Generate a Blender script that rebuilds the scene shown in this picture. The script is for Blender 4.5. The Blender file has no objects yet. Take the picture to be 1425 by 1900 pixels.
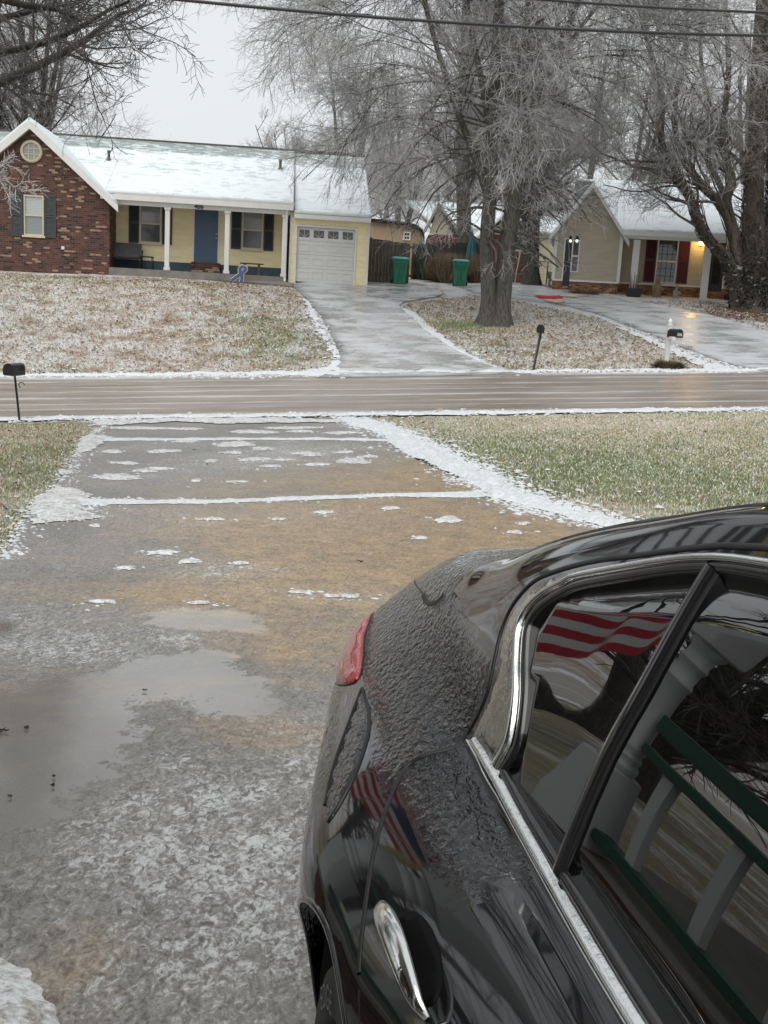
import bpy, bmesh, math, random
import numpy as np
from math import sin, cos, pi, radians
from mathutils import Vector, Matrix
from mathutils.geometry import delaunay_2d_cdt

# ------------------------------------------------------------------ camera, sky, sun, exposure
scene = bpy.context.scene
COL = scene.collection
FPX, YH, CAM_H, ROLL = 2017.0, 550.0, 1.81, 0.055
PITCH = math.atan((950 - YH) / FPX)

def cam_axes():
    f = np.array([0, cos(PITCH), -sin(PITCH)])
    rt = np.array([1.0, 0, 0])
    up = np.cross(rt, f)
    c, s = cos(ROLL), sin(ROLL)
    return c * rt + s * up, -s * rt + c * up, f
RT, UP, FW = cam_axes()
cam = bpy.data.cameras.new('camera')
camo = bpy.data.objects.new('camera', cam)
COL.objects.link(camo)
cam.sensor_fit = 'VERTICAL'
cam.sensor_height = 36.0
cam.lens = FPX / 1900 * 36
cam.clip_start = 0.05
cam.clip_end = 3000
m = Matrix(((RT[0], UP[0], -FW[0], 0), (RT[1], UP[1], -FW[1], 0), (RT[2], UP[2], -FW[2], CAM_H), (0, 0, 0, 1)))
camo.matrix_world = m
scene.camera = camo

world = bpy.data.worlds.new("World")
scene.world = world
world.use_nodes = True
wn, wl = world.node_tree.nodes, world.node_tree.links
wn.clear()
SUN_EL, SUN_AZ = radians(58), radians(200)
sky = wn.new('ShaderNodeTexSky')
sky.sky_type = 'NISHITA'
sky.sun_disc = False
sky.sun_elevation = SUN_EL
sky.sun_rotation = SUN_AZ
sky.air_density = 1.0
sky.dust_density = 4.0
hsv = wn.new('ShaderNodeHueSaturation')
hsv.inputs['Saturation'].default_value = 0.0
mixw = wn.new('ShaderNodeMix')
mixw.data_type = 'RGBA'
mixw.inputs[0].default_value = 0.9
mixw.inputs[7].default_value = (5.95, 6.2, 6.4, 1)
bg = wn.new('ShaderNodeBackground')
bg.inputs[1].default_value = 0.1
wo = wn.new('ShaderNodeOutputWorld')
# an overcast deck: soft, very faint large cloud variation
tcw = wn.new('ShaderNodeTexCoord')
nzw = wn.new('ShaderNodeTexNoise')
nzw.inputs['Scale'].default_value = 1.6
nzw.inputs['Detail'].default_value = 3
rmw = wn.new('ShaderNodeMapRange')
rmw.inputs[3].default_value = 0.93
rmw.inputs[4].default_value = 1.07
mulw = wn.new('ShaderNodeMix')
mulw.data_type = 'RGBA'
mulw.blend_type = 'MULTIPLY'
mulw.inputs[0].default_value = 1.0
wl.new(tcw.outputs['Generated'], nzw.inputs['Vector'])
wl.new(nzw.outputs[0], rmw.inputs[0])
wl.new(sky.outputs[0], hsv.inputs['Color'])
wl.new(hsv.outputs[0], mixw.inputs[6])
wl.new(mixw.outputs[2], mulw.inputs[6])
wl.new(rmw.outputs[0], mulw.inputs[7])
wl.new(mulw.outputs[2], bg.inputs[0])
wl.new(bg.outputs[0], wo.inputs[0])

sun = bpy.data.lights.new('sun', 'SUN')
sun.energy = 1.5
sun.angle = radians(60)
sun.color = (1.0, 0.97, 0.93)
suno = bpy.data.objects.new('sun', sun)
COL.objects.link(suno)
suno.rotation_euler = (radians(90) - SUN_EL, 0, pi - SUN_AZ)
scene.view_settings.view_transform = 'Standard'
scene.view_settings.look = 'None'
scene.view_settings.exposure = 0.50
scene.view_settings.gamma = 1.0
scene.cycles.max_bounces = 6
scene.cycles.transparent_max_bounces = 8

# ------------------------------------------------------------------ frames and terrain
A6 = radians(6.0)
US = np.array([cos(A6), sin(A6)])
VS = np.array([-sin(A6), cos(A6)])
def sv(u, v):
    return u * US[0] + v * VS[0], u * US[1] + v * VS[1]
def uv_of(x, y):
    return x * US[0] + y * US[1], x * VS[0] + y * VS[1]

KV = np.array([-60, -10, 0, 3.1, 7, 12, 18, 22.9, 29.6, 31.5, 35, 40, 43.2, 47, 50.5, 55, 70, 120, 500.0])
KB = np.array([1.0, 0.75, .18, .01, -.27, -.52, -.66, -.79, -.44, -.2, .50, 1.55, 2.07, 2.38, 2.62, 2.75, 2.85, 2.95, 3.0])
KG = np.array([0, 0, .0, .0, .02, .032, .05, .058, .056, .054, .04, .02, .012, .01, .01, .005, 0, 0, 0.0])
def pch(xs, ys, x):
    x = np.asarray(x, float)
    h = np.diff(xs)
    d = np.diff(ys) / h
    mm = np.zeros(len(xs))
    for i in range(1, len(xs) - 1):
        if d[i - 1] * d[i] > 0:
            w1, w2 = 2 * h[i] + h[i - 1], h[i] + 2 * h[i - 1]
            mm[i] = (w1 + w2) / (w1 / d[i - 1] + w2 / d[i])
    mm[0], mm[-1] = d[0], d[-1]
    x = np.clip(x, xs[0], xs[-1])
    i = np.clip(np.searchsorted(xs, x, side='right') - 1, 0, len(xs) - 2)
    t = (x - xs[i]) / h[i]
    return ((2 * t**3 - 3 * t**2 + 1) * ys[i] + (t**3 - 2 * t**2 + t) * h[i] * mm[i]
            + (-2 * t**3 + 3 * t**2) * ys[i + 1] + (t**3 - t**2) * h[i] * mm[i + 1])
def ground_z(x, y):
    x, y = np.asarray(x, float), np.asarray(y, float)
    u = x * US[0] + y * US[1]
    v = x * VS[0] + y * VS[1]
    g = pch(KV, KG, v)
    z = pch(KV, KB, v) + g * 45 * np.tanh(u / 45)
    z = z + 0.022 * np.sin(x * .9 + 1.3) * np.sin(y * .7) * np.clip((v - 31) / 4, 0, 1)
    return z
def ray(px, py):
    d = FW + RT * (px - 712.5) / FPX - UP * (py - 950) / FPX
    return d
def at_y(px, py, y):
    d = ray(px, py)
    return np.array([0, 0, CAM_H]) + d * (y / d[1])
def at_v(px, py, v):
    d = ray(px, py)
    return np.array([0, 0, CAM_H]) + d * (v / (d[0] * VS[0] + d[1] * VS[1]))
def on_ground(px, py):
    d = ray(px, py)
    t = np.concatenate([np.arange(.5, 60, .05), np.arange(60, 400, 1)])
    P = np.array([0, 0, CAM_H])[:, None] + d[:, None] * t
    h = P[2] - ground_z(P[0], P[1])
    k = np.argmax(h < 0)
    if h[k] >= 0 or P[1][k] > 53:
        p = at_v(px, py, 52.0)
        return np.array([p[0], p[1], ground_z(p[0], p[1])])
    a = h[k - 1] / (h[k - 1] - h[k] + 1e-9)
    tt = t[k - 1] + a * (t[k] - t[k - 1])
    p = np.array([0, 0, CAM_H]) + d * tt
    return np.array([p[0], p[1], ground_z(p[0], p[1])])
def project(P):
    d = np.asarray(P, float) - np.array([0, 0, CAM_H])
    z = d @ FW
    return 712.5 + FPX * (d @ RT) / z, 950 - FPX * (d @ UP) / z

# ------------------------------------------------------------------ object helpers
def tag(o, label=None, cat=None, group=None, kind=None):
    if label: o['label'] = label
    if cat: o['category'] = cat
    if group: o['group'] = group
    if kind: o['kind'] = kind
    return o
def empty(name, loc=(0, 0, 0), rz=0.0, label=None, cat=None, group=None):
    o = bpy.data.objects.new(name, None)
    COL.objects.link(o)
    o.location = [float(c) for c in loc]
    o.rotation_euler = (0, 0, rz)
    o.empty_display_size = 0.2
    return tag(o, label, cat, group)
def copy_tree(o, parent=None):
    c = o.copy()
    COL.objects.link(c)
    c.parent = parent
    for ch in list(o.children):
        copy_tree(ch, c)
    return c

class MB:
    def __init__(s):
        s.v, s.f, s.mi, s.cur, s.sm = [], [], [], 0, []
        s.smooth = False
    def add(s, verts, faces, smooth=None):
        b = len(s.v)
        s.v.extend([tuple(map(float, p)) for p in verts])
        for f in faces:
            s.f.append(tuple(b + i for i in f))
            s.mi.append(s.cur)
            s.sm.append(s.smooth if smooth is None else smooth)
        return s
    def box(s, x0, x1, y0, y1, z0, z1):
        v = [(x0, y0, z0), (x1, y0, z0), (x1, y1, z0), (x0, y1, z0), (x0, y0, z1), (x1, y0, z1), (x1, y1, z1), (x0, y1, z1)]
        return s.add(v, [(0, 3, 2, 1), (4, 5, 6, 7), (0, 1, 5, 4), (1, 2, 6, 5), (2, 3, 7, 6), (3, 0, 4, 7)], False)
    def obox(s, c, ax, ay, az):
        c, ax, ay, az = map(np.array, (c, ax, ay, az))
        v = [c + i * ax + j * ay + k * az for k in (-.5, .5) for j in (-.5, .5) for i in (-.5, .5)]
        return s.add(v, [(0, 2, 3, 1), (4, 5, 7, 6), (0, 1, 5, 4), (1, 3, 7, 5), (3, 2, 6, 7), (2, 0, 4, 6)], False)
    def bar(s, p, q, w, h, up=(0, 0, 1)):
        p, q = np.array(p, float), np.array(q, float)
        d = q - p
        L = np.linalg.norm(d)
        t = d / L
        sd = np.cross(t, up)
        sd /= np.linalg.norm(sd) + 1e-9
        u2 = np.cross(sd, t)
        return s.obox((p + q) / 2, d, sd * w, u2 * h)
    def tube(s, pts, rad, n=10, caps=True, smooth=True):
        pts = [np.array(p, float) for p in pts]
        if not hasattr(rad, '__len__'):
            rad = [rad] * len(pts)
        vs, fs = [], []
        prev = None
        for i, p in enumerate(pts):
            t = pts[min(i + 1, len(pts) - 1)] - pts[max(i - 1, 0)]
            t = t / (np.linalg.norm(t) + 1e-12)
            if prev is None:
                a = np.array([0, 0, 1.0]) if abs(t[2]) < .9 else np.array([1.0, 0, 0])
            else:
                a = prev
            a = a - t * (a @ t)
            a /= np.linalg.norm(a) + 1e-12
            prev = a
            b = np.cross(t, a)
            for k in range(n):
                th = 2 * pi * k / n
                vs.append(p + rad[i] * (cos(th) * a + sin(th) * b))
        for i in range(len(pts) - 1):
            for k in range(n):
                fs.append((i * n + k, i * n + (k + 1) % n, (i + 1) * n + (k + 1) % n, (i + 1) * n + k))
        s.add(vs, fs, smooth)
        if caps:
            b = len(s.v) - len(vs)
            s.f.append(tuple(b + k for k in range(n))[::-1]); s.mi.append(s.cur); s.sm.append(False)
            s.f.append(tuple(b + (len(pts) - 1) * n + k for k in range(n))); s.mi.append(s.cur); s.sm.append(False)
        return s
    def lathe(s, prof, n=24, c=(0, 0, 0), ax='z', smooth=True, closed=False):
        vs, fs = [], []
        for r, h in prof:
            for k in range(n):
                th = 2 * pi * k / n
                if ax == 'z':
                    p = (c[0] + r * cos(th), c[1] + r * sin(th), c[2] + h)
                elif ax == 'y':
                    p = (c[0] + r * cos(th), c[1] + h, c[2] + r * sin(th))
                else:
                    p = (c[0] + h, c[1] + r * cos(th), c[2] + r * sin(th))
                vs.append(p)
        for i in range(len(prof) - 1):
            for k in range(n):
                fs.append((i * n + k, i * n + (k + 1) % n, (i + 1) * n + (k + 1) % n, (i + 1) * n + k))
        return s.add(vs, fs, smooth)
    def prism(s, poly, y0, y1):
        """poly in x,z; extruded along y"""
        n = len(poly)
        vs = [(p[0], y0, p[1]) for p in poly] + [(p[0], y1, p[1]) for p in poly]
        fs = [tuple(range(n)), tuple(range(2 * n - 1, n - 1, -1))]
        fs += [(i, i + n, (i + 1) % n + n, (i + 1) % n) for i in range(n)]
        return s.add(vs, fs, False)
    def build(s, name, mat, parent=None, bevel=0.0, sharp=None):
        me = bpy.data.meshes.new(name)
        me.from_pydata(s.v, [], s.f)
        mats = mat if isinstance(mat, (list, tuple)) else [mat]
        for mm in mats:
            me.materials.append(mm)
        me.polygons.foreach_set('material_index', s.mi)
        me.polygons.foreach_set('use_smooth', s.sm)
        me.update()
        bm = bmesh.new()
        bm.from_mesh(me)
        bmesh.ops.recalc_face_normals(bm, faces=bm.faces)
        if bevel:
            bmesh.ops.bevel(bm, geom=[e for e in bm.edges if len(e.link_faces) == 2 and e.calc_face_angle(0) > .6],
                            offset=bevel, segments=2, affect='EDGES', clamp_overlap=True)
        bm.to_mesh(me)
        bm.free()
        o = bpy.data.objects.new(name, me)
        COL.objects.link(o)
        if parent is not None:
            o.parent = parent
        return o
def np_mesh(name, V, F, mat, parent=None, smooth=False, attrs=None):
    """V (n,3); F (m,3) or (m,4)"""
    me = bpy.data.meshes.new(name)
    k = F.shape[1]
    me.vertices.add(len(V))
    me.vertices.foreach_set('co', np.asarray(V, np.float32).ravel())
    me.loops.add(F.size)
    me.loops.foreach_set('vertex_index', F.astype(np.int32).ravel())
    me.polygons.add(len(F))
    me.polygons.foreach_set('loop_start', np.arange(0, F.size, k, dtype=np.int32))
    me.polygons.foreach_set('loop_total', np.full(len(F), k, np.int32))
    if smooth:
        me.polygons.foreach_set('use_smooth', np.ones(len(F), bool))
    me.materials.append(mat)
    if attrs:
        for an, vals in attrs.items():
            at = me.attributes.new(an, 'FLOAT', 'POINT')
            at.data.foreach_set('value', np.asarray(vals, np.float32))
    me.update(calc_edges=True)
    me.validate()
    o = bpy.data.objects.new(name, me)
    COL.objects.link(o)
    if parent is not None:
        o.parent = parent
    return o

# ------------------------------------------------------------------ material helpers
class NT:
    def __init__(s, name):
        s.m = bpy.data.materials.new(name)
        s.m.use_nodes = True
        s.t = s.m.node_tree
        s.b = s.t.nodes['Principled BSDF']
    def n(s, typ, **kw):
        nd = s.t.nodes.new('ShaderNode' + typ)
        for k, v in kw.items():
            setattr(nd, k, v)
        return nd
    def l(s, a, b):
        s.t.links.new(a, b)
    def set(s, inp, val):
        if hasattr(val, 'links') or hasattr(val, 'is_linked'):
            s.l(val, inp)
        else:
            inp.default_value = val
    def coord(s, kind='Object', scale=None, rot=None):
        tc = s.n('TexCoord')
        out = tc.outputs[kind]
        if scale is not None:
            mp = s.n('Mapping')
            mp.inputs['Scale'].default_value = scale
            if rot: mp.inputs['Rotation'].default_value = rot
            s.l(out, mp.inputs[0])
            out = mp.outputs[0]
        return out
    def noise(s, vec, scale, detail=3, rough=.55, dist=0.0, dim='3D'):
        nd = s.n('TexNoise', noise_dimensions=dim)
        s.l(vec, nd.inputs['Vector'])
        nd.inputs['Scale'].default_value = scale
        nd.inputs['Detail'].default_value = detail
        nd.inputs['Roughness'].default_value = rough
        nd.inputs['Distortion'].default_value = dist
        return nd.outputs[0]
    def vor(s, vec, scale, out=0, feature='F1', rand=1.0):
        nd = s.n('TexVoronoi', feature=feature)
        s.l(vec, nd.inputs['Vector'])
        nd.inputs['Scale'].default_value = scale
        nd.inputs['Randomness'].default_value = rand
        return nd.outputs[out]
    def ramp(s, fac, stops, interp='LINEAR'):
        nd = s.n('ValToRGB')
        s.l(fac, nd.inputs[0])
        cr = nd.color_ramp
        cr.interpolation = interp
        while len(cr.elements) < len(stops):
            cr.elements.new(.5)
        for e, (p, c) in zip(cr.elements, stops):
            e.position = p
            e.color = (*c, 1) if len(c) == 3 else c
        return nd.outputs[0]
    def rng(s, v, a, b, c=0.0, d=1.0, smooth=False):
        nd = s.n('MapRange')
        if smooth: nd.interpolation_type = 'SMOOTHSTEP'
        s.set(nd.inputs[0], v)
        for i, x in enumerate((a, b, c, d)):
            s.set(nd.inputs[i + 1], x)
        return nd.outputs[0]
    def math(s, op, a, b=0.0, c=None, clamp=False):
        nd = s.n('Math', operation=op)
        nd.use_clamp = clamp
        s.set(nd.inputs[0], a)
        s.set(nd.inputs[1], b)
        if c is not None: s.set(nd.inputs[2], c)
        return nd.outputs[0]
    def mix(s, fac, a, b, mode='MIX'):
        nd = s.n('Mix', data_type='RGBA', blend_type=mode)
        s.set(nd.inputs[0], fac)
        for i, x in ((6, a), (7, b)):
            if isinstance(x, tuple): nd.inputs[i].default_value = (*x, 1) if len(x) == 3 else x
            else: s.l(x, nd.inputs[i])
        return nd.outputs[2]
    def attr(s, name):
        nd = s.n('Attribute')
        nd.attribute_name = name
        return nd.outputs['Fac']
    def bump(s, h, strength=.5, dist=.01, normal=None):
        nd = s.n('Bump')
        nd.inputs['Strength'].default_value = strength
        nd.inputs['Distance'].default_value = dist
        s.l(h, nd.inputs['Height'])
        if normal is not None: s.l(normal, nd.inputs['Normal'])
        s.l(nd.outputs[0], s.b.inputs['Normal'])
        return nd.outputs[0]
    def fin(s, col=None, rough=None, metal=None, spec=None, **kw):
        if col is not None:
            if isinstance(col, tuple): s.b.inputs['Base Color'].default_value = (*col[:3], 1)
            else: s.l(col, s.b.inputs['Base Color'])
        if rough is not None: s.set(s.b.inputs['Roughness'], rough)
        if metal is not None: s.set(s.b.inputs['Metallic'], metal)
        if spec is not None: s.set(s.b.inputs['Specular IOR Level'], spec)
        for k, v in kw.items():
            s.set(s.b.inputs[k.replace('_', ' ')], v)
        return s.m
def simple(name, col, rough=.6, metal=0.0, var=.12, scale=6.0, bump=.0, bscale=40, **kw):
    """plain material with a little procedural variation of colour and gloss"""
    t = NT(name)
    c = t.coord()
    n = t.noise(c, scale, 4)
    k = t.rng(n, .25, .75, 1 - var, 1 + var)
    cc = t.mix(1.0, (*col, 1), k, 'MULTIPLY')
    rr = t.rng(t.noise(c, scale * 2.3, 3), .3, .7, max(0, rough - .08), min(1, rough + .08))
    if bump: t.bump(t.noise(c, bscale, 4), bump, .004)
    return t.fin(cc, rr, metal, **kw)
def sdf_poly(poly, X, Y):
    """signed distance (positive inside) of points to a polygon"""
    poly = np.asarray(poly)[:, :2]
    d = np.full(X.shape, 1e9)
    ins = np.zeros(X.shape, bool)
    n = len(poly)
    for i in range(n):
        a, b = poly[i], poly[(i + 1) % n]
        e = b - a
        t = np.clip(((X - a[0]) * e[0] + (Y - a[1]) * e[1]) / (e @ e + 1e-12), 0, 1)
        d = np.minimum(d, np.hypot(X - a[0] - t * e[0], Y - a[1] - t * e[1]))
        c = (a[1] > Y) != (b[1] > Y)
        xi = (b[0] - a[0]) * (Y - a[1]) / (b[1] - a[1] + 1e-12) + a[0]
        ins ^= c & (X < xi)
    return np.where(ins, d, -d)
def dist_line(pl, X, Y):
    pl = np.asarray(pl)[:, :2]
    d = np.full(X.shape, 1e9)
    for a, b in zip(pl[:-1], pl[1:]):
        e = b - a
        t = np.clip(((X - a[0]) * e[0] + (Y - a[1]) * e[1]) / (e @ e + 1e-12), 0, 1)
        d = np.minimum(d, np.hypot(X - a[0] - t * e[0], Y - a[1] - t * e[1]))
    return d
def densify(P, step):
    out = []
    n = len(P)
    for i in range(n):
        a, b = np.asarray(P[i][:2], float), np.asarray(P[(i + 1) % n][:2], float)
        k = max(1, int(np.ceil(np.linalg.norm(b - a) / step)))
        for j in range(k):
            out.append(a + (b - a) * j / k)
    return np.array(out)
def cdt_fill(outline, step):
    """triangulate an outline with interior grid points"""
    ol = densify(outline, step)
    lo, hi = ol.min(0), ol.max(0)
    gx, gy = np.meshgrid(np.arange(lo[0], hi[0], step), np.arange(lo[1], hi[1], step))
    gx = gx + (np.arange(gx.shape[0])[:, None] % 2) * step * .5
    s = sdf_poly(ol, gx, gy)
    pts = np.stack([gx[s > step * .45], gy[s > step * .45]], 1)
    allp = np.vstack([ol, pts])
    n = len(ol)
    vs, _, fs, *_ = delaunay_2d_cdt([Vector(p) for p in allp], [], [list(range(n))], 1, 1e-5)
    V = np.array([(p[0], p[1]) for p in vs])
    F = np.array([tuple(f) for f in fs if len(f) == 3])
    return V, F
def sheet(name, outline, mat, off, step=.3, attrs=None, kind='structure', edge=None, zf=None, thick=0.0, parent=None):
    V, F = cdt_fill(outline, step)
    a, b, c = V[F[:, 0]], V[F[:, 1]], V[F[:, 2]]
    cr = (b[:, 0] - a[:, 0]) * (c[:, 1] - a[:, 1]) - (b[:, 1] - a[:, 1]) * (c[:, 0] - a[:, 0])
    F = np.where((cr < 0)[:, None], F[:, ::-1], F)
    z = ground_z(V[:, 0], V[:, 1]) + off
    if zf is not None:
        z = z + zf(V)
    V3 = np.column_stack([V, z])
    at = {k: f(V[:, 0], V[:, 1]) for k, f in (attrs or {}).items()}
    if thick:                                   # side skirt round the outline
        n = len(densify(outline, step))
        low = V3[:n].copy()
        low[:, 2] -= thick
        k0 = len(V3)
        V3 = np.vstack([V3, low])
        i = np.arange(n)
        j = (i + 1) % n
        S = np.vstack([np.column_stack([i, k0 + i, k0 + j]), np.column_stack([i, k0 + j, j])])
        F = np.vstack([F, S])
        at = {k: np.concatenate([x, x[:n]]) for k, x in at.items()}
    o = np_mesh(name, V3, F, mat, parent, smooth=(thick == 0), attrs=at)
    if kind: o['kind'] = kind
    return o
def ragged(poly, amp, step, seed=0):
    P = densify(poly, step)
    rs = np.random.RandomState(seed)
    n = len(P)
    w = np.zeros(n)
    for k, a in ((3, .5), (7, .6), (17, .7), (41, .6), (83, .5)):
        if k < n / 2:
            w += a * np.sin(2 * pi * k * np.arange(n) / n + rs.rand() * 6.28) * rs.uniform(.5, 1)
    w += rs.randn(n) * .35
    t = np.roll(P, -1, 0) - np.roll(P, 1, 0)
    t /= np.linalg.norm(t, axis=1)[:, None] + 1e-9
    return P + np.column_stack([t[:, 1], -t[:, 0]]) * (w * amp)[:, None]
def spl(pts, n=8, closed=False):
    """Catmull-Rom through the points"""
    P = np.array(pts, float)
    m = len(P)
    out = []
    for i in range(m if closed else m - 1):
        if closed: a, b, c, d = P[(i - 1) % m], P[i], P[(i + 1) % m], P[(i + 2) % m]
        else: a, b, c, d = P[max(i - 1, 0)], P[i], P[i + 1], P[min(i + 2, m - 1)]
        for k in range(n):
            t = k / n
            out.append(.5 * (2 * b + (c - a) * t + (2 * a - 5 * b + 4 * c - d) * t**2 + (3 * b - a - 3 * c + d) * t**3))
    if not closed: out.append(P[-1])
    return np.array(out)
M = {}
def mat_paint(name, icy_all=False):
    t = NT(name)
    c = t.coord()
    ice = t.attr('ice')
    if icy_all:
        ice = t.rng(t.noise(c, 3.0, 2), .2, .8, .15, .4)
    # runnels and beads of glaze ice
    mp = t.coord('Object', (22, 34, 40))
    n1 = t.noise(mp, 2.2, 2, .5, 1.0)
    n2 = t.vor(t.coord('Object', (50, 75, 85)), 1.2, 0, 'SMOOTH_F1')
    n3 = t.noise(t.coord('Object', (90, 90, 120)), 2.0, 3)
    h = t.math('ADD', t.math('MULTIPLY', n1, 1.0), t.math('MULTIPLY', n2, .55))
    h = t.math('ADD', h, t.math('MULTIPLY', n3, .12))
    hi = t.math('MULTIPLY', h, ice)
    b = t.n('Bump'); b.inputs['Distance'].default_value = .0095; b.inputs['Strength'].default_value = 1.0
    t.l(hi, b.inputs['Height'])
    t.l(b.outputs[0], t.b.inputs['Coat Normal'])
    t.l(b.outputs[0], t.b.inputs['Normal'])
    white = t.rng(t.math('ADD', n1, t.math('MULTIPLY', n3, .5)), .86, 1.06, 0, .3)
    white = t.math('MULTIPLY', white, ice)
    col = t.mix(white, (.006, .006, .007), (.30, .32, .33))
    spk = t.rng(t.noise(t.coord('Object', (1, 1, 1)), 900, 1), .3, .7, .8, 1.2)
    t.fin(col, t.rng(ice, 0, 1, .05, .06), 0.0, t.rng(ice, 0, 1, .45, .28), Coat_Weight=.4, Coat_Roughness=.02)
    return t.m
M['paint'] = mat_paint('car_black_paint')
M['paint_ice'] = mat_paint('car_black_paint_iced', True)
M['black'] = simple('rubber_black', (.010, .010, .011), .7)
M['seam'] = simple('seam_black', (.004, .004, .004), .5)
M['trim'] = simple('window_frame_black', (.012, .011, .012), .18, 0, .1, 5, 0, Coat_Weight=.6, Coat_Roughness=.08)
def mat_glass():
    t = NT('tinted_glass')
    c = t.coord()
    t.bump(t.noise(c, 3.0, 2), .12, .004)
    t.fin((.003, .003, .003), t.rng(t.noise(c, 25, 4), .45, .8, .0, .05), 0.0, .5, IOR=2.1)
    return t.m
M['glass'] = mat_glass()
def mat_chrome(name, c0, r0, bs):
    t = NT(name)
    c = t.coord()
    t.bump(t.noise(c, 60, 3), bs, .004)
    t.fin(c0, t.rng(t.noise(c, 12, 4), .35, .7, r0, r0 + .12), 1.0)
    return t.m
M['chrome'] = mat_chrome('chrome', (.78, .78, .77), .05, .12)
M['darkchrome'] = mat_chrome('chrome_iced', (.45, .44, .41), .06, .5)
M['cup'] = simple('handle_cup_black', (.002, .002, .002), .6, 0, .1, 4, spec=.1)
def mat_tail():
    t = NT('tail_light_red')
    c = t.coord('Object', (60, 60, 14))
    n = t.noise(c, 1.0, 3, .6, .8)
    t.bump(n, .9, .01)
    w = t.rng(n, .58, .72, 0, .35)
    t.fin(t.mix(w, (.36, .006, .012), (.75, .40, .42)), .15, 0, .4, Coat_Weight=1.0, Coat_Roughness=.05)
    return t.m
M['tail'] = mat_tail()
M['tyre'] = simple('tyre_rubber', (.028, .028, .028), .75, 0, .25, 20, .3, 120)
M['rim'] = simple('wheel_metal', (.10, .10, .10), .35, .8)
M['letter'] = simple('tyre_letter', (.34, .34, .33), .7)
M['lamp'] = simple('lamp_lens', (.5, .52, .55), .08, .3)
M['plate'] = simple('plate_white', (.6, .6, .58), .5)
def mat_brick(name, cols, mortar, bw=.215, bh=.075, pale=None):
    t = NT(name)
    tc = t.n('TexCoord')
    sp = t.n('SeparateXYZ'); t.l(tc.outputs['Object'], sp.inputs[0])
    nm = t.n('SeparateXYZ'); t.l(tc.outputs['Normal'], nm.inputs[0])
    u = t.math('ADD', sp.outputs[0], sp.outputs[1])
    zr = t.math('DIVIDE', sp.outputs[2], bh)
    row = t.math('FLOOR', zr)
    off = t.math('MULTIPLY', t.math('MODULO', t.math('ABSOLUTE', row), 2.0), .5)
    ur = t.math('ADD', t.math('DIVIDE', u, bw), off)
    cu = t.math('FLOOR', ur)
    fu = t.math('SUBTRACT', ur, cu); fz = t.math('SUBTRACT', zr, row)
    mu = t.math('MINIMUM', fu, t.math('SUBTRACT', 1.0, fu))
    mz = t.math('MINIMUM', fz, t.math('SUBTRACT', 1.0, fz))
    m = t.math('MINIMUM', t.math('DIVIDE', mu, .030), t.math('DIVIDE', mz, .085))
    m = t.rng(m, .7, 1.2, 0, 1)
    cb = t.n('CombineXYZ'); t.l(cu, cb.inputs[0]); t.l(row, cb.inputs[1])
    wn_ = t.n('TexWhiteNoise', noise_dimensions='2D'); t.l(cb.outputs[0], wn_.inputs[0])
    cl = t.noise(t.coord('Object', (.55, .55, 2.2)), 1.6, 3)
    f = t.math('ADD', wn_.outputs[0], t.math('MULTIPLY', t.math('SUBTRACT', cl, .5), .55), clamp=True)
    col = t.ramp(f, cols, 'CONSTANT')
    dirt = t.rng(t.noise(tc.outputs['Object'], 9, 4), .3, .7, .82, 1.15)
    col = t.mix(1.0, col, dirt, 'MULTIPLY')
    col = t.mix(m, mortar, col)
    t.bump(t.math('ADD', m, t.math('MULTIPLY', t.noise(tc.outputs['Object'], 60, 3), .3)), .6, .008)
    return t.fin(col, .85)
M['brick'] = mat_brick('brick_red_brown', [(0, (.030, .018, .016)), (.14, (.085, .036, .026)), (.40, (.115, .045, .030)), (.62, (.070, .032, .026)), (.76, (.14, .056, .036)), (.90, (.34, .22, .15))], (.13, .105, .09))
M['brick_orange'] = mat_brick('brick_orange', [(0, (.10, .04, .02)), (.25, (.22, .09, .035)), (.5, (.30, .13, .055)), (.7, (.17, .065, .03)), (.88, (.36, .20, .10))], (.25, .21, .17))
M['brick_far'] = mat_brick('brick_red_far', [(0, (.10, .035, .025)), (.3, (.16, .05, .035)), (.6, (.13, .04, .03)), (.85, (.19, .075, .05))], (.2, .16, .14))
def mat_siding(name, col, dirt=.10):
    t = NT(name)
    c = t.coord('Object', (.6, .6, 3))
    n = t.rng(t.noise(c, 2.5, 4), .3, .7, 1 - dirt, 1 + dirt * .6)
    g = t.noise(t.coord('Object', (4, 4, 120)), 1.5, 2)
    t.bump(g, .12, .002)
    return t.fin(t.mix(1.0, (*col, 1), n, 'MULTIPLY'), .55)
M['yellow'] = mat_siding('siding_yellow', (.86, .75, .47))
M['tan'] = mat_siding('siding_tan', (.45, .40, .31))
M['cream'] = mat_siding('siding_cream', (.55, .50, .36))
M['shedtan'] = mat_siding('shed_tan', (.42, .30, .19))
M['white'] = simple('white_paint', (.70, .70, .68), .5, 0, .06, 3)
M['whitepanel'] = simple('garage_door_white', (.62, .62, .60), .45, 0, .05, 1.5)
M['grayblue'] = simple('foundation_blue', (.055, .085, .12), .7, 0, .25, 4)
M['bluedoor'] = simple('door_blue', (.075, .125, .21), .45, 0, .06, 3)
M['shutter'] = simple('shutter_grey', (.050, .058, .062), .6, 0, .1, 5)
M['maroon'] = simple('shutter_maroon', (.085, .018, .028), .6, 0, .15, 5)
M['darkdoor'] = simple('door_dark', (.030, .034, .037), .5, 0, .1, 5)
M['concrete'] = simple('porch_concrete', (.20, .19, .17), .8, 0, .25, 3, .3, 60)
M['creamtrim'] = simple('cream_trim', (.60, .52, .38), .5)
M['iron'] = simple('black_metal', (.012, .012, .013), .4, .2)
M['wood'] = simple('bench_wood', (.10, .055, .03), .7, 0, .3, 8)
M['lampglow'] = None
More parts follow.
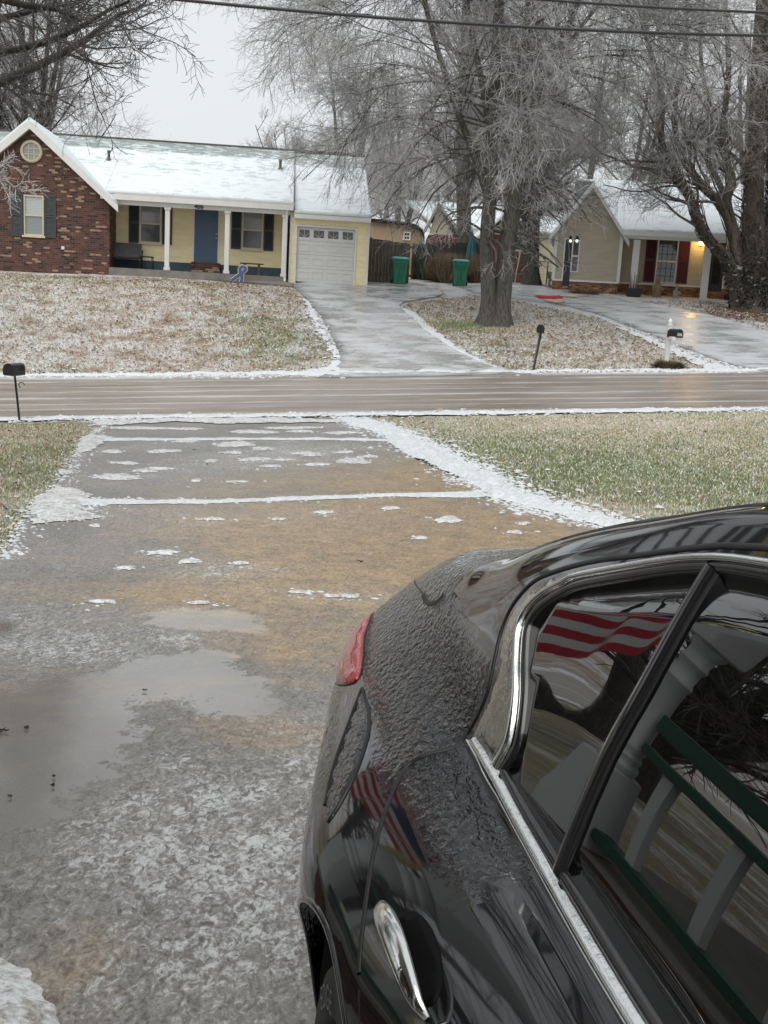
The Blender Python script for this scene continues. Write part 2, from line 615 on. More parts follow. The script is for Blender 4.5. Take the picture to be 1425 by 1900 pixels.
def mat_emit(name, col, s):
    t = NT(name); t.fin(col, .4)
    t.b.inputs['Emission Color'].default_value = (*col, 1)
    t.b.inputs['Emission Strength'].default_value = s
    return t.m
M['lampglow'] = mat_emit('lamp_glow_amber', (1.0, .62, .18), 9)
M['lampcool'] = mat_emit('lamp_glow_white', (.95, .98, .85), 1.2)
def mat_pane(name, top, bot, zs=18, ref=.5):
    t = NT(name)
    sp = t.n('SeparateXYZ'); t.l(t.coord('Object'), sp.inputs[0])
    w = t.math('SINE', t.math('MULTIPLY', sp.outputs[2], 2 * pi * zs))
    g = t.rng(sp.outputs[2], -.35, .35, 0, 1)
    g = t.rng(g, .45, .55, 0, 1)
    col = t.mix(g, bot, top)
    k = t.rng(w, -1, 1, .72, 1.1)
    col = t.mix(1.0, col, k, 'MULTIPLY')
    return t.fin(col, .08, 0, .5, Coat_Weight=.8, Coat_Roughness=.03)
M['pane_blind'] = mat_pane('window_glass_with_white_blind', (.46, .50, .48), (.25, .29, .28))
M['pane_grey'] = mat_pane('window_glass_half_blind', (.30, .32, .31), (.075, .08, .08), 16)  # paler upper half is the blind, dark glass below
M['pane_dark'] = simple('window_glass_dark', (.02, .024, .026), .06, 0, .4, 3, 0, Coat_Weight=1.0)
M['screen'] = simple('window_screen', (.07, .075, .075), .6)
def mat_snowroof(name, snow=.5):
    """thin snow over grey shingles: the courses show through, barer towards the ridge"""
    t = NT(name)
    cov = t.attr('cover')
    tc = t.n('TexCoord')
    sp = t.n('SeparateXYZ'); t.l(t.coord('Object'), sp.inputs[0])
    row = t.math('DIVIDE', sp.outputs[1], .125)
    fr = t.math('FRACT', row); ri = t.math('FLOOR', row)
    cu = t.math('FLOOR', t.math('ADD', t.math('DIVIDE', sp.outputs[0], .30), t.math('MULTIPLY', ri, .37)))
    cb = t.n('CombineXYZ'); t.l(cu, cb.inputs[0]); t.l(ri, cb.inputs[1])
    wn_ = t.n('TexWhiteNoise', noise_dimensions='2D'); t.l(cb.outputs[0], wn_.inputs[0])
    big = t.noise(t.coord('Object', (.5, 1, 1)), 1.2, 4, .6)
    fine = t.noise(t.coord('Object', (3, 9, 3)), 3.0, 4, .6)
    edge = t.rng(fr, .0, .28, 1.0, 0.0)
    bare = t.math('ADD', t.math('MULTIPLY', wn_.outputs[0], .42), t.math('MULTIPLY', big, .35))
    bare = t.math('ADD', bare, t.math('MULTIPLY', fine, .30))
    bare = t.math('ADD', bare, t.math('MULTIPLY', edge, .16))
    bare = t.math('SUBTRACT', bare, cov)
    f = t.rng(bare, .05, .45, 0, 1)
    sh = t.mix(wn_.outputs[0], (.13, .17, .15), (.26, .30, .29))
    col = t.mix(f, (.70, .755, .785), sh)
    t.bump(t.math('ADD', fr, t.math('MULTIPLY', fine, .5)), .25, .02)
    return t.fin(col, .6)
M['snowroof'] = mat_snowroof('snowy_shingle_roof')
def mat_snow(name, col=(.80, .83, .86)):
    t = NT(name)
    c = t.coord()
    n = t.noise(c, 14, 6, .7)
    f = t.noise(c, 70, 3, .6)
    t.bump(t.math('ADD', n, t.math('MULTIPLY', f, .5)), .8, .03)
    cc = t.mix(t.rng(t.math('ADD', n, t.math('MULTIPLY', f, .4)), .45, .85, 0, 1), tuple(k * .62 for k in col), col)
    return t.fin(cc, .55)
M['snow'] = mat_snow('snow_crust')
def mat_crust():
    """thin rough ice film: glazed flecks over the wet concrete that shows between them"""
    t = NT('ice_crust')
    c = t.coord()
    n = t.noise(c, 9, 6, .72, .6)
    f = t.noise(c, 45, 4, .65)
    m = t.rng(t.math('ADD', t.math('MULTIPLY', n, .6), t.math('MULTIPLY', f, .5)), .44, .62, 0, 1)
    col = t.mix(m, (.30, .27, .24), (.78, .80, .81))
    t.bump(t.math('ADD', n, f), .7, .015)
    return t.fin(col, .42)
M['crust'] = mat_crust()
def mat_lawn():
    t = NT('frosted_lawn')
    c = t.coord()
    snow, green, lit = t.attr('snow'), t.attr('green'), t.attr('litter')
    big = t.noise(c, .7, 4, .6)
    mid = t.noise(c, 3.0, 6, .72)
    fine = t.noise(c, 20, 5, .75)
    vf = t.noise(c, 90, 3, .7)
    straw = t.ramp(fine, [(.2, (.17, .125, .08)), (.45, (.36, .28, .185)), (.7, (.50, .42, .30))])
    grn = t.ramp(fine, [(.25, (.07, .09, .04)), (.5, (.16, .20, .09)), (.75, (.32, .35, .21))])
    g = t.rng(t.math('ADD', t.math('ADD', green, t.math('MULTIPLY', big, .5)), t.math('MULTIPLY', mid, .5)), .72, 1.12, 0, .85)
    col = t.mix(g, straw, grn)
    leaf = t.ramp(t.noise(c, 18, 4, .8), [(.2, (.20, .12, .085)), (.5, (.40, .28, .215)), (.75, (.54, .42, .35))])
    col = t.mix(t.rng(t.math('ADD', lit, t.math('MULTIPLY', mid, .5)), .5, 1.1, 0, 1), col, leaf)
    w = t.math('ADD', t.math('MULTIPLY', fine, .55), t.math('MULTIPLY', vf, .25))
    w = t.math('ADD', w, t.math('MULTIPLY', mid, .55))
    w = t.math('ADD', w, t.math('MULTIPLY', t.math('SUBTRACT', t.noise(c, 1.3, 4), .5), 1.0))
    w = t.math('ADD', w, .13)
    w = t.math('ADD', w, t.math('MULTIPLY', t.math('SUBTRACT', snow, .5), .55))
    f = t.rng(w, .74, .98, 0, 1)
    col = t.mix(t.math('MULTIPLY', f, .9), col, (.80, .82, .84))
    t.bump(t.math('ADD', fine, vf), .9, .05)
    return t.fin(col, .8)
M['lawn'] = mat_lawn()
def mat_drive():
    t = NT('icy_concrete')
    c = t.coord()
    wet, white, tan = t.attr('wet'), t.attr('white'), t.attr('tan')
    big = t.noise(c, .8, 5, .6)
    mid = t.noise(c, 5, 5, .65)
    # tufts of glaze on the crust: fine worm-like grain
    mp = t.coord('Object', (1, .62, 1))
    gr1 = t.noise(mp, 30, 4, .6, 1.2)
    gr2 = t.noise(mp, 85, 3, .6, .8)
    grain = t.math('ADD', t.math('MULTIPLY', gr1, .62), t.math('MULTIPLY', gr2, .38))
    wsd = t.math('ADD', wet, t.math('MULTIPLY', t.math('SUBTRACT', mid, .5), .55))
    wsd = t.math('ADD', wsd, t.math('MULTIPLY', t.math('SUBTRACT', gr1, .5), .30))
    wm = t.rng(wsd, -.03, .05, 0, 1)
    grey = t.mix(t.rng(big, .35, .65, 0, 1), (.20, .187, .168), (.32, .30, .27))
    brown = t.mix(t.rng(mid, .35, .65, 0, 1), (.32, .225, .125), (.54, .37, .185))
    tm = t.rng(t.math('ADD', tan, t.math('ADD', t.math('MULTIPLY', t.math('SUBTRACT', mid, .5), .8), t.math('MULTIPLY', t.math('SUBTRACT', big, .5), .8))), .15, .85, 0, 1)
    base = t.mix(tm, grey, brown)
    # white flecks where the crust is thick
    wf = t.math('ADD', t.math('ADD', t.math('MULTIPLY', t.noise(mp, 6, 5, .7, .9), .55), t.math('MULTIPLY', grain, .95)), t.math('MULTIPLY', t.math('SUBTRACT', white, .5), .26))
    wf = t.math('ADD', wf, t.math('MULTIPLY', big, .25))
    fl = t.rng(wf, .885, 1.01, 0, .75)
    spk = t.rng(grain, .38, .62, 0, 1)
    crustc = t.mix(spk, t.mix(1.0, base, (.45, .44, .44), 'MULTIPLY'), t.mix(t.rng(white, 0, .8, .18, .75), base, (.46, .46, .45)))
    crustc = t.mix(t.math('MULTIPLY', fl, t.rng(white, .05, .3, 0, 1)), crustc, (.60, .62, .62))
    col = t.mix(wm, crustc, t.mix(1.0, base, (.72, .71, .71), 'MULTIPLY'))
    # pits and small pores in the wet concrete
    col = t.mix(1.0, col, t.rng(t.noise(c, 140, 2), .35, .65, .88, 1.1), 'MULTIPLY')
    rough = t.mix(wm, (.34, .34, .34), (.16, .16, .16))
    bh = t.math('MULTIPLY', grain, t.rng(wm, 0, 1, 1.0, .05))
    t.bump(t.math('ADD', bh, t.math('MULTIPLY', t.noise(c, 9, 3), .12)), .85, .012)
    t.l(t.math('MULTIPLY', wm, .45), t.b.inputs['Coat Weight']); t.b.inputs['Coat Roughness'].default_value = .10
    return t.fin(col, t.rng(wm, 0, 1, .36, .14), 0, .5)
M['drive'] = mat_drive()
def mat_icy(name, a, b, ice=.5, sc=(1, 1, 1)):
    t = NT(name)
    c = t.coord('Object', sc)
    n = t.noise(c, 1.1, 5, .62, .3)
    f = t.noise(c, 9, 5, .7)
    m = t.rng(t.math('ADD', n, t.math('MULTIPLY', f, .25)), .54 + (.5 - ice) * .4, .70 + (.5 - ice) * .4, 0, 1)
    col = t.mix(t.rng(f, .3, .7, 0, 1), a, b)
    col = t.mix(t.math('MULTIPLY', m, .75), col, (.58, .60, .62))
    t.bump(f, .25, .01)
    return t.fin(col, t.rng(m, 0, 1, .22, .45), 0, .5)
M['drive_far'] = mat_icy('iced_driveway', (.24, .235, .23), (.34, .335, .33), .46, (.8, 1.5, 1))
M['drive_right'] = mat_icy('snow_glazed_driveway', (.32, .33, .335), (.44, .45, .46), .55, (.7, 1.6, 1))
def mat_road():
    t = NT('icy_road')
    sp = t.n('SeparateXYZ'); t.l(t.coord('Object'), sp.inputs[0])
    v = sp.outputs[1]
    c = t.coord('Object', (.06, 1, 1))
    streak = t.noise(c, 3.2, 5, .7)
    st2 = t.noise(t.coord('Object', (.02, 1, 1)), 7, 4, .7)
    patch_ = t.noise(t.coord('Object', (.35, 1, 1)), 1.4, 5, .65)
    f = t.noise(t.coord(), 22, 4, .7)
    base = t.mix(t.rng(t.math('ADD', t.math('MULTIPLY', streak, .6), t.math('MULTIPLY', t.noise(t.coord('Object', (.25, 1, 1)), 2.0, 5, .7), .4)), .36, .62, 0, 1), (.17, .14, .115), (.36, .32, .28))
    # slush ridges left between the wheel tracks
    def ridge(pos, w):
        return t.rng(t.math('ABSOLUTE', t.math('SUBTRACT', t.math('ADD', v, t.math('MULTIPLY', t.math('SUBTRACT', patch_, .5), .35)), pos)), 0, w, 1, 0)
    r = ridge(.15, .45)
    for pos, w in ((1.3, .16), (2.05, .12), (3.0, .30), (3.9, .12), (4.7, .14), (5.6, .22), (6.35, .5)):
        r = t.math('MAXIMUM', r, ridge(pos, w))
    r = t.math('MULTIPLY', r, t.rng(st2, .3, .62, .25, 1))
    r = t.math('MULTIPLY', r, t.rng(t.noise(t.coord('Object', (.22, .8, 1)), 1.1, 4, .7), .38, .6, .5, 1.5))
    r = t.rng(t.math('ADD', r, t.math('MULTIPLY', t.math('SUBTRACT', f, .5), .7)), .25, .85, 0, .85)
    col = t.mix(r, base, (.60, .60, .60))
    t.bump(t.math('ADD', streak, f), .4, .015)
    return t.fin(col, .28, 0, .5)
M['road'] = mat_road()
def mat_bark(name, a, b, ice=0.0, sc=(7, 7, 1.4)):
    t = NT(name)
    c = t.coord('Object', sc)
    n = t.noise(c, 3.0, 6, .7, .6)
    w = t.vor(c, 3.4, 0, 'F1')
    col = t.mix(t.rng(t.math('ADD', t.math('MULTIPLY', n, .7), t.math('MULTIPLY', w, .5)), .35, .75, 0, 1), a, b)
    if ice:
        g = t.n('NewGeometry'); sp = t.n('SeparateXYZ'); t.l(g.outputs['Normal'], sp.inputs[0])
        k = t.rng(sp.outputs[2], -.3, .9, .15, 1)
        k = t.math('MULTIPLY', k, ice)
        k = t.math('MULTIPLY', k, t.rng(t.noise(t.coord(), 5, 3), .3, .7, .4, 1.2), clamp=True)
        col = t.mix(k, col, (.62, .63, .65))
    t.bump(t.math('ADD', n, w), .9, .035)
    return t.fin(col, .5 if ice else .85)
M['bark'] = mat_bark('bark_brown_grey', (.038, .035, .031), (.135, .125, .108))
M['bark_vine'] = mat_bark('bark_vine_covered', (.034, .027, .021), (.15, .12, .095), 0, (14, 14, 2.5))
M['bark_dark'] = mat_bark('bark_dark', (.018, .015, .014), (.06, .052, .046))
def mat_twig(name, a, b):
    """thin twigs glazed with clear ice"""
    t = NT(name)
    c = t.coord()
    n = t.noise(c, .9, 3)
    f = t.noise(c, 8, 2)
    col = t.mix(t.rng(t.math('ADD', t.math('MULTIPLY', n, .6), t.math('MULTIPLY', f, .5)), .35, .75, 0, 1), a, b)
    return t.fin(col, .3, 0, .8)
M['twig_ice'] = mat_twig('ice_glazed_twigs', (.21, .205, .20), (.56, .56, .56))
M['twig_mid'] = mat_twig('half_glazed_twigs', (.12, .105, .095), (.40, .385, .375))
M['twig_dark'] = mat_twig('wet_dark_twigs', (.020, .016, .015), (.065, .055, .05))
M['twig_far'] = mat_twig('haze_frost_pale_twigs', (.36, .35, .35), (.60, .59, .59))  # pale tone paints haze on the distant trees, frost on the small ones
def mat_hue(name, stops, attr='hue', rough=.75):
    t = NT(name)
    col = t.ramp(t.attr(attr), stops)
    n = t.noise(t.coord(), 60, 2)
    col = t.mix(1.0, col, t.rng(n, .3, .7, .8, 1.2), 'MULTIPLY')
    return t.fin(col, rough)
M['leaves'] = mat_hue('fallen_leaves', [(0, (.08, .038, .024)), (.25, (.20, .10, .06)), (.5, (.32, .19, .125)), (.68, (.42, .30, .23)), (.8, (.60, .53, .48)), (1, (.80, .81, .82))])
M['grassblade'] = mat_hue('grass_blades', [(0, (.13, .17, .06)), (.22, (.23, .29, .12)), (.42, (.34, .39, .20)), (.55, (.50, .42, .27)), (.8, (.60, .52, .37)), (.92, (.74, .73, .68)), (1, (.82, .84, .84))])
M['needle'] = mat_hue('evergreen_needles', [(0, (.012, .022, .014)), (.6, (.03, .05, .03)), (.85, (.10, .12, .09)), (1, (.35, .38, .36))])
M['ivy'] = mat_hue('ivy_leaves', [(0, (.014, .016, .012)), (.6, (.035, .04, .028)), (.9, (.09, .085, .07)), (1, (.4, .4, .4))])
M['bush'] = mat_hue('dry_bush', [(0, (.08, .055, .03)), (.5, (.22, .16, .095)), (.9, (.42, .33, .22)), (1, (.6, .58, .52))])
M['bingreen'] = simple('bin_green_plastic', (.018, .17, .10), .45, 0, .15, 4)
M['binlid'] = simple('bin_lid_frosted', (.14, .42, .42), .5, 0, .3, 6)
def mat_fence():
    t = NT('weathered_boards')
    c = t.coord('Object', (1, 1, .12))
    n = t.noise(c, 14, 4, .7)
    w = t.vor(t.coord('Object', (7.0, .1, .0)), 1.0, 1, 'F1')
    col = t.mix(t.rng(n, .3, .7, 0, 1), (.045, .040, .034), (.13, .12, .105))
    return t.fin(col, .85)
M['fence'] = mat_fence()
M['mailblack'] = simple('mailbox_black', (.012, .012, .013), .35, .1)
M['rust'] = simple('post_weathered', (.10, .09, .08), .7, 0, .3, 10)
M['red'] = simple('mat_red', (.50, .03, .04), .8, 0, .15, 10)
M['yellowcloth'] = simple('mat_yellow', (.62, .55, .28), .8, 0, .15, 10)
M['paleorange'] = simple('mat_pale', (.62, .42, .34), .8, 0, .15, 10)
M['teal'] = simple('umbrella_teal', (.03, .13, .16), .8, 0, .25, 8)
M['bluesign'] = simple('ribbon_blue', (.08, .11, .22), .5)
M['bearwood'] = simple('carved_wood', (.24, .17, .11), .8, 0, .3, 12)
M['stone'] = simple('garden_stone', (.28, .27, .25), .8, 0, .3, 8, .5, 60)
M['wire'] = simple('iced_cable', (.035, .037, .038), .3, 0, .2, 3)
M['plum'] = simple('planter_black', (.02, .02, .022), .6)
def WP(L): return np.array([on_ground(*p)[:2] for p in L])
def gauss(px, py, rx, ry, X, Y):
    """soft blob on the ground around a place, its radii in metres"""
    c = on_ground(px, py)
    return np.exp(-(((X - c[0]) / rx)**2 + ((Y - c[1]) / ry)**2))
def axis(lo, hi, step, far):
    a = list(np.arange(lo, hi + 1e-6, step))
    d = step
    x = a[-1]
    while x < far:
        d *= 1.35; x += d; a.append(x)
    d = step; x = a[0]
    while x > -far:
        d *= 1.35; x -= d; a.insert(0, x)
    return np.array(a)
gx, gy = axis(-22, 24, .3, 900), axis(6, 58, .3, 900)
GX, GY = np.meshgrid(gx, gy)
n_, m_ = GX.shape
ii = np.arange(n_ * m_).reshape(n_, m_)
Fg = np.stack([ii[:-1, :-1], ii[:-1, 1:], ii[1:, 1:], ii[1:, :-1]], -1).reshape(-1, 4)
X, Y = GX.ravel(), GY.ravel()
UU, VV_ = uv_of(X, Y)
def lawn_attrs(X, Y):
    U, V = uv_of(X, Y)
    far = np.clip((V - 29.5) / .5, 0, 1)
    right = np.clip((X + .35 * (Y - 29) * 0 - 1.5) / 1.0, 0, 1)
    snow = np.where(V > 29, np.where(X > 2.0, .76, .64), .42)
    green = np.where(V > 29, np.where(X > 2.0, .28, .18), .42)
    lit = np.where(V > 29, np.where(X > 2.0, .30, .62), .12)
    for (px, py, rx, ry, ds, dg, dl) in [
        (530, 620, 1.2, 2.5, -.1, .7, -.6), (570, 650, .8, 1.2, -.1, .5, -.5), (460, 592, 1.4, .6, -.1, .4, -.4), (300, 522, 4, .5, -.15, .3, -.3), (120, 520, 2, .8, -.1, .4, -.3),
        (590, 600, .7, 3, .25, 0, -.4), (610, 680, 1.0, .9, .35, 0, -.4), (60, 560, 3, 3, .12, 0, 0), (100, 640, 3, 2, .1, -.1, 0), (250, 690, 7, .5, .05, .2, -.3),
        (862, 606, .8, .5, -.5, 1.0, -.6), (905, 608, .8, .5, -.4, .8, -.5), (800, 585, 1.2, 1.2, .1, .3, -.3), (1000, 600, 1.5, 1.0, .25, 0, -.2), (920, 650, 1.6, 1.0, -.05, .25, .2),
        (1100, 600, 2.0, 1.0, .15, 0, -.1), (960, 570, 2.5, 1.2, .3, -.1, -.2), (1000, 675, 2.5, .6, .1, .2, .1), (1180, 655, 2, .8, .1, 0, .35), (1380, 585, 1.8, .8, -.4, 0, .8), (1340, 610, 1.5, .5, -.2, 0, .4),
        (900, 850, 1.0, 2.5, -.1, .2, 0), (1100, 880, 2.2, 1.5, -.2, .45, 0), (1350, 880, 3, 2.5, -.15, .5, 0), (1250, 830, 3, 2, -.05, .35, 0), (1000, 785, 3, 1.2, .15, -.1, .1), (1350, 775, 4, 1.5, .25, -.2, .1),
        (1150, 940, 1.0, .5, .1, -.3, .2), (30, 870, 1.0, 3, -.1, .3, .2), (100, 800, 2, 1, -.05, -.3, .2), (20, 950, .8, 1.0, .25, .2, .1)]:
        g = gauss(px, py, rx, ry, X, Y)
        snow = snow + ds * g; green = green + dg * g; lit = lit + dl * g
    return snow, green, np.clip(lit, 0, 1)
S_, G_, L_ = lawn_attrs(X, Y)
go = np_mesh('ground', np.column_stack([X, Y, ground_z(X, Y)]), Fg, M['lawn'], None, True, {'snow': S_, 'green': G_, 'litter': L_})
go['kind'] = 'structure'
# ---- the road, in its own frame (x along, y across)
ro = bpy.data.objects.new('road', None)
ua = np.concatenate([np.arange(-160, -30, 5), np.arange(-30, 40, .5), np.arange(40, 165, 5)])
va = np.linspace(-.15, 6.75, 24)
RU, RV = np.meshgrid(ua, va)
v_edge = 22.95
def wob(u, k): return .06 * np.sin(u * .8 + k) + .04 * np.sin(u * 2.3 + 2 * k)
e0, e1 = wob(RU, 1), wob(RU, 4)
RVw = RV + np.where(RV < .5, e0, 0) + np.where(RV > 6.2, e1, 0)
rx_, ry_ = sv(RU, RVw + v_edge)
rz = ground_z(rx_, ry_) + .025 + .03 * (1 - ((RV - 3.3) / 3.45)**2)
n_, m_ = RU.shape
ii = np.arange(n_ * m_).reshape(n_, m_)
Fr = np.stack([ii[:-1, :-1], ii[:-1, 1:], ii[1:, 1:], ii[1:, :-1]], -1).reshape(-1, 4)
road = np_mesh('road', np.column_stack([RU.ravel(), RVw.ravel(), rz.ravel()]), Fr, M['road'], None, True)
ox, oy = sv(0, v_edge)
road.location = (ox, oy, 0); road.rotation_euler = (0, 0, A6)
road['kind'] = 'structure'
bpy.data.objects.remove(ro)
# yellow centre line traces and the snow ridges on both sides
def band(name, v0, v1, off, mat, u0, u1, amp, seed, step=.25, kind='stuff', gap=None):
    rs = np.random.RandomState(seed)
    us = np.arange(u0, u1, step)
    w = np.zeros((2, len(us)))
    for k in range(2):
        for f in (.5, 1.3, 3.1, 6.0):
            w[k] += np.sin(us * f + rs.rand() * 6) * rs.uniform(.5, 1)
        w[k] += rs.randn(len(us)) * .6
    lo = v0 + w[0] * amp; hi = np.maximum(v1 + w[1] * amp, lo + .02)
    vs, at = [], []
    rows = 5
    for j in range(rows):
        a = j / (rows - 1)
        v = lo + (hi - lo) * a
        x, y = sv(us, v)
        z = ground_z(x, y) + off + .035 * sin(pi * a) * (1 + .5 * rs.randn(len(us)))
        vs.append(np.stack([x, y, z], -1))
    Vv = np.concatenate(vs)
    m = len(us)
    ii = np.arange(rows * m).reshape(rows, m)
    F = np.stack([ii[:-1, :-1], ii[:-1, 1:], ii[1:, 1:], ii[1:, :-1]], -1).reshape(-1, 4)
    if gap: 
        um = (us[:-1] + us[1:]) / 2
        keep = ~((um > gap[0]) & (um < gap[1]))
        F = F[np.tile(keep, rows - 1)]
    o = np_mesh(name, Vv, F, mat, None, True)
    o['kind'] = kind
    return o
band('roadside_snow', 22.55, 22.95, .035, M['snow'], -40, 45, .10, 1, .2)
band('roadside_snow', 29.55, 29.95, .035, M['snow'], -40, 45, .09, 2, .2)
# ---- near driveway
DRV_L = [(200, 783), (165, 812), (140, 850), (120, 880), (95, 920), (60, 950), (38, 985), (0, 1045)]
DRV_R = [(1160, 979), (1000, 938), (905, 915), (850, 890), (780, 860), (720, 822), (680, 796), (622, 780)]
dl, dr = WP(DRV_L), WP(DRV_R)
DRV = np.vstack([dl, [(-3.6, 5.0), (-3.7, -9)], [(9, -9), (9, 9.2)], dr])
PUD = WP([(240, 1225), (330, 1210), (430, 1212), (470, 1238), (500, 1268), (535, 1320), (505, 1345), (430, 1345), (352, 1338), (335, 1308), (300, 1300), (262, 1315), (272, 1380), (255, 1420), (200, 1470), (100, 1545), (0, 1600), (-120, 1640), (-200, 1290), (0, 1290), (100, 1262), (180, 1252)])
PUD2 = WP([(225, 1140), (330, 1132), (430, 1130), (520, 1150), (500, 1190), (430, 1185), (340, 1180), (280, 1180)])
PUD3 = WP([(-60, 1190), (0, 1150), (50, 1165), (20, 1180)])
def wetf(X, Y):
    d = np.maximum(sdf_poly(PUD, X, Y), sdf_poly(PUD2, X, Y) - .05)
    d = np.maximum(d, sdf_poly(PUD3, X, Y))
    return np.clip(d * 1.0, -.8, .6)
def whitef(X, Y):
    w = 0.10 + 0 * X
    for (px, py, rx, ry, k) in [(110, 1200, .35, .5, .75), (330, 1190, .22, .22, .9), (215, 1225, .35, .25, .7), (310, 1415, .13, .14, .8), (330, 1490, .22, .3, .8), (470, 1500, .25, .35, .6), (300, 1560, .30, .25, .7), (420, 1590, .35, .2, .75),
                              (250, 1640, .25, .2, .5), (470, 1700, .35, .4, .7), (350, 1800, .5, .4, .42), (520, 1340, .12, .12, .7), (570, 1420, .15, .3, .6), (400, 1060, .5, .4, .7), (300, 1030, .3, .3, .6), (250, 970, 1.6, 1.0, .25), (600, 960, 1.6, .7, .22), (350, 860, 3.0, 2.4, .45), (560, 830, 2.5, 2.0, .35), (650, 1112, .8, .3, .5), (20, 1160, .4, .5, .6)]:
        w = w + k * gauss(px, py, rx, ry, X, Y)
    return np.clip(w * .68, 0, .60)
def tanf(X, Y):
    w = 0.05 + 0 * X
    for (px, py, rx, ry, k) in [(820, 1000, 1.8, 1.6, .95), (650, 1050, 1.4, 1.8, .8), (600, 970, 2.0, 1.2, .45), (750, 890, 2.0, 2.6, .6), (550, 900, 1.6, 1.0, .3), (420, 1110, 1.4, .5, .55), (560, 1200, .5, .7, .6), (60, 1270, .5, .3, .3), (30, 1370, .3, .5, .15), (490, 1370, .4, .25, .5), (330, 930, .9, .8, .2), (800, 870, .6, 2.0, .4), (120, 1800, .18, .3, .5)]:
        w = w + k * gauss(px, py, rx, ry, X, Y)
    return np.clip(w, 0, 1)
# fine near part and coarser rest share one sheet: split where the camera cannot tell
near = np.array([(-3.6, -3), (3.5, -3), (3.5, 8.3), (-3.35, 8.3)])
sheet('driveway', DRV, M['drive'], .02, .115, {'wet': wetf, 'white': whitef, 'tan': tanf})
# ---- snow lying on it: the border, the two joint strips, the patches
def snow_sheet(name, px, amp, step, seed, off=.03, mat=None, bump=.02, world=False):
    P = px if world else WP(px)
    R = ragged(P, amp, step, seed)
    rs = np.random.RandomState(seed + 50)
    k = rs.rand(6) * 6
    def zf(V):
        d = np.clip(sdf_poly(R, V[:, 0], V[:, 1]) / .08, 0, 1)
        return d * bump * (1.0 + .6 * np.sin(V[:, 0] * 9 + k[0]) * np.sin(V[:, 1] * 7 + k[1]) + .5 * rs.rand(len(V)))
    return sheet(name, R, mat or M['snow'], off, step * 1.0, None, 'stuff', None, zf)
snow_sheet('snow_border', [(625, 777), (700, 787), (760, 812), (830, 850), (900, 886), (960, 920), (1060, 952), (1180, 978), (1240, 1000), (1160, 990), (1060, 968), (985, 946), (930, 932), (902, 926), (897, 912), (855, 890), (795, 862), (740, 837), (700, 806), (640, 788)], .035, .07, 3, .03, None, .04)
snow_sheet('snow_strip', [(130, 928), (260, 931), (400, 931), (560, 925), (730, 919), (890, 915), (915, 922), (890, 927), (730, 925), (560, 932), (400, 938), (260, 939), (150, 942)], .02, .05, 4, .025, None, .012)
snow_sheet('snow_strip', [(150, 814), (300, 816), (450, 815), (600, 815), (715, 817), (715, 821), (600, 819), (450, 819), (300, 820), (180, 821)], .03, .09, 5, .025, None, .012)
snow_sheet('snow_strip', [(185, 783), (330, 778), (480, 778), (640, 781), (650, 788), (560, 786), (420, 789), (330, 785), (170, 793)], .10, .12, 6, .035, M['crust'], .012)
snow_sheet('snow_strip', [(70, 925), (100, 908), (150, 912), (165, 925), (150, 938), (160, 950), (182, 962), (170, 968), (110, 972), (65, 976), (52, 955)], .04, .05, 8, .028, M['crust'], .02)
snow_sheet('snow_strip', [(155, 812), (215, 812), (190, 822), (185, 832), (165, 840), (150, 842), (140, 830)], .05, .07, 9, .028, M['crust'], .02)
pats = [(432,827,37,5),(300,840,26,3),(490,835,19,3),(575,845,27,4),(655,857,32,5),(680,850,18,2.5),(470,855,25,3.5),(470,803,40,3.5),(210,887,45,5),(268,877,22,2.5),(210,840,20,3),(430,843,18,2.5),(590,865,22,2.5),(230,862,25,2.5),(390,858,14,2.5),(340,822,24,2),(500,868,20,1.8),(630,806,34,2),(365,895,8,3),(828,968,25,5.5),(728,947,14,3.5),(958,992,14,3),(970,976,12,2),(778,1003,10,3),(300,1031,25,5),(235,1060,18,3),(178,980,10,2.5),(260,797,60,2.5),(120,880,12,5),(540,796,50,2),(560,803,26,2),(345,798,30,2),(300,873,24,2),(640,842,16,2),(530,856,16,2),(440,897,18,1.8),(520,968,14,1.8),(600,955,20,1.8),(390,968,22,1.8),(350,1048,16,3),(445,1050,14,2.5),(560,1105,24,2.2),(640,1113,30,2.5),(180,1123,28,2),(370,1125,20,2)]
allv, allf, nb = [], [], 0
rs = np.random.RandomState(11)
for (px, py, rx, ry) in pats:
    c, ex, ey = on_ground(px, py), on_ground(px + rx, py + rx * .0), on_ground(px, py - ry)
    a, b = ex - c, ey - c
    k = 28
    th = np.linspace(0, 2 * pi, k, endpoint=False)
    r = 1 + .22 * np.sin(th + rs.rand() * 6) + .16 * np.sin(2 * th + rs.rand() * 6) + .13 * np.sin(3 * th + rs.rand() * 6) + .10 * np.sin(7 * th + rs.rand() * 6) + .13 * rs.randn(k)
    def ringp(s, h):
        P = c[:2] + np.outer(r * np.cos(th) * s, a[:2]) + np.outer(r * np.sin(th) * s, b[:2])
        return np.column_stack([P, ground_z(P[:, 0], P[:, 1]) + h])
    vs = np.vstack([ringp(1, .024), ringp(.8, .034 + .004 * rs.rand()), ringp(.4, .038), [[c[0], c[1], c[2] + .04]]])
    q = np.arange(k); w = (q + 1) % k
    for j in range(2):
        allf += [(nb + j * k + i, nb + j * k + m2, nb + (j + 1) * k + m2) for i, m2 in zip(q, w)] + [(nb + j * k + i, nb + (j + 1) * k + m2, nb + (j + 1) * k + i) for i, m2 in zip(q, w)]
    allf += [(nb + 2 * k + i, nb + 2 * k + m2, nb + 3 * k) for i, m2 in zip(q, w)]
    allv.append(vs); nb += len(vs)
o = np_mesh('snow_patches', np.vstack(allv), np.array(allf), M['crust'], None, True); o['kind'] = 'stuff'
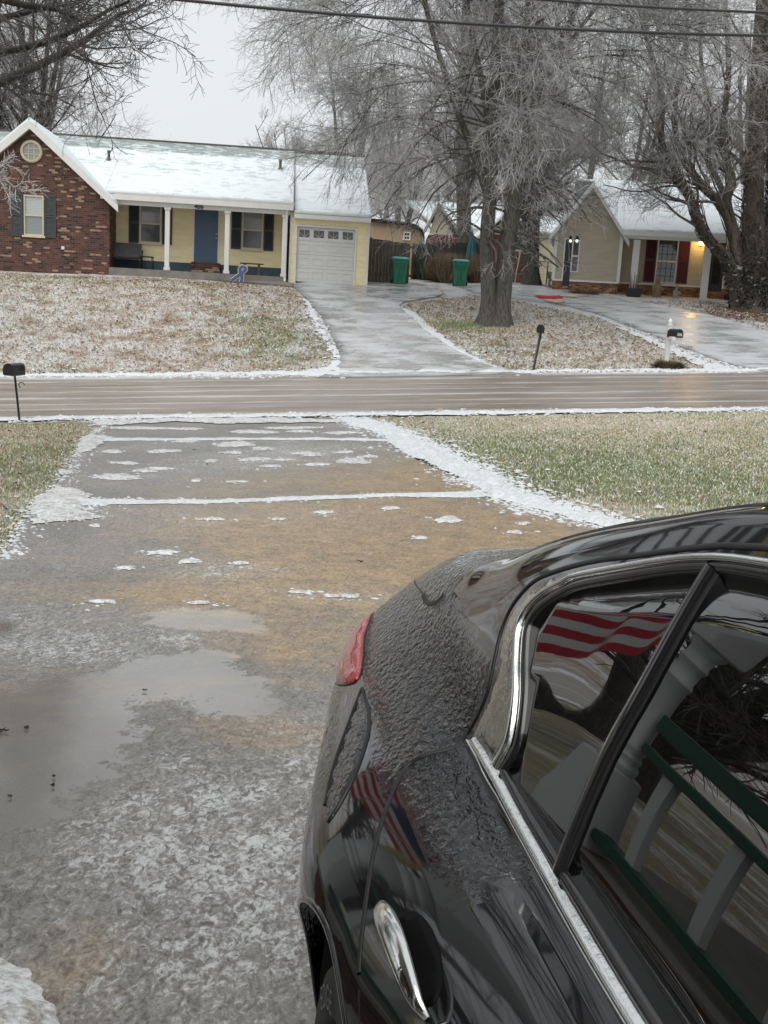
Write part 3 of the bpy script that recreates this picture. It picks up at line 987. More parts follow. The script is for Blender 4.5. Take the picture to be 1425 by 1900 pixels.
# loose crumbs of snow and ice along the borders, the strips and the road edges
def crumbs(lines, n, spread, s0, s1, seed, world=False):
    rs = np.random.RandomState(seed)
    pts = []
    for l in lines:
        P = np.array(l, float) if world else WP(l)
        seg = np.linalg.norm(np.diff(P, axis=0), axis=1); cum = np.concatenate([[0], np.cumsum(seg)])
        m = int(n * cum[-1])
        t = rs.rand(m) * cum[-1]
        q = np.stack([np.interp(t, cum, P[:, 0]), np.interp(t, cum, P[:, 1])], -1) + rs.laplace(0, spread, (m, 2))
        pts.append(q)
    P = np.vstack(pts); m = len(P)
    z = ground_z(P[:, 0], P[:, 1]) + .022
    s = s0 * np.exp(rs.randn(m) * .5); s = np.clip(s, .003, s1)
    th = rs.rand(m) * 6.28
    V = []
    for k in range(5):
        r = s * rs.uniform(.6, 1.4, m)
        V.append(np.stack([P[:, 0] + np.cos(th + k * 1.2566) * r * 1.3, P[:, 1] + np.sin(th + k * 1.2566) * r, z], -1))
    V.append(np.stack([P[:, 0] + rs.randn(m) * s * .2, P[:, 1] + rs.randn(m) * s * .2, z + s * rs.uniform(.3, .8, m)], -1))
    V = np.stack(V, 1).reshape(-1, 3)
    b = np.arange(m)[:, None] * 6
    F = np.stack([np.stack([b[:, 0] + k, b[:, 0] + (k + 1) % 5, b[:, 0] + 5], -1) for k in range(5)], 1).reshape(-1, 3)
    o = np_mesh('snow_crumbs', V, F, M['snow'], None, False); o['kind'] = 'stuff'
crumbs([[(640, 784), (700, 797), (760, 823), (830, 856), (880, 885), (930, 918), (1000, 946), (1080, 966), (1180, 988)]], 520, .12, .014, .045, 1)
crumbs([[(640, 777), (700, 789), (760, 813), (830, 850), (900, 886), (960, 920), (1060, 952), (1180, 978)]], 420, .14, .018, .05, 9)
crumbs([[(130, 930), (400, 934), (700, 924), (890, 918)], [(150, 817), (450, 817), (715, 819)]], 130, .06, .010, .03, 2)
crumbs([[(60, 950), (100, 920), (165, 930), (180, 965), (90, 972)], [(200, 785), (165, 812), (120, 880), (95, 920), (60, 950), (38, 985), (0, 1045)]], 110, .07, .010, .03, 3)
ul = np.arange(-26, 34, 1.0)
for vv, sd, nn in ((22.75, 4, 150), (23.1, 5, 60), (29.6, 6, 200), (29.9, 7, 120)):
    crumbs([np.stack(sv(ul, vv), -1)], nn, .13, .022, .06, sd, True)
crumbs([[(630, 700), (560, 700), (300, 702)], [(575, 560), (600, 610), (630, 668)], [(745, 572), (790, 618), (850, 657), (905, 683)], [(1110, 590), (1200, 626), (1290, 662), (1370, 690)]], 160, .18, .025, .07, 8)
crumbs([[(px - rx, py), (px + rx, py)] for px, py, rx, ry in pats], 60, .07, .010, .03, 10)
# heap of crusted snow at the corner nearest the camera
snow_sheet('snow_heap', [(-140, 1760), (-60, 1772), (0, 1792), (45, 1815), (80, 1850), (105, 1900), (120, 1990), (-200, 2000)], .008, .03, 12, .022, M['crust'], .03)
# ---- the far driveways
snow_far = [(549, 527), (620, 524), (690, 524), (760, 524), (800, 532), (822, 545), (812, 552), (750, 562), (740, 571), (790, 615), (850, 655), (905, 680), (985, 697), (800, 701), (588, 704), (632, 676), (628, 650), (602, 600), (572, 560), (547, 535)]
sheet('driveway', ragged(WP(snow_far), .02, .4, 5), M['drive_far'], .05, .35, None, 'structure', None, None, .10)
rd_ = [(835, 528), (900, 527), (1000, 533), (1090, 545), (1170, 560), (1250, 572), (1340, 592), (1425, 622), (1560, 668), (1560, 700), (1425, 693), (1370, 682), (1290, 655), (1200, 619), (1110, 584), (1050, 568), (960, 556), (880, 545)]
sheet('driveway', ragged(WP(rd_), .03, .4, 6), M['drive_right'], .045, .35, None, 'structure', None, None, .06)
# front walk of the left house
wk = WP([(365, 514), (400, 511), (470, 520), (545, 527), (545, 534), (450, 526), (380, 520)])
sheet('path', ragged(wk, .01, .3, 7), M['concrete'], .05, .3, None, 'structure', None, None, .05)
snow_sheet('lawn_snow', [(632, 700), (560, 698), (520, 694), (560, 690), (600, 684), (625, 668), (634, 676), (640, 690)], .08, .15, 13, .03)
snow_sheet('lawn_snow', [(575, 560), (590, 595), (612, 640), (634, 668), (622, 664), (600, 628), (578, 590), (562, 555)], .07, .15, 14, .03)
snow_sheet('lawn_snow', [(745, 572), (790, 618), (850, 657), (905, 683), (940, 688), (900, 674), (850, 646), (800, 608), (770, 580)], .07, .15, 15, .03)
snow_sheet('lawn_snow', [(1110, 590), (1200, 626), (1290, 662), (1370, 690), (1330, 692), (1280, 672), (1200, 634)], .10, .15, 16, .03)

# ---- scattered leaves, blades and frost (real little faces)
def scatter_zone(poly_px, n, rs):
    P = WP(poly_px) if not isinstance(poly_px, np.ndarray) else poly_px
    lo, hi = P.min(0), P.max(0)
    out = np.zeros((0, 2))
    while len(out) < n:
        q = lo + rs.rand(n * 2, 2) * (hi - lo)
        out = np.vstack([out, q[sdf_poly(P, q[:, 0], q[:, 1]) > 0]])
    return out[:n]
rs = np.random.RandomState(21)
Z_LEFT = [(-150, 512), (0, 508), (200, 514), (370, 522), (545, 534), (570, 570), (600, 620), (625, 660), (600, 692), (0, 700), (-150, 702)]
Z_ISL = [(750, 566), (815, 556), (880, 550), (960, 560), (1100, 588), (1200, 625), (1300, 665), (1350, 688), (1200, 692), (990, 694), (900, 674), (800, 612)]
Z_RB = [(1180, 562), (1340, 590), (1425, 618), (1560, 660), (1560, 575), (1420, 565), (1300, 560)]
Z_FR = [(640, 777), (1000, 772), (1425, 762), (1600, 760), (1700, 975), (1260, 990), (1180, 972), (1060, 945), (960, 914), (900, 880), (830, 845), (760, 808)]
Z_FL = [(-200, 790), (0, 788), (195, 785), (160, 812), (135, 850), (115, 880), (90, 915), (55, 945), (30, 985), (-10, 1045), (-250, 1200)]
def leaves(P, size, whitef_, name, lo=0.0):
    n = len(P)
    th = rs.rand(n) * 6.28
    s = size * rs.uniform(.5, 1.2, n)
    z = ground_z(P[:, 0], P[:, 1])
    tilt = rs.uniform(-.7, .7, (n, 2))
    cs, sn = np.cos(th), np.sin(th)
    V = []
    for a, b, h in ((-1, -.15, .15), (0, -.6, 0), (1, .1, .3), (.1, .6, .05)):
        dx, dy = (a * cs - b * sn) * s, (a * sn + b * cs) * s
        V.append(np.stack([P[:, 0] + dx, P[:, 1] + dy, z + .012 + h * s + np.abs(tilt[:, 0]) * s * (a + 1) * .6 + .02 * rs.rand(n)], -1))
    V = np.stack(V, 1).reshape(-1, 3)
    F = np.arange(4 * n).reshape(n, 4)
    hue = np.where(rs.rand(n) < whitef_, rs.uniform(.8, 1, n), rs.uniform(0, .78, n))
    o = np_mesh(name, V, F, M['leaves'], None, False, {'hue': np.repeat(hue, 4)})
    o['kind'] = 'stuff'
    return o
leaves(np.vstack([scatter_zone(Z_LEFT, 10000, rs)]), .05, .12, 'fallen_leaves')
leaves(np.vstack([scatter_zone(Z_ISL, 6500, rs), scatter_zone(Z_RB, 3000, rs)]), .05, .12, 'fallen_leaves')
leaves(np.vstack([scatter_zone(Z_FR, 380, rs), scatter_zone(Z_FL, 500, rs)]), .04, .05, 'fallen_leaves')
# deeper drift of brown leaves by the right trunk
leaves(scatter_zone([(1290, 570), (1340, 572), (1425, 568), (1560, 585), (1560, 605), (1425, 600), (1330, 590)], 3500, rs), .06, .12, 'leaf_drift')
def blades(P, h, name, base, frost):
    n = len(P)
    th = rs.rand(n) * 6.28
    z = ground_z(P[:, 0], P[:, 1])
    hh = h * rs.uniform(.4, 1.15, n)
    w = .0032 + .0018 * rs.rand(n)
    w = w * (1 + np.hypot(P[:, 0], P[:, 1]) / 12)
    lean = rs.uniform(.2, 1.1, n) * hh
    la = rs.rand(n) * 6.28
    A = np.stack([P[:, 0] - np.cos(th) * w, P[:, 1] - np.sin(th) * w, z - .005], -1)
    B = np.stack([P[:, 0] + np.cos(th) * w, P[:, 1] + np.sin(th) * w, z - .005], -1)
    C = np.stack([P[:, 0] + np.cos(la) * lean, P[:, 1] + np.sin(la) * lean, z + hh], -1)
    _, g, _ = lawn_attrs(P[:, 0], P[:, 1])
    g = g + .35 * np.sin(P[:, 0] * 2.1 + 1) * np.sin(P[:, 1] * 1.7) + .2 * np.sin(P[:, 0] * 5) * np.sin(P[:, 1] * 4 + 2)
    g = g * .62 - .08 + .25 * np.sin(P[:, 0] * .9 + P[:, 1] * .35)
    hue = np.where(rs.rand(n) < np.clip(g, 0.02, .9), rs.uniform(0, .45, n), rs.uniform(.5, .86, n))
    hue = np.where(rs.rand(n) < frost, rs.uniform(.88, 1, n), hue)
    o = np_mesh(name, np.stack([A, B, C], 1).reshape(-1, 3), np.arange(3 * n).reshape(n, 3), M['grassblade'], None, False, {'hue': np.repeat(hue, 3)})
    o['kind'] = 'stuff'
blades(scatter_zone(Z_FR, 120000, rs), .034, 'grass', .5, .24)
blades(scatter_zone(Z_FL, 50000, rs), .038, 'grass', .5, .18)
blades(np.vstack([scatter_zone(Z_LEFT, 30000, rs), scatter_zone(Z_ISL, 16000, rs)]), .06, 'grass', .5, .10)

c = on_ground(868, 607)
P = rs.randn(9000, 2) * [.75, .38] + c[:2]
blades(P, .10, 'grass', .5, .12)
c = on_ground(535, 625)
P = rs.randn(7000, 2) * [.9, 1.6] + c[:2]
blades(P[P[:, 0] < -3.2], .07, 'grass', .5, .2)
def pu(px, py, v):
    p = at_v(px, py, v)
    u, _ = uv_of(p[0], p[1])
    return u, p[2]
class Frame:
    """a house frame: local x along the front, y to the back, z up"""
    def __init__(s, kind, D, x0, z0, rot=0.0):
        s.kind, s.D, s.x0, s.z0, s.rot = kind, D, x0, z0, rot
        if kind == 'street':
            s.loc = (*sv(x0, D), z0); s.rz = A6
        else:
            s.loc = (x0, D, z0); s.rz = rot
    def at(s, px, py, dy=0.0):
        """local (x, z) of a photo point lying dy behind the front plane"""
        if s.kind == 'street':
            u, z = pu(px, py, s.D + dy)
            return u - s.x0, z - s.z0
        d = ray(px, py)
        ax, ay = np.array([cos(s.rot), sin(s.rot)]), np.array([-sin(s.rot), cos(s.rot)])
        t = (np.array([s.x0, s.D]) @ ay + dy) / (d[:2] @ ay)
        p = np.array([0, 0, CAM_H]) + d * t
        return (p[:2] - [s.x0, s.D]) @ ax, p[2] - s.z0
    def world(s, x, y, z):
        return np.array([s.loc[0] + x * cos(s.rz) - y * sin(s.rz), s.loc[1] + x * sin(s.rz) + y * cos(s.rz), s.loc[2] + z])
    def x(s, px, py, dy=0.0): return s.at(px, py, dy)[0]
    def z(s, px, py, dy=0.0): return s.at(px, py, dy)[1]
def lap(mb, x0, x1, z0, z1, y, holes=(), lap_h=.11, clip=None, dirn=1, axis='x'):
    """lapped boards: each course leans out at its foot"""
    n = max(1, int(round((z1 - z0) / lap_h)))
    h = (z1 - z0) / n
    for i in range(n):
        a, b = z0 + i * h, z0 + (i + 1) * h
        lo, hi = x0, x1
        if clip:
            lo, hi = max(x0, clip(b)[0]), min(x1, clip(b)[1])
            if hi - lo < .05: continue
        segs = [(lo, hi)]
        for (hx0, hx1, hz0, hz1) in holes:
            if b > hz0 + .02 and a < hz1 - .02:
                ns = []
                for s0, s1 in segs:
                    if hx1 <= s0 or hx0 >= s1: ns.append((s0, s1)); continue
                    if s0 < hx0: ns.append((s0, hx0))
                    if s1 > hx1: ns.append((hx1, s1))
                segs = ns
        for s0, s1 in segs:
            if s1 - s0 < .01: continue
            o = .018 * dirn
            if axis == 'x':
                v = [(s0, y - o, a), (s1, y - o, a), (s1, y - .002 * dirn, b), (s0, y - .002 * dirn, b), (s0, y, a), (s1, y, a)]
            else:
                v = [(y - o, s0, a), (y - o, s1, a), (y - .002 * dirn, s1, b), (y - .002 * dirn, s0, b), (y, s0, a), (y, s1, a)]
            mb.add(v, [(0, 1, 2, 3), (4, 5, 1, 0)], False)
def wall_holes(mb, x0, x1, z0, z1, y0, y1, holes):
    """a solid wall slab with rectangular openings"""
    xs = sorted({x0, x1, *[h[0] for h in holes], *[h[1] for h in holes]})
    for a, b in zip(xs[:-1], xs[1:]):
        c = (a + b) / 2
        hs = sorted([(h[2], h[3]) for h in holes if h[0] < c < h[1]])
        z = z0
        for p, q in hs:
            if p > z + .001: mb.box(a, b, y0, y1, z, p)
            z = q
        if z < z1 - .001: mb.box(a, b, y0, y1, z, z1)
def window(e, x0, x1, z0, z1, y, pane, frame, grid=(1, 2), fw=.06, sill=True, name='window', two=None):
    mb = MB()
    d0, d1 = y - .05, y + .07
    mb.box(x0, x0 + fw, d0, d1, z0, z1); mb.box(x1 - fw, x1, d0, d1, z0, z1)
    mb.box(x0 + fw, x1 - fw, d0, d1, z1 - fw, z1); mb.box(x0 + fw, x1 - fw, d0, d1, z0, z0 + fw)
    nx, nz = grid
    for i in range(1, nz):
        zz = z0 + (z1 - z0) * i / nz
        mb.box(x0 + fw, x1 - fw, y - .035, y + .05, zz - .028, zz + .028)
    for i in range(1, nx):
        xx = x0 + (x1 - x0) * i / nx
        mb.box(xx - .012, xx + .012, y - .03, y + .035, z0 + fw, z1 - fw)
    w = mb.build(name, frame, e)
    # the pane's own origin sits at its middle
    def pane_box(a, b, c, d, m, nm='pane'):
        p = MB(); p.box(a - (a + b) / 2, b - (a + b) / 2, .0, .02, c - (c + d) / 2, d - (c + d) / 2)
        o = p.build(nm, m, w); o.location = ((a + b) / 2, y + .01, (c + d) / 2)
        return o
    pane_box(x0 + fw, x1 - fw, z0 + fw, z1 - fw, pane)
    if sill:
        s = MB(); s.box(x0 - .06, x1 + .06, y - .10, y + .02, z0 - .07, z0 - .002); s.build('sill', frame, w)
    return w
def shutter(e, x0, x1, z0, z1, y, m):
    mb = MB()
    fw = .05
    mb.box(x0, x0 + fw, y - .045, y, z0, z1); mb.box(x1 - fw, x1, y - .045, y, z0, z1)
    for zz in (z0, (z0 + z1) / 2 - .03, z1 - .06): mb.box(x0 + fw, x1 - fw, y - .045, y, zz, zz + .06)
    z = z0 + .075
    while z < z1 - .07:
        if not ((z0 + z1) / 2 - .05 < z < (z0 + z1) / 2 + .03):
            mb.add([(x0 + fw, y - .035, z), (x1 - fw, y - .035, z), (x1 - fw, y - .008, z + .045), (x0 + fw, y - .008, z + .045)], [(0, 1, 2, 3)], False)
        z += .045
    mb.box(x0 + fw, x1 - fw, y - .007, y - .002, z0 + .06, z1 - .06)
    return mb.build('shutter', m, e)
def roof_plane(name, e, P00, P10, P11, P01, cover, nx=60, ny=24, thick=.14, mat=None, clip=None):
    """a sloping roof sheet with real thickness; cover(a, b) = how thick the snow lies"""
    P00, P10, P11, P01 = [np.array(p, float) for p in (P00, P10, P11, P01)]
    a = np.linspace(0, 1, nx)[None, :, None]; b = np.linspace(0, 1, ny)[:, None, None]
    G = (P00 * (1 - a) + P10 * a) * (1 - b) + (P01 * (1 - a) + P11 * a) * b
    nrm = np.cross(P10 - P00, P01 - P00); nrm /= np.linalg.norm(nrm)
    if nrm[2] < 0: nrm = -nrm
    rs = np.random.RandomState(3)
    top = G + nrm * (rs.rand(ny, nx, 1) * .008)
    low = G - nrm * thick
    V = np.vstack([top.reshape(-1, 3), low.reshape(-1, 3)])
    ii = np.arange(nx * ny).reshape(ny, nx)
    F = np.stack([ii[:-1, :-1], ii[:-1, 1:], ii[1:, 1:], ii[1:, :-1]], -1).reshape(-1, 4)
    k = nx * ny
    Fl = F[:, ::-1] + k
    def side(l):
        l = np.array(l)
        return np.stack([l[:-1], l[:-1] + k, l[1:] + k, l[1:]], -1)
    S = np.vstack([side(ii[0, :]), side(ii[:, -1]), side(ii[-1, ::-1]), side(ii[::-1, 0])])
    A, B = np.broadcast_arrays(a[..., 0], b[..., 0])
    cv = cover(A, B).ravel()
    return np_mesh(name, V, np.vstack([F, Fl, S]), mat or M['snowroof'], e, False, {'cover': np.concatenate([cv, cv])})

# =================================================================== the yellow house
FL = Frame('street', 43.5, -8.0, 2.05)
H1 = empty('house', FL.loc, FL.rz, 'pale yellow ranch house with brick gable wing, blue front door and single garage', 'house')
X = FL.x
xb0, xb1 = X(58, 440) * 2 - X(204, 440), X(203, 440)      # brick wing
xapex, zapex = FL.at(58, 226)
zeave = FL.z(213, 366)
zb = -.35
# brick wing wall with gable and window openings
wx0, wx1, wz0, wz1 = X(44, 400), X(81, 400), FL.z(62, 437), FL.z(62, 362)
cx_, cz_ = FL.at(58.5, 281)
mb = MB()
half = (xb1 - xapex)
slope = (zapex - .22 - zeave) / half
wall_holes(mb, xb0, xb1, zb, zeave, 0, .25, [(wx0, wx1, wz0, wz1)])
mb.add([(xb0, 0, zeave), (xb1, 0, zeave), (xapex, 0, zeave + slope * half), (xb0, .25, zeave), (xb1, .25, zeave), (xapex, .25, zeave + slope * half)],
       [(0, 1, 2), (3, 5, 4), (1, 4, 5, 2), (0, 2, 5, 3)], False)
mb.box(xb1 - .25, xb1, .252, 5.0, zb, zeave); mb.box(xb0, xb0 + .25, .252, 5.0, zb, zeave)
mb.build('brick_wall', M['brick'], H1)
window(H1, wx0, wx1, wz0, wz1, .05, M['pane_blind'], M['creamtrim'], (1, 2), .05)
shutter(H1, X(20, 400), wx0 - .03, wz0 - .05, wz1 + .03, -.003, M['shutter'])
shutter(H1, wx1 + .03, X(104, 400), wz0 - .05, wz1 + .03, -.003, M['shutter'])
# soldier course sill, round gable window
mb = MB(); r0 = .40
mb.lathe([(r0 - .09, -.07), (r0, -.07), (r0 + .01, -.02), (r0 + .01, .02), (r0 - .09, .02), (r0 - .09, -.07)], 40, (cx_, 0, cz_), 'y')
rw = mb.build('round_window', M['creamtrim'], H1)
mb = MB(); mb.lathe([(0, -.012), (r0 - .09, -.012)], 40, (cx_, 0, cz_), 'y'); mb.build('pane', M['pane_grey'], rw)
mb = MB()
for d in (-.1, .1):
    L_ = math.sqrt((r0 - .09)**2 - d * d)
    mb.box(cx_ + d - .012, cx_ + d + .012, -.03, -.013, cz_ - L_, cz_ + L_)
    mb.box(cx_ - L_, cx_ + L_, -.034, -.013, cz_ + d - .012, cz_ + d + .012)
mb.build('muntin', M['creamtrim'], rw)
mb = MB(); ox_, oz_ = FL.at(117, 460); mb.box(ox_ - .06, ox_ + .06, -.05, -.001, oz_ - .06, oz_ + .06); mb.build('outlet_cover', M['white'], H1, bevel=.01)
mb = MB(); ox_, oz_ = FL.at(133, 494); mb.tube([(ox_, -.10, oz_), (ox_, -.0, oz_)], .035, 8); mb.build('hose_tap', M['iron'], H1)
# wing roof (gable running back) and its white rake boards
rk = .30
for sg in (-1, 1):
    xo = xapex + sg * (half + .36)
    zo = zapex - (zapex - zeave) / half * (half + .36) + .12
    roof_plane('wing_roof', H1, (xapex, -.32, zapex + .12), (xapex, 5.2, zapex + .12), (xo, 5.2, zo), (xo, -.32, zo), lambda a, b: .95 + 0 * a, 20, 20, .10)
    mb = MB()
    p, q = np.array([xapex, -.34, zapex + .02]), np.array([xo, -.34, zo - .1])
    d = (q - p); up = np.array([0, 0, .27])
    mb.add([p + up * .0 - np.array([0, 0, .0]), q, q + np.array([0, 0, -.26]), p + np.array([0, 0, -.30]), p + np.array([0, .04, 0]), q + np.array([0, .04, 0]), q + np.array([0, .04, -.26]), p + np.array([0, .04, -.30])],
           [(0, 1, 2, 3), (4, 7, 6, 5), (0, 4, 5, 1), (2, 6, 7, 3), (1, 5, 6, 2)], False)
    # soffit under the overhang
    p2, q2 = p + np.array([0, .04, -.26]), q + np.array([0, .04, -.23])
    mb.add([p2, q2, q2 + np.array([0, .30, 0]), p2 + np.array([0, .30, 0])], [(0, 1, 2, 3)], False)
    mb.build('rake_board', M['white'], H1)
# porch: slab, wall, beam, posts
PD = 1.7
zs = FL.z(370, 505); 
xpe = X(531, 470)
mb = MB(); mb.box(xb1 + .002, xpe + .05, -.12, PD, zb - .3, zs); mb.build('porch_slab', M['concrete'], H1, bevel=.02)
zbeam0, zbeam1 = FL.z(370, 388.5), FL.z(370, 374)
dzw = FL.z(263, 404, PD) - FL.z(263, 404, 0)
def XP(px): return FL.x(px, 440, PD)
def ZP(px, py): return FL.z(px, py, PD)
dx0, dx1 = XP(360.5), XP(404.5)
dz0, dz1 = ZP(382, 487), ZP(382, 386.5)
w1 = (XP(259.5), XP(299), ZP(280, 451), ZP(280, 379)); w2 = (XP(449), XP(487.5), ZP(468, 462.5), ZP(468, 391))
zfn = (ZP(330, 489) + ZP(450, 494)) / 2
zfn = ZP(380, 489.5)
mb = MB()
lap(mb, xb1 + .003, xpe + .0, zfn, zbeam1 + .25, PD, [(dx0 - .06, dx1 + .06, dz0 - .01, dz1 + .07), w1, w2])
mb.build('porch_wall', M['yellow'], H1)
mb = MB(); wall_holes(mb, xb1 + .003, xpe, zfn, zbeam1 + .25, PD + .004, PD + .12, [(dx0, dx1, dz0, dz1), w1, w2]); mb.build('wall_sheathing', M['yellow'], H1)
mb = MB(); mb.box(xb1 + .003, dx0 - .08, PD - .03, PD + .1, zs, zfn - .002); mb.box(dx1 + .08, xpe, PD - .03, PD + .1, zs, zfn - .002); mb.box(dx0 - .08, dx1 + .08, PD - .02, PD + .1, zs, dz0 - .002); mb.build('foundation', M['grayblue'], H1)
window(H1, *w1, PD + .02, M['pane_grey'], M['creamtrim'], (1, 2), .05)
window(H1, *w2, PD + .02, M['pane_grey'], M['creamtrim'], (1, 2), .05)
shw = .40
for (a, b, c, d) in (w1, w2):
    shutter(H1, a - shw - .03, a - .03, c - .03, d + .03, PD - .018, M['shutter'])
    shutter(H1, b + .03, b + shw + .03, c - .03, d + .03, PD - .018, M['shutter'])
# front door: frame, six panel leaf, handle
mb = MB(); mb.box(dx0 - .06, dx0, PD - .03, PD + .08, dz0, dz1 + .06); mb.box(dx1, dx1 + .06, PD - .03, PD + .08, dz0, dz1 + .06); mb.box(dx0, dx1, PD - .03, PD + .08, dz1, dz1 + .06)
mb.build('door_frame', M['white'], H1)
mb = MB()
mb.box(dx0 + .003, dx1 - .003, PD + .015, PD + .06, dz0 + .01, dz1 - .003)
W_, H_ = dx1 - dx0, dz1 - dz0
dr_ = mb.build('front_door', M['bluedoor'], H1)
mb = MB()
for fx0, fx1 in ((.13, .44), (.56, .87)):
    for fz0, fz1 in ((.09, .36), (.43, .74), (.80, .93)):
        a, b, c, d = dx0 + W_ * fx0, dx0 + W_ * fx1, dz0 + H_ * fz0, dz0 + H_ * fz1
        mb.box(a, b, PD + .003, PD + .014, c, c + .025); mb.box(a, b, PD + .003, PD + .014, d - .025, d); mb.box(a, a + .025, PD + .003, PD + .014, c + .025, d - .025); mb.box(b - .025, b, PD + .003, PD + .014, c + .025, d - .025)
        mb.box(a + .05, b - .05, PD + .007, PD + .014, c + .05, d - .05)
mb.build('door_moulding', M['bluedoor'], dr_)
mb = MB(); mb.lathe([(0, -.06), (.03, -.05), (.032, -.02), (.012, -.01), (.012, .02)], 12, (dx1 - .07, PD + .01, dz0 + H_ * .46), 'y'); mb.build('door_knob', M['creamtrim'], dr_)
mb = MB(); mb.lathe([(0, -.02), (.03, -.018), (.03, .01)], 12, (dx1 - .07, PD + .01, dz0 + H_ * .54), 'y'); mb.build('deadbolt', M['creamtrim'], dr_)
# brick steps
mb = MB(); mb.box(dx0 - .08, dx1 + .12, PD - .62, PD - .35, zs + .001, zs + .17); mb.box(dx0 - .08, dx1 + .12, PD - .348, PD - .031, zs + .001, dz0 - .01); mb.build('front_steps', M['brick'], H1)
# beam, ceiling, posts, gutter
mb = MB(); mb.box(xb1 + .003, xpe + .10, -.06, .10, zbeam0, zbeam1 + .02); mb.build('porch_beam', M['white'], H1)
mb = MB(); mb.box(xb1 + .003, xpe, .102, PD - .02, zbeam1 - .02, zbeam1 + .02); mb.build('porch_ceiling', M['white'], H1)
for px in (310.5, 421.5, 528):
    xx = X(px, 440)
    mb = MB(); mb.box(xx - .09, xx + .09, -.08, .10, zs + .13, zbeam0 - .10); mb.box(xx - .12, xx + .12, -.11, .13, zs + .001, zs + .128); mb.box(xx - .12, xx + .12, -.11, .13, zbeam0 - .098, zbeam0 - .001)
    mb.build('porch_post', M['white'], H1, bevel=.012)
gz = FL.z(380, 371)
mb = MB()
prof = [(0, 0), (-.11, .03), (-.13, .11), (-.115, .125), (0, .125)]
gx0, gx1 = X(215, 370), X(546, 385)
vs = [(gx0, -.16 + p[0], gz - .05 + p[1]) for p in prof] + [(gx1, -.16 + p[0], gz - .05 + p[1]) for p in prof]
mb.add(vs, [(i, (i + 1) % 5, (i + 1) % 5 + 5, i + 5) for i in range(5)] + [(4, 3, 2, 1, 0), (5, 6, 7, 8, 9)], False)
mb.build('gutter', M['white'], H1)
dxp = X(531, 440)
mb = MB(); mb.tube([(dxp, -.22, gz - .05), (dxp, -.22, gz - .2), (dxp, -.15, gz - .38), (dxp, -.15, zs - .05), (dxp + .0, -.30, zs - .18)], .042, 6, smooth=False); mb.build('downspout', M['white'], H1)
# garage
xg0, xg1 = xpe + .12, X(684, 470)
gd = (X(550, 470), X(657.5, 470), FL.z(603, 525), FL.z(603, 423))
zge = FL.z(610, 399)
mb = MB(); lap(mb, xg0, xg1 - .08, zb + .1, zge + .05, .05, [(gd[0] - .07, gd[1] + .07, zb, gd[3] + .08)]); mb.build('garage_wall', M['yellow'], H1)
mb = MB(); wall_holes(mb, xg0, xg1 - .02, zb + .1, zge + .05, .055, .2, [(gd[0], gd[1], zb, gd[3])]); mb.box(xg1 - .17, xg1 - .02, .202, 8.6, zb + .1, zge + .05); mb.box(xg0, xg0 + .1, .202, PD, zb + .1, zge + .05); mb.build('garage_sheathing', M['yellow'], H1)
mb = MB()
lap(mb, .2, 8.6, zb + .1, zge + .05, xg1 - .018, (), .11, None, -1, 'y'); mb.build('side_wall', M['yellow'], H1)
mb = MB(); mb.box(xg1 - .08, xg1 + .01, .02, .14, zb + .1, zge); mb.build('corner_trim', M['white'], H1)
mb = MB(); mb.box(xg0, xg0 + .07, .02, .06, zb + .1, zge); mb.build('corner_trim', M['white'], H1)
mb = MB(); mb.box(gd[0] - .07, gd[0], .01, .2, zb + .1, gd[3] + .07); mb.box(gd[1], gd[1] + .07, .01, .2, zb + .1, gd[3] + .07); mb.box(gd[0], gd[1], .01, .2, gd[3], gd[3] + .07); mb.build('garage_door_frame', M['white'], H1)
mb = MB()
nP = 4
gh = (gd[3] - gd[2]) / nP
for i in range(nP):
    a, b = gd[2] + i * gh + .004, gd[2] + (i + 1) * gh - .004
    wins = []
    if i == nP - 1:
        wwd = (gd[1] - gd[0]) / 4
        wins = [(gd[0] + wwd * (k + .5) - .20, gd[0] + wwd * (k + .5) + .20, a + .13, b - .10) for k in range(4)]
        wall_holes(mb, gd[0] + .004, gd[1] - .004, a, b, .10, .14, wins)
    else:
        mb.box(gd[0] + .004, gd[1] - .004, .10, .14, a, b)
        for k in range(4):
            wwd = (gd[1] - gd[0]) / 4
            x0_, x1_ = gd[0] + wwd * k + .07, gd[0] + wwd * (k + 1) - .07
            z0_, z1_ = a + .12, b - .12
            mb.box(x0_, x1_, .086, .099, z0_, z0_ + .02); mb.box(x0_, x1_, .086, .099, z1_ - .02, z1_); mb.box(x0_, x0_ + .02, .086, .099, z0_ + .02, z1_ - .02); mb.box(x1_ - .02, x1_, .086, .099, z0_ + .02, z1_ - .02)
gdo = mb.build('garage_door', M['whitepanel'], H1)
for (a, b, c, d) in wins:
    p = MB(); p.box(a - .02, b + .02, .115, .125, c - .02, d + .02); w_ = p.build('door_window', M['pane_dark'], gdo)
    p = MB()
    cxm = (a + b) / 2
    for ang in (35, 90, 145):
        p.bar((cxm, .105, c + .01), (cxm + cos(radians(ang)) * .2, .105, c + .01 + sin(radians(ang)) * (d - c) * .9), .012, .012, (0, 1, 0))
    p.build('muntin', M['whitepanel'], w_)
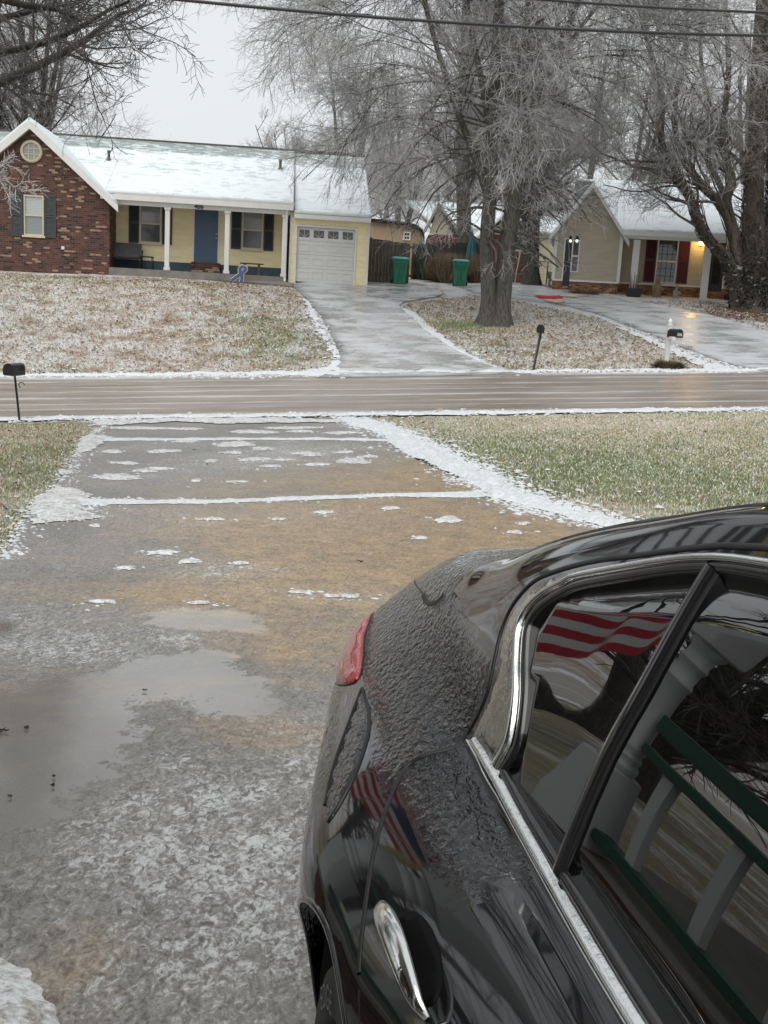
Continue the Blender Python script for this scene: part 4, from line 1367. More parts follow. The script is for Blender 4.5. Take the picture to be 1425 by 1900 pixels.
# main roof: front and back slopes; a lower strip over the garage
zr = FL.z(400, 269, 5.2)
zmv = FL.z(380, 366)
xr0, xr1 = xapex - half * 3.2, X(545, 380)
xgr1 = X(688, 400)
def cov(a, b):
    return .13 + .44 * np.clip((.80 - b) / .07, 0, 1) + .05 * np.sin(b * 9) + .12 * np.sin(a * 9) * 0
def valley_roof(e, xm, zm, kk, zlow, ylow, yr, zrdg, xl, cov_, nx=60):
    """main slope cut along its valleys with a front gable whose ridge is at xm; returns where the full slope begins"""
    m_ = (zrdg - zlow) / (yr - ylow)
    ya = min((zm - zlow) / m_ + ylow, yr - .05)
    dx = (zm - zlow) / kk
    za_ = zlow + m_ * (ya - ylow)
    def cf(lo0, lo1):
        def f(a, b):
            lo = lo0 + (lo1 - lo0) * a
            return cov_(a, (lo + (yr - lo) * b - ylow) / (yr - ylow))
        return f
    roof_plane('main_roof', e, (xm, ya, za_), (xm + dx, ylow, zlow), (xm + dx, yr, zrdg), (xm, yr, zrdg), cf(ya, ylow), nx, 30)
    if xl < xm - dx:
        roof_plane('main_roof', e, (xm - dx, ylow, zlow), (xm, ya, za_), (xm, yr, zrdg), (xm - dx, yr, zrdg), cf(ylow, ya), nx, 30)
        roof_plane('main_roof', e, (xl, ylow, zlow), (xm - dx, ylow, zlow), (xm - dx, yr, zrdg), (xl, yr, zrdg), cov_, nx, 30)
    return xm + dx
xsp = valley_roof(H1, xapex, zapex + .12, (zapex - zeave) / half, zmv, -.30, 5.2, zr, xr0, cov)
roof_plane('main_roof', H1, (xsp, -.30, zmv), (xr1, -.30, zmv), (xr1 + .02, 5.2, zr), (xsp, 5.2, zr), cov, 100, 40)
zgv = FL.z(610, 396)
def cov2(a, b): return .22 + .38 * np.clip((.8 - b) / .1, 0, 1)
roof_plane('garage_roof', H1, (xr1 + .03, -.22, zgv), (xgr1, -.22, zgv), (xgr1, 5.2, zr - .06), (xr1 + .03, 5.2, zr - .06), cov2, 60, 40)
roof_plane('back_roof', H1, (xr0, 5.202, zr), (xgr1, 5.202, zr - .06), (xgr1, 10.6, zgv), (xr0, 10.6, zmv), cov2, 60, 20)
mb = MB(); mb.box(xr0, xgr1, 5.08, 5.32, zr - .10, zr + .03); mb.build('roof_ridge', M['rust'], H1)
mb = MB(); mb.box(xr1 + .03, xgr1, -.24, -.20, zgv - .26, zgv - .10); mb.box(xr1 + .03, xgr1, -.20, .05, zgv - .27, zgv - .262 + .02); mb.build('fascia', M['white'], H1)
mb = MB(); mb.box(xb1 - .3, xr1, -.28, -.24, zmv - .30, zmv - .12); mb.box(xb1 + .003, xr1, -.24, .0, zmv - .31, zmv - .29); mb.build('fascia', M['white'], H1)
# gable end over the garage side and the body of the house behind
mb = MB()
mb.add([(xg1 - .03, .1, zge), (xg1 - .03, 10.2, zge), (xg1 - .03, 5.2, zr - .3)], [(0, 1, 2)], False); mb.build('gable_end', M['yellow'], H1)
mb = MB(); mb.box(xb0 + .3, xg1 - .3, 5.3, 10.2, zb, zge - .05); mb.build('back_wall', M['yellow'], H1)
# two vent pipes on the roof
for px, py in ((202, 297), (520, 313)):
    b_ = .35
    xx = X(px, py); 
    # find depth on the slope
    for t_ in np.linspace(0, 1, 200):
        yy_ = -.30 + 5.5 * t_; zz_ = zmv + (zr - zmv) * t_
        if FL.z(px, py, yy_) <= zz_: break
    xx = FL.x(px, py, yy_)
    mb = MB(); mb.lathe([(.13, -.05), (.07, .05), (.055, .08), (.055, .30), (.075, .31), (.075, .36), (0, .38)], 14, (xx, yy_, zz_), 'z'); mb.build('vent_pipe', M['rust'], H1)
# house number on the beam
def text_mesh(txt, size, mat, name, parent, loc_, extrude=.008, rot=None, shear=.0, align='CENTER'):
    cu = bpy.data.curves.new('tmp', 'FONT'); cu.body = txt; cu.size = size; cu.extrude = extrude; cu.align_x = align; cu.shear = shear
    cu.offset = size * .008
    to = bpy.data.objects.new('tmp', cu); COL.objects.link(to)
    me = bpy.data.meshes.new_from_object(to.evaluated_get(bpy.context.evaluated_depsgraph_get()))
    bpy.data.objects.remove(to)
    me.materials.clear(); me.materials.append(mat)
    o = bpy.data.objects.new(name, me); COL.objects.link(o); o.parent = parent
    o.location = loc_; o.rotation_euler = rot or (pi / 2, 0, 0)
    return o
text_mesh('486', .24, M['iron'], 'house_number', H1, (X(368.5, 380), -.085, FL.z(368.5, 387.5)), shear=.35)

# =================================================================== the tan house
FR = Frame('world', 46.0, 13.0, 2.35, radians(-9.5))
H2 = empty('house', FR.loc, FR.rz, 'tan sided house with snowy roof, maroon shutters and a lit porch lamp beside the door', 'house')
x0 = FR.x(1029, 480); x1 = FR.x(1150, 480)
ze = FR.z(1155, 433); zsill = FR.z(1090, 521.5)
xa, za = FR.at(1083, 350)
xa = (FR.x(1029, 430) + x1) / 2 - .02
za = FR.z(1088, 346)
hf = (x1 - x0) / 2
zb2 = -.35
sd_ = (FR.x(1047, 480), FR.x(1054.5, 480), zsill - .25, FR.z(1052, 444)); sw_ = (FR.x(1061.5, 480), FR.x(1072.5, 480), FR.z(1066, 505), FR.z(1066, 445))
sd_ = (sd_[0], sd_[1] + .12, sd_[2], sd_[3])
mb = MB()
def clip2(z):
    if z <= ze: return (x0, x1)
    k = (z - ze) / (za - ze)
    return (x0 + hf * k, x1 - hf * k)
lap(mb, x0, x1, zsill, za, 0, [sd_, sw_], .115, clip2)
mb.build('gable_wall', M['tan'], H2)
mb = MB(); wall_holes(mb, x0, x1, zsill, ze, .003, .15, [sd_, sw_])
mb.add([(x0, .003, ze), (x1, .003, ze), ((x0 + x1) / 2, .003, za - .03), (x0, .15, ze), (x1, .15, ze), ((x0 + x1) / 2, .15, za - .03)], [(0, 1, 2), (3, 5, 4), (1, 4, 5, 2), (0, 2, 5, 3)], False)
mb.box(x0, x0 + .15, .153, 9, zb2, ze); mb.build('wall_sheathing', M['tan'], H2)
lapm = MB(); lap(lapm, 0, 9, zsill, ze, x0 + .0, (), .115, None, 1, 'y'); lapm.build('side_wall', M['tan'], H2)
mb = MB(); wall_holes(mb, x0 - .02, x1 + .02, zb2, zsill - .05, -.06, .15, [(sd_[0], sd_[1], sd_[2], sd_[3])]); mb.build('brick_base', M['brick_orange'], H2)
mb = MB(); mb.box(sd_[1], x1 + .04, -.09, .0, zsill - .048, zsill + .02); mb.box(x0 - .04, sd_[0], -.09, 0, zsill - .048, zsill + .02); mb.build('water_table', M['white'], H2)
for xx in (x0, x1):
    mb = MB(); mb.box(xx - .06, xx + .07, -.035, .05, zsill + .021, ze); mb.build('corner_trim', M['white'], H2)
# side door, its white jamb, narrow window, two wall lamps
mb = MB(); mb.box(sd_[0] - .05, sd_[0], -.04, .05, zsill + .021, sd_[3] + .05); mb.box(sd_[0], sd_[1], -.04, .05, sd_[3], sd_[3] + .05); mb.build('door_frame', M['white'], H2)
mb = MB(); mb.box(sd_[0] + .003, sd_[1], .02, .06, sd_[2], sd_[3] - .003); sdo = mb.build('side_door', M['darkdoor'], H2)
mb = MB(); mb.lathe([(0, -.05), (.025, -.04), (.02, 0)], 10, (sd_[1] - .08, .02, sd_[2] + 1.1), 'y'); mb.build('door_knob', M['creamtrim'], sdo)
window(H2, sw_[0] - .04, sw_[1] + .04, sw_[2], sw_[3], .01, M['pane_dark'], M['white'], (1, 2), .045, False)
for px in (1058.5, 1070.5):
    lx, lz = FR.at(px, 447.5)
    mb = MB(); mb.box(lx - .05, lx + .05, -.10, -.0, lz - .02, lz + .20); wl_ = mb.build('wall_lamp', M['iron'], H2)
    mb = MB(); mb.lathe([(0, -.06), (.045, -.04), (.055, .0), (.045, .04), (0, .06)], 12, (lx, -.13, lz), 'z'); mb.build('lamp_globe', M['lampcool'], wl_)
# rake boards and wing roof
for sg in (-1, 1):
    xm = (x0 + x1) / 2
    xo = xm + sg * (hf + .32); zo = za + .12 - (za - ze) / hf * (hf + .32)
    roof_plane('wing_roof', H2, (xm, -.32, za + .16), (xm, 7, za + .16), (xo, 7, zo), (xo, -.32, zo), lambda a, b: .75 + 0 * a, 16, 16, .06)
    mb = MB(); p, q = np.array([xm, -.345, za + .06]), np.array([xo, -.345, zo - .09])
    z_ = np.array([0, 0, 1.0]); y_ = np.array([0, .04, 0])
    mb.add([p, q, q - z_ * .13, p - z_ * .15, p + y_, q + y_, q + y_ - z_ * .13, p + y_ - z_ * .15], [(0, 1, 2, 3), (4, 7, 6, 5), (0, 4, 5, 1), (2, 6, 7, 3), (1, 5, 6, 2)], False)
    mb.add([p + y_ - z_ * .2, q + y_ - z_ * .17, q + y_ * 8 - z_ * .17, p + y_ * 8 - z_ * .2], [(0, 1, 2, 3)], False)
    mb.build('rake_board', M['white'], H2)
# recessed porch wall
PR = 1.5
def XR(px): return FR.x(px, 480, PR)
xe = FR.x(1500, 480)
dd = (XR(1319), XR(1345), FR.z(1332, 541, PR), FR.z(1332, 449, PR))
ww = (XR(1218), XR(1257), FR.z(1238, 526, PR), FR.z(1238, 444, PR))
zp_ = FR.z(1240, 558)
zs2 = FR.z(1230, 528, PR)
mb = MB(); lap(mb, x1, xe, zs2, ze + .3, PR, [ww, (dd[0] - .05, dd[1] + .05, dd[2], dd[3] + .05)], .115); mb.build('porch_wall', M['tan'], H2)
mb = MB(); wall_holes(mb, x1, xe, zs2, ze + .3, PR + .004, PR + .15, [ww, dd]); mb.box(x1 - .15, x1 - .002, .153, PR + .15, zb2, ze); mb.build('wall_sheathing', M['tan'], H2)
mb = MB(); lap(mb, .05, PR, zs2, ze, x1 + .0, (), .115, None, -1, 'y'); mb.build('return_wall', M['tan'], H2)
mb = MB(); wall_holes(mb, x1 + .02, xe, zb2, zs2 - .05, PR - .06, PR + .15, [dd]); mb.build('brick_base', M['brick_orange'], H2)
mb = MB(); mb.box(x1 + .02, dd[0] - .06, PR - .09, PR, zs2 - .048, zs2 + .02); mb.build('water_table', M['white'], H2)
w5 = window(H2, *ww, PR + .0, M['pane_dark'], M['white'], (1, 2), .05, False)
mb = MB()
for i in range(1, 4):
    xx = ww[0] + (ww[1] - ww[0]) * i / 4; mb.box(xx - .012, xx + .012, PR - .02, PR - .005, ww[2] + .052, ww[3] - .052)
for i in (1, 2, 4, 5):
    zz = ww[2] + (ww[3] - ww[2]) * i / 6; mb.box(ww[0] + .052, ww[1] - .052, PR - .024, PR - .021, zz - .012, zz + .012)
mb.build('muntin', M['shutter'], w5)
shw = .46
shutter(H2, ww[0] - shw - .02, ww[0] - .02, ww[2] + .02, ww[3], PR - .018, M['maroon'])
shutter(H2, ww[1] + .02, ww[1] + shw + .02, ww[2] + .02, ww[3], PR - .018, M['maroon'])
mb = MB(); mb.box(dd[0] - .06, dd[0], PR - .04, PR + .05, dd[2], dd[3] + .05); mb.box(dd[1], dd[1] + .06, PR - .04, PR + .05, dd[2], dd[3] + .05); mb.box(dd[0], dd[1], PR - .04, PR + .05, dd[3], dd[3] + .05); mb.build('door_frame', M['white'], H2)
mb = MB(); mb.box(dd[0] + .003, dd[1] - .003, PR + .02, PR + .06, dd[2], dd[3] - .003); d2 = mb.build('front_door', M['darkdoor'], H2)
mb = MB(); mb.box(dd[0] + .12, dd[1] - .12, PR + .012, PR + .019, dd[2] + .3, dd[3] - .15); mb.build('pane', M['pane_dark'], d2)
mb = MB(); mb.lathe([(0, -.05), (.025, -.04), (.02, 0)], 10, (dd[1] - .07, PR + .02, dd[2] + 1.0), 'y'); mb.build('door_knob', M['creamtrim'], d2)
# porch slab of brick and concrete, steps, columns, beam, roof
mb = MB(); mb.box(x1 + .3, xe, -.25, PR - .07, zb2 - .4, zp_ + .06); mb.build('porch_slab', M['concrete'], H2, bevel=.02)
mb = MB(); mb.box(dd[0] - .35, dd[1] + .35, PR - .55, PR - .07, zp_ + .061, dd[2] - .20); mb.box(dd[0] - .3, dd[1] + .3, PR - .35, PR - .07, dd[2] - .199, dd[2] - .02); mb.build('front_steps', M['brick_orange'], H2)
for px, w in ((1179, .14), (1312, .14)):
    xx = FR.x(px, 480)
    mb = MB(); mb.box(xx - w, xx + w, -.14, .14, zp_ + .20, FR.z(px, 445)); mb.box(xx - w - .04, xx + w + .04, -.18, .18, zp_ + .062, zp_ + .199)
    mb.build('porch_column', M['white'], H2, bevel=.012)
zb1 = FR.z(1240, 437)
mb = MB(); mb.box(x1 - .02, xe, -.16, .10, FR.z(1240, 446), zb1); mb.build('porch_beam', M['white'], H2)
mb = MB(); mb.box(x1, xe, .102, PR - .02, zb1 - .06, zb1); mb.build('porch_ceiling', M['white'], H2)
zv = FR.z(1240, 431)
zrg = FR.z(1250, 338, 6.2)
_xm = (x0 + x1) / 2
xs2 = valley_roof(H2, _xm, za + .16, (za - ze) / hf, zv, -.42, 6.2, zrg, _xm, lambda a, b: .62 + 0 * a, 40)
roof_plane('main_roof', H2, (xs2, -.42, zv), (xe, -.42, zv), (xe, 6.2, zrg), (xs2, 6.2, zrg), lambda a, b: .60 + .05 * np.sin(a * 20), 80, 30)
roof_plane('back_roof', H2, (x0 + .5, 6.202, zrg), (xe, 6.202, zrg), (xe, 12.5, zv), (x0 + .5, 12.5, zv), lambda a, b: .7 + 0 * a, 30, 12)
mb = MB(); mb.box(x1, xe, -.50, -.43, zv - .22, zv - .04); mb.box(x1, xe, -.43, -.16, zv - .23, zv - .20); mb.build('gutter', M['white'], H2)
mb = MB(); mb.box(x0 + .3, xe, 6.5, 12.2, zb2, ze); mb.build('back_wall', M['tan'], H2)
# porch lamp: lit, with its own light
lx, lz = FR.at(1300, 451, PR)
mb = MB(); mb.box(lx - .07, lx + .07, PR - .05, PR - .019, lz - .12, lz + .18); mb.tube([(lx, PR - .05, lz + .12), (lx, PR - .14, lz + .17), (lx, PR - .16, lz + .11)], .012, 8)
pl = mb.build('porch_lamp', M['iron'], H2)
mb = MB(); mb.lathe([(0, -.12), (.07, -.09), (.10, 0), (.08, .08), (0, .11)], 14, (lx, PR - .18, lz), 'z'); mb.build('lamp_shade', M['lampglow'], pl)
ld = bpy.data.lights.new('porch_light', 'POINT'); ld.energy = 14; ld.color = (1, .62, .2); ld.shadow_soft_size = .1
lo = bpy.data.objects.new('porch_light', ld); COL.objects.link(lo); lo.parent = H2; lo.location = (lx, PR - .32, lz)

# =================================================================== houses and shed behind
def far_house(name, label, D, x0px, x1px, zbpx, zepx, apx, m_wall, m_gable, rot=0):
    pass
F3 = Frame('world', 66.0, 5.0, 2.7)
H3 = empty('house', F3.loc, 0, 'brick house with a cream gable and snowy roof, far behind the big tree', 'house')
a0, a1 = F3.x(796, 430), F3.x(842, 430)
zg0, zg1 = F3.z(820, 434), F3.z(820, 447)
apx_, apz = F3.at(813, 380)
gx0_, gz0_ = F3.at(790, 432)
zb3 = -.8
# left gable wing seen at an angle: cream above brick
mb = MB(); mb.box(a0, a1 + 6, 0, 6, zb3, F3.z(820, 436)); mb.build('brick_wall', M['brick_far'], H3)
mb = MB(); lap(mb, a0, a1, F3.z(820, 435), F3.z(812, 384), -.02, (), .14, lambda z: (a0 + (apx_ - a0) * np.clip((z - zg0) / (apz - zg0), 0, 1), a1 - (a1 - apx_) * np.clip((z - zg0) / (apz - zg0), 0, 1))); mb.build('gable_wall', M['cream'], H3)
mb = MB()
zt = apz + .1
roof_plane('wing_roof', H3, (apx_, -.4, apz + .12), (apx_ + .0, 8, apz + .12), (a1 + .9, 8, zg0 - .25), (a1 + .9, -.4, zg0 - .25), lambda a, b: .8 + 0 * a, 20, 12)
roof_plane('wing_roof', H3, (apx_, -.4, apz + .12), (apx_ + .0, 8, apz + .12), (a0 - .6, 8, zg0 - .35), (a0 - .6, -.4, zg0 - .35), lambda a, b: .8 + 0 * a, 20, 12)
mb = MB(); mb.bar((apx_, -.42, apz + .02), (a0 - .6, -.42, zg0 - .45), .04, .3, (0, 1, 0)); mb.bar((apx_, -.42, apz + .02), (a1 + .9, -.42, zg0 - .35), .04, .3, (0, 1, 0)); mb.build('rake_board', M['shedtan'], H3)
b0, b1 = F3.x(842, 430), F3.x(1032, 430)
roof_plane('main_roof', H3, (b0 - 1, .8, F3.z(880, 420)), (b1, .8, F3.z(880, 420)), (b1 - 1, 7, F3.z(880, 378, 7)), (b0 - 3, 7, F3.z(880, 378, 7)), lambda a, b: .75 + 0 * a, 20, 12)
# second gable with window
c0, c1 = F3.x(905, 430, -1.5), F3.x(977, 430, -1.5)
zc = F3.z(940, 436, -1.5); za3 = F3.z(938, 396, -1.5); cm = (c0 + c1) / 2
wq = (F3.x(951, 460, -1.5), F3.x(972, 460, -1.5), F3.z(962, 466, -1.5), F3.z(962, 437, -1.5))
mb = MB(); wall_holes(mb, c0, c1, zb3, zc, -1.5, -1.3, [wq]); mb.box(c1 - .2, c1, -1.29, 3, zb3, zc); mb.build('brick_wall', M['brick_far'], H3)
mb = MB(); lap(mb, c0, c1, zc, za3, -1.52, (), .14, lambda z: (c0 + (cm - c0) * (z - zc) / (za3 - zc), c1 - (c1 - cm) * (z - zc) / (za3 - zc))); mb.build('gable_wall', M['cream'], H3)
window(H3, *wq, -1.45, M['pane_dark'], M['white'], (1, 2), .08, False)
for sg, xo in ((-1, c0 - .5), (1, c1 + .5)):
    roof_plane('wing_roof', H3, (cm, -2.0, za3 + .25), (cm, 3, za3 + .25), (xo, 3, zc - .15), (xo, -2.0, zc - .15), lambda a, b: .8 + 0 * a, 12, 8)
    mb = MB(); mb.bar((cm, -2.03, za3 + .12), (xo, -2.03, zc - .28), .04, .28, (0, 1, 0)); mb.build('rake_board', M['cream'], H3)
wq2 = (F3.x(846, 450, -.1), F3.x(858, 450, -.1), F3.z(850, 452), F3.z(850, 437))
# pale house at the far right gap
F4 = Frame('world', 62.0, 9.0, 2.7)
H4 = empty('house', F4.loc, 0, 'small cream sided house with a snowy roof, seen between the tree and the tan house', 'house')
a0, a1 = F4.x(994, 450), F4.x(1060, 450)
wq = (F4.x(1022, 455), F4.x(1031, 455), F4.z(1027, 459), F4.z(1027, 448))
mb = MB(); lap(mb, a0, a1, -.6, F4.z(1020, 432), 0, [wq], .14); mb.build('wall', M['cream'], H4)
mb = MB(); wall_holes(mb, a0, a1, -.9, F4.z(1020, 432), .004, .2, [wq]); mb.box(a0, a1, .3, 6, -.9, F4.z(1020, 432)); mb.build('wall_sheathing', M['cream'], H4)
window(H4, *wq, .05, M['pane_dark'], M['white'], (1, 2), .05, False)
roof_plane('roof', H4, (a0 - .4, -.4, F4.z(1020, 431)), (a1 + 1, -.4, F4.z(1020, 431)), (a1 + 1, 5, F4.z(1010, 392, 5)), (a0 - .4, 5, F4.z(1010, 392, 5)), lambda a, b: .85 + 0 * a, 16, 10)
# tan gambrel shed behind the fence
F5 = Frame('world', 56.0, .4, 2.7)
H5 = empty('shed', F5.loc, 0, 'tan garden shed with a rounded dark roof and white window, behind the wooden fence', 'shed')
a0, a1 = F5.x(680, 430), F5.x(787, 430)
wq = (F5.x(748, 436), F5.x(762, 436), F5.z(755, 446), F5.z(755, 430))
arc = [F5.at(px, py) for px, py in ((787, 447), (783, 433), (773, 424), (755, 419), (720, 415), (680, 411))]
mb = MB()
poly = [(a0, -.6), (arc[0][0], -.6)] + arc
mb.prism(poly, 0, 5); mb.build('wall', M['shedtan'], H5)
mb = MB()
for (p, q) in zip(arc[:-1], arc[1:]):
    mb.add([(p[0], -.25, p[1] + .02), (q[0], -.25, q[1] + .02), (q[0], 5.2, q[1] + .02), (p[0], 5.2, p[1] + .02), (p[0] + .02, -.25, p[1] + .16), (q[0] + .02, -.25, q[1] + .16), (q[0] + .02, 5.2, q[1] + .16), (p[0] + .02, 5.2, p[1] + .16)], [(0, 1, 2, 3), (4, 7, 6, 5), (0, 4, 5, 1)], False)
mb.build('roof', M['iron'], H5)
window(H5, *wq, -.02, M['pane_dark'], M['white'], (2, 2), .07, False)
# =================================================================== fence, bins, mailboxes and small things
def base(px, py, D=None):
    if D is None:
        p = on_ground(px, py); return p
    p = at_y(px, py, D); return np.array([p[0], p[1], ground_z(p[0], p[1])])
# wooden fence: a taller panel facing us, then the run going back
def fence(name, label, A, B, h0, h1, seed, bw=.135):
    rs = np.random.RandomState(seed)
    A, B = np.array(A, float), np.array(B, float)
    L = np.linalg.norm(B - A); d = (B - A) / L
    e = empty(name, (A[0], A[1], ground_z(*A)), math.atan2(d[1], d[0]), label, 'fence')
    mb = MB(); n = int(L / (bw + .006))
    for i in range(n):
        x = i * (bw + .006)
        gz_ = ground_z(*(A + d * x)) - ground_z(*A)
        h = h0 + (h1 - h0) * i / n + rs.uniform(-.02, .02)
        off = rs.uniform(-.004, .004)
        mb.box(x, x + bw, -.012 + off, .012 + off, gz_ - .05, gz_ + h)
    mb.build('board', M['fence'], e)
    for z in (.35, 1.5):
        m2 = MB(); g2 = ground_z(*B) - ground_z(*A); m2.bar((0, .035, z), (L, .035, z + g2), .04, .09, (0, 0, 1)); m2.build('rail', M['fence'], e)
    for k in np.arange(0, L, 2.4):
        gz_ = ground_z(*(A + d * k)) - ground_z(*A)
        m2 = MB(); m2.box(k, k + .1, .06, .16, gz_ - .1, gz_ + h0 + .02); m2.build('fence_post', M['fence'], e)
    return e
gp = pu(684, 470, 45.5); fA = sv(gp[0], 45.4); gq = pu(767, 470, 45.4); fB = sv(gq[0], 45.4)
zt_ = at_v(726, 446, 45.4)[2] - ground_z(*fA)
fence('wooden_fence', 'weathered grey board fence joining the garage corner, behind the green bin', fA, fB, zt_ + .05, zt_ - .12, 1)
pA, pB = at_y(770, 452, 50.0), at_y(905, 455, 53.5)
fence('wooden_fence', 'longer weathered board fence running back behind the dry bush', (pA[0], 50.0), (pB[0], 53.5), pA[2] - ground_z(pA[0], 50), pB[2] - ground_z(pB[0], 53.5) + .1, 2)
# bins
def make_bin():
    e = empty('wheeled_bin', (0, 0, 0))
    mb = MB()
    def ring(z, w, d, yo=0): return [(-w, -d + yo, z), (w, -d + yo, z), (w, d + yo, z), (-w, d + yo, z)]
    R = [ring(.03, .22, .24), ring(.10, .235, .255), ring(.62, .27, .30), ring(.82, .285, .32), ring(.84, .31, .345), ring(1.0, .32, .36)]
    vs = sum(R, [])
    fs = [(0, 3, 2, 1)] + [(i * 4 + k, i * 4 + (k + 1) % 4, (i + 1) * 4 + (k + 1) % 4, (i + 1) * 4 + k) for i in range(5) for k in range(4)] + [(20, 21, 22, 23)]
    mb.add(vs, fs, False)
    # raised mouldings on the face
    mb.box(-.03, .03, -.33, -.27, .30, .62); mb.box(-.11, .11, -.325, -.29, .58, .64)
    mb.bar((-.20, -.345, .84), (-.09, -.325, .68), .03, .03, (0, 1, 0)); mb.bar((.20, -.345, .84), (.09, -.325, .68), .03, .03, (0, 1, 0)); mb.box(-.09, .09, -.345, -.29, .66, .70)
    mb.bar((-.10, -.27, .08), (-.06, -.30, .42), .03, .03, (0, 1, 0)); mb.bar((.10, -.27, .08), (.06, -.30, .42), .03, .03, (0, 1, 0))
    mb.build('bin_body', M['bingreen'], e, bevel=.012)
    mb = MB(); mb.add([(-.34, -.40, 1.0), (.34, -.40, 1.0), (.34, .34, 1.0), (-.34, .34, 1.0), (-.33, -.39, 1.05), (.33, -.39, 1.05), (.33, .34, 1.07), (-.33, .34, 1.07), (-.22, -.25, 1.09), (.22, -.25, 1.09), (.22, .22, 1.11), (-.22, .22, 1.11)],
                      [(0, 3, 2, 1), (0, 1, 5, 4), (1, 2, 6, 5), (2, 3, 7, 6), (3, 0, 4, 7), (4, 5, 9, 8), (5, 6, 10, 9), (6, 7, 11, 10), (7, 4, 8, 11), (8, 9, 10, 11)], False)
    mb.build('lid', M['binlid'], e, bevel=.012)
    mb = MB(); mb.tube([(-.3, .42, .96), (.3, .42, .96)], .016, 8); mb.bar((-.26, .34, .94), (-.26, .42, .96), .03, .03); mb.bar((.26, .34, .94), (.26, .42, .96), .03, .03); mb.build('handle', M['bingreen'], e)
    for s_ in (-1, 1):
        mb = MB(); mb.lathe([(0, 0), (.10, 0), (.11, .02), (.10, .05), (0, .05)], 18, (s_ * .27 - .025, .22, .11), 'x'); mb.build('wheel', M['black'], e)
    return e
b0 = make_bin(); bl = base(740, 524, 45.2); br = base(853, 525.5, 46.3)
b0.location = bl; b0.rotation_euler = (0, 0, .12); b0.scale = (1, 1, 1)
k_ = (at_y(740, 476, 45.0)[2] - bl[2]) / 1.10
b0.scale = (k_, k_, k_)
b1_ = copy_tree(b0); b1_.location = br; b1_.rotation_euler = (0, 0, -.12)
k_ = (at_y(853, 481, 46.3)[2] - br[2]) / 1.10; b1_.scale = (k_, k_, k_)
tag(b0, 'green wheeled bin in front of the wooden fence beside the garage', 'bin', 'green wheeled bins at the end of the driveway')
tag(b1_, 'green wheeled bin standing right of the dry bush, left of the big tree', 'bin', 'green wheeled bins at the end of the driveway')
# mailboxes
def mailbox(name, foot, top_h, tilt, yaw, L, R_, label, postw=.05, postmat=None, boxrot=0.0, flag=True):
    e = empty(name, foot, 0, label, 'mailbox')
    tx, ty = tilt
    H = top_h - R_ * 2
    mb = MB(); mb.bar((0, 0, -.05), (tx * H, ty * H, H), postw, postw, (0, 1, 0)); mb.build('post', postmat or M['mailblack'], e)
    mb = MB()
    prof = [(-R_, 0)] + [(-R_ * cos(t), R_ * 1.0 + R_ * sin(t)) for t in np.linspace(0, pi, 15)] + [(R_, 0)]
    n = len(prof)
    cy, sy = cos(yaw), sin(yaw)
    def T(x, y, z):
        X_, Y_ = x * cy - y * sy, x * sy + y * cy
        return (X_ + tx * H, Y_ + ty * H, z + H + .01)
    vs = [T(p[0], -L / 2, p[1]) for p in prof] + [T(p[0], L / 2, p[1]) for p in prof]
    fs = [tuple(range(n)), tuple(range(2 * n - 1, n - 1, -1))] + [(i, i + n, (i + 1) % n + n, (i + 1) % n) for i in range(n)]
    mb.add(vs, fs, False); mb.build('box', M['mailblack'], e, bevel=.004)
    mb = MB()
    s_ = 1.05
    for yy_ in (-L / 2 - .018, ):
        vs = [T(p[0] * s_, yy_, p[1] * s_ - .004) for p in prof] + [T(p[0] * s_, yy_ + .035, p[1] * s_ - .004) for p in prof]
        mb.add(vs, fs, False)
    dr__ = mb.build('mailbox_door', M['mailblack'], e)
    mb = MB(); mb.tube([T(0, -L / 2 - .018, R_ * 1.75), T(0, -L / 2 - .04, R_ * 1.75), T(0, -L / 2 - .04, R_ * 1.95)], .008, 6); mb.build('latch', M['mailblack'], dr__)
    mb = MB(); mb.obox(T(0, 0, -.012), np.array([cy, sy, 0]) * R_ * 2.1, np.array([-sy, cy, 0]) * L * .9, (0, 0, .02)); mb.build('bracket', M['rust'], e)
    if flag:
        mb = MB(); a_, b_ = T(R_ + .012, -.02, R_ * .9), T(R_ + .012, .12, R_ * .9 + .02); mb.bar(a_, b_, .02, .008, (0, 0, 1)); mb.obox(T(R_ + .012, .13, R_ * 1.0), np.array([cy, sy, 0]) * .008, np.array([-sy, cy, 0]) * .04, (0, 0, .06)); mb.build('flag', M['mailblack'], e)
    return e
f1 = base(37, 783)
top1 = at_y(30, 675, f1[1])[2] - f1[2]
f1t = at_y(28, 700, f1[1])
m1 = mailbox('mailbox', f1, top1, (-(.10), 0), radians(-12), .44, .11, 'black mailbox on a thin black post at the left edge, across from the brick wing', .035)
# its curled bracket
mb = MB(); th = np.linspace(0, 4.4, 18)
mb.tube([(.02 + .055 * cos(t) + .02, 0, top1 - .42 + .055 * sin(t)) for t in th], .008, 6); o = mb.build('curled_bracket', M['mailblack'], m1)
f2 = base(988, 689)
top2 = at_y(1002, 603, f2[1])[2] - f2[2]
tx2 = (at_y(1002, 620, f2[1])[0] - f2[0]) / (at_y(1002, 620, f2[1])[2] - f2[2])
m2_ = mailbox('mailbox', f2, top2, (tx2, 0), radians(-9), .44, .10, 'black mailbox on a leaning weathered post right of the yellow house driveway', .045, M['rust'])
mb = MB(); hh = top2 - .2; mb.bar((.03, -.02, 0), (.03 + tx2 * hh, -.02, hh), .03, .03, (0, 1, 0)); mb.build('rebar_stake', M['mailblack'], m2_)
f3 = base(1236, 672)
top3 = at_y(1241, 590, f3[1])[2] - f3[2]
e3 = empty('mailbox', f3, 0, 'black mailbox numbered 506 on a white post with a pointed finial', 'mailbox')
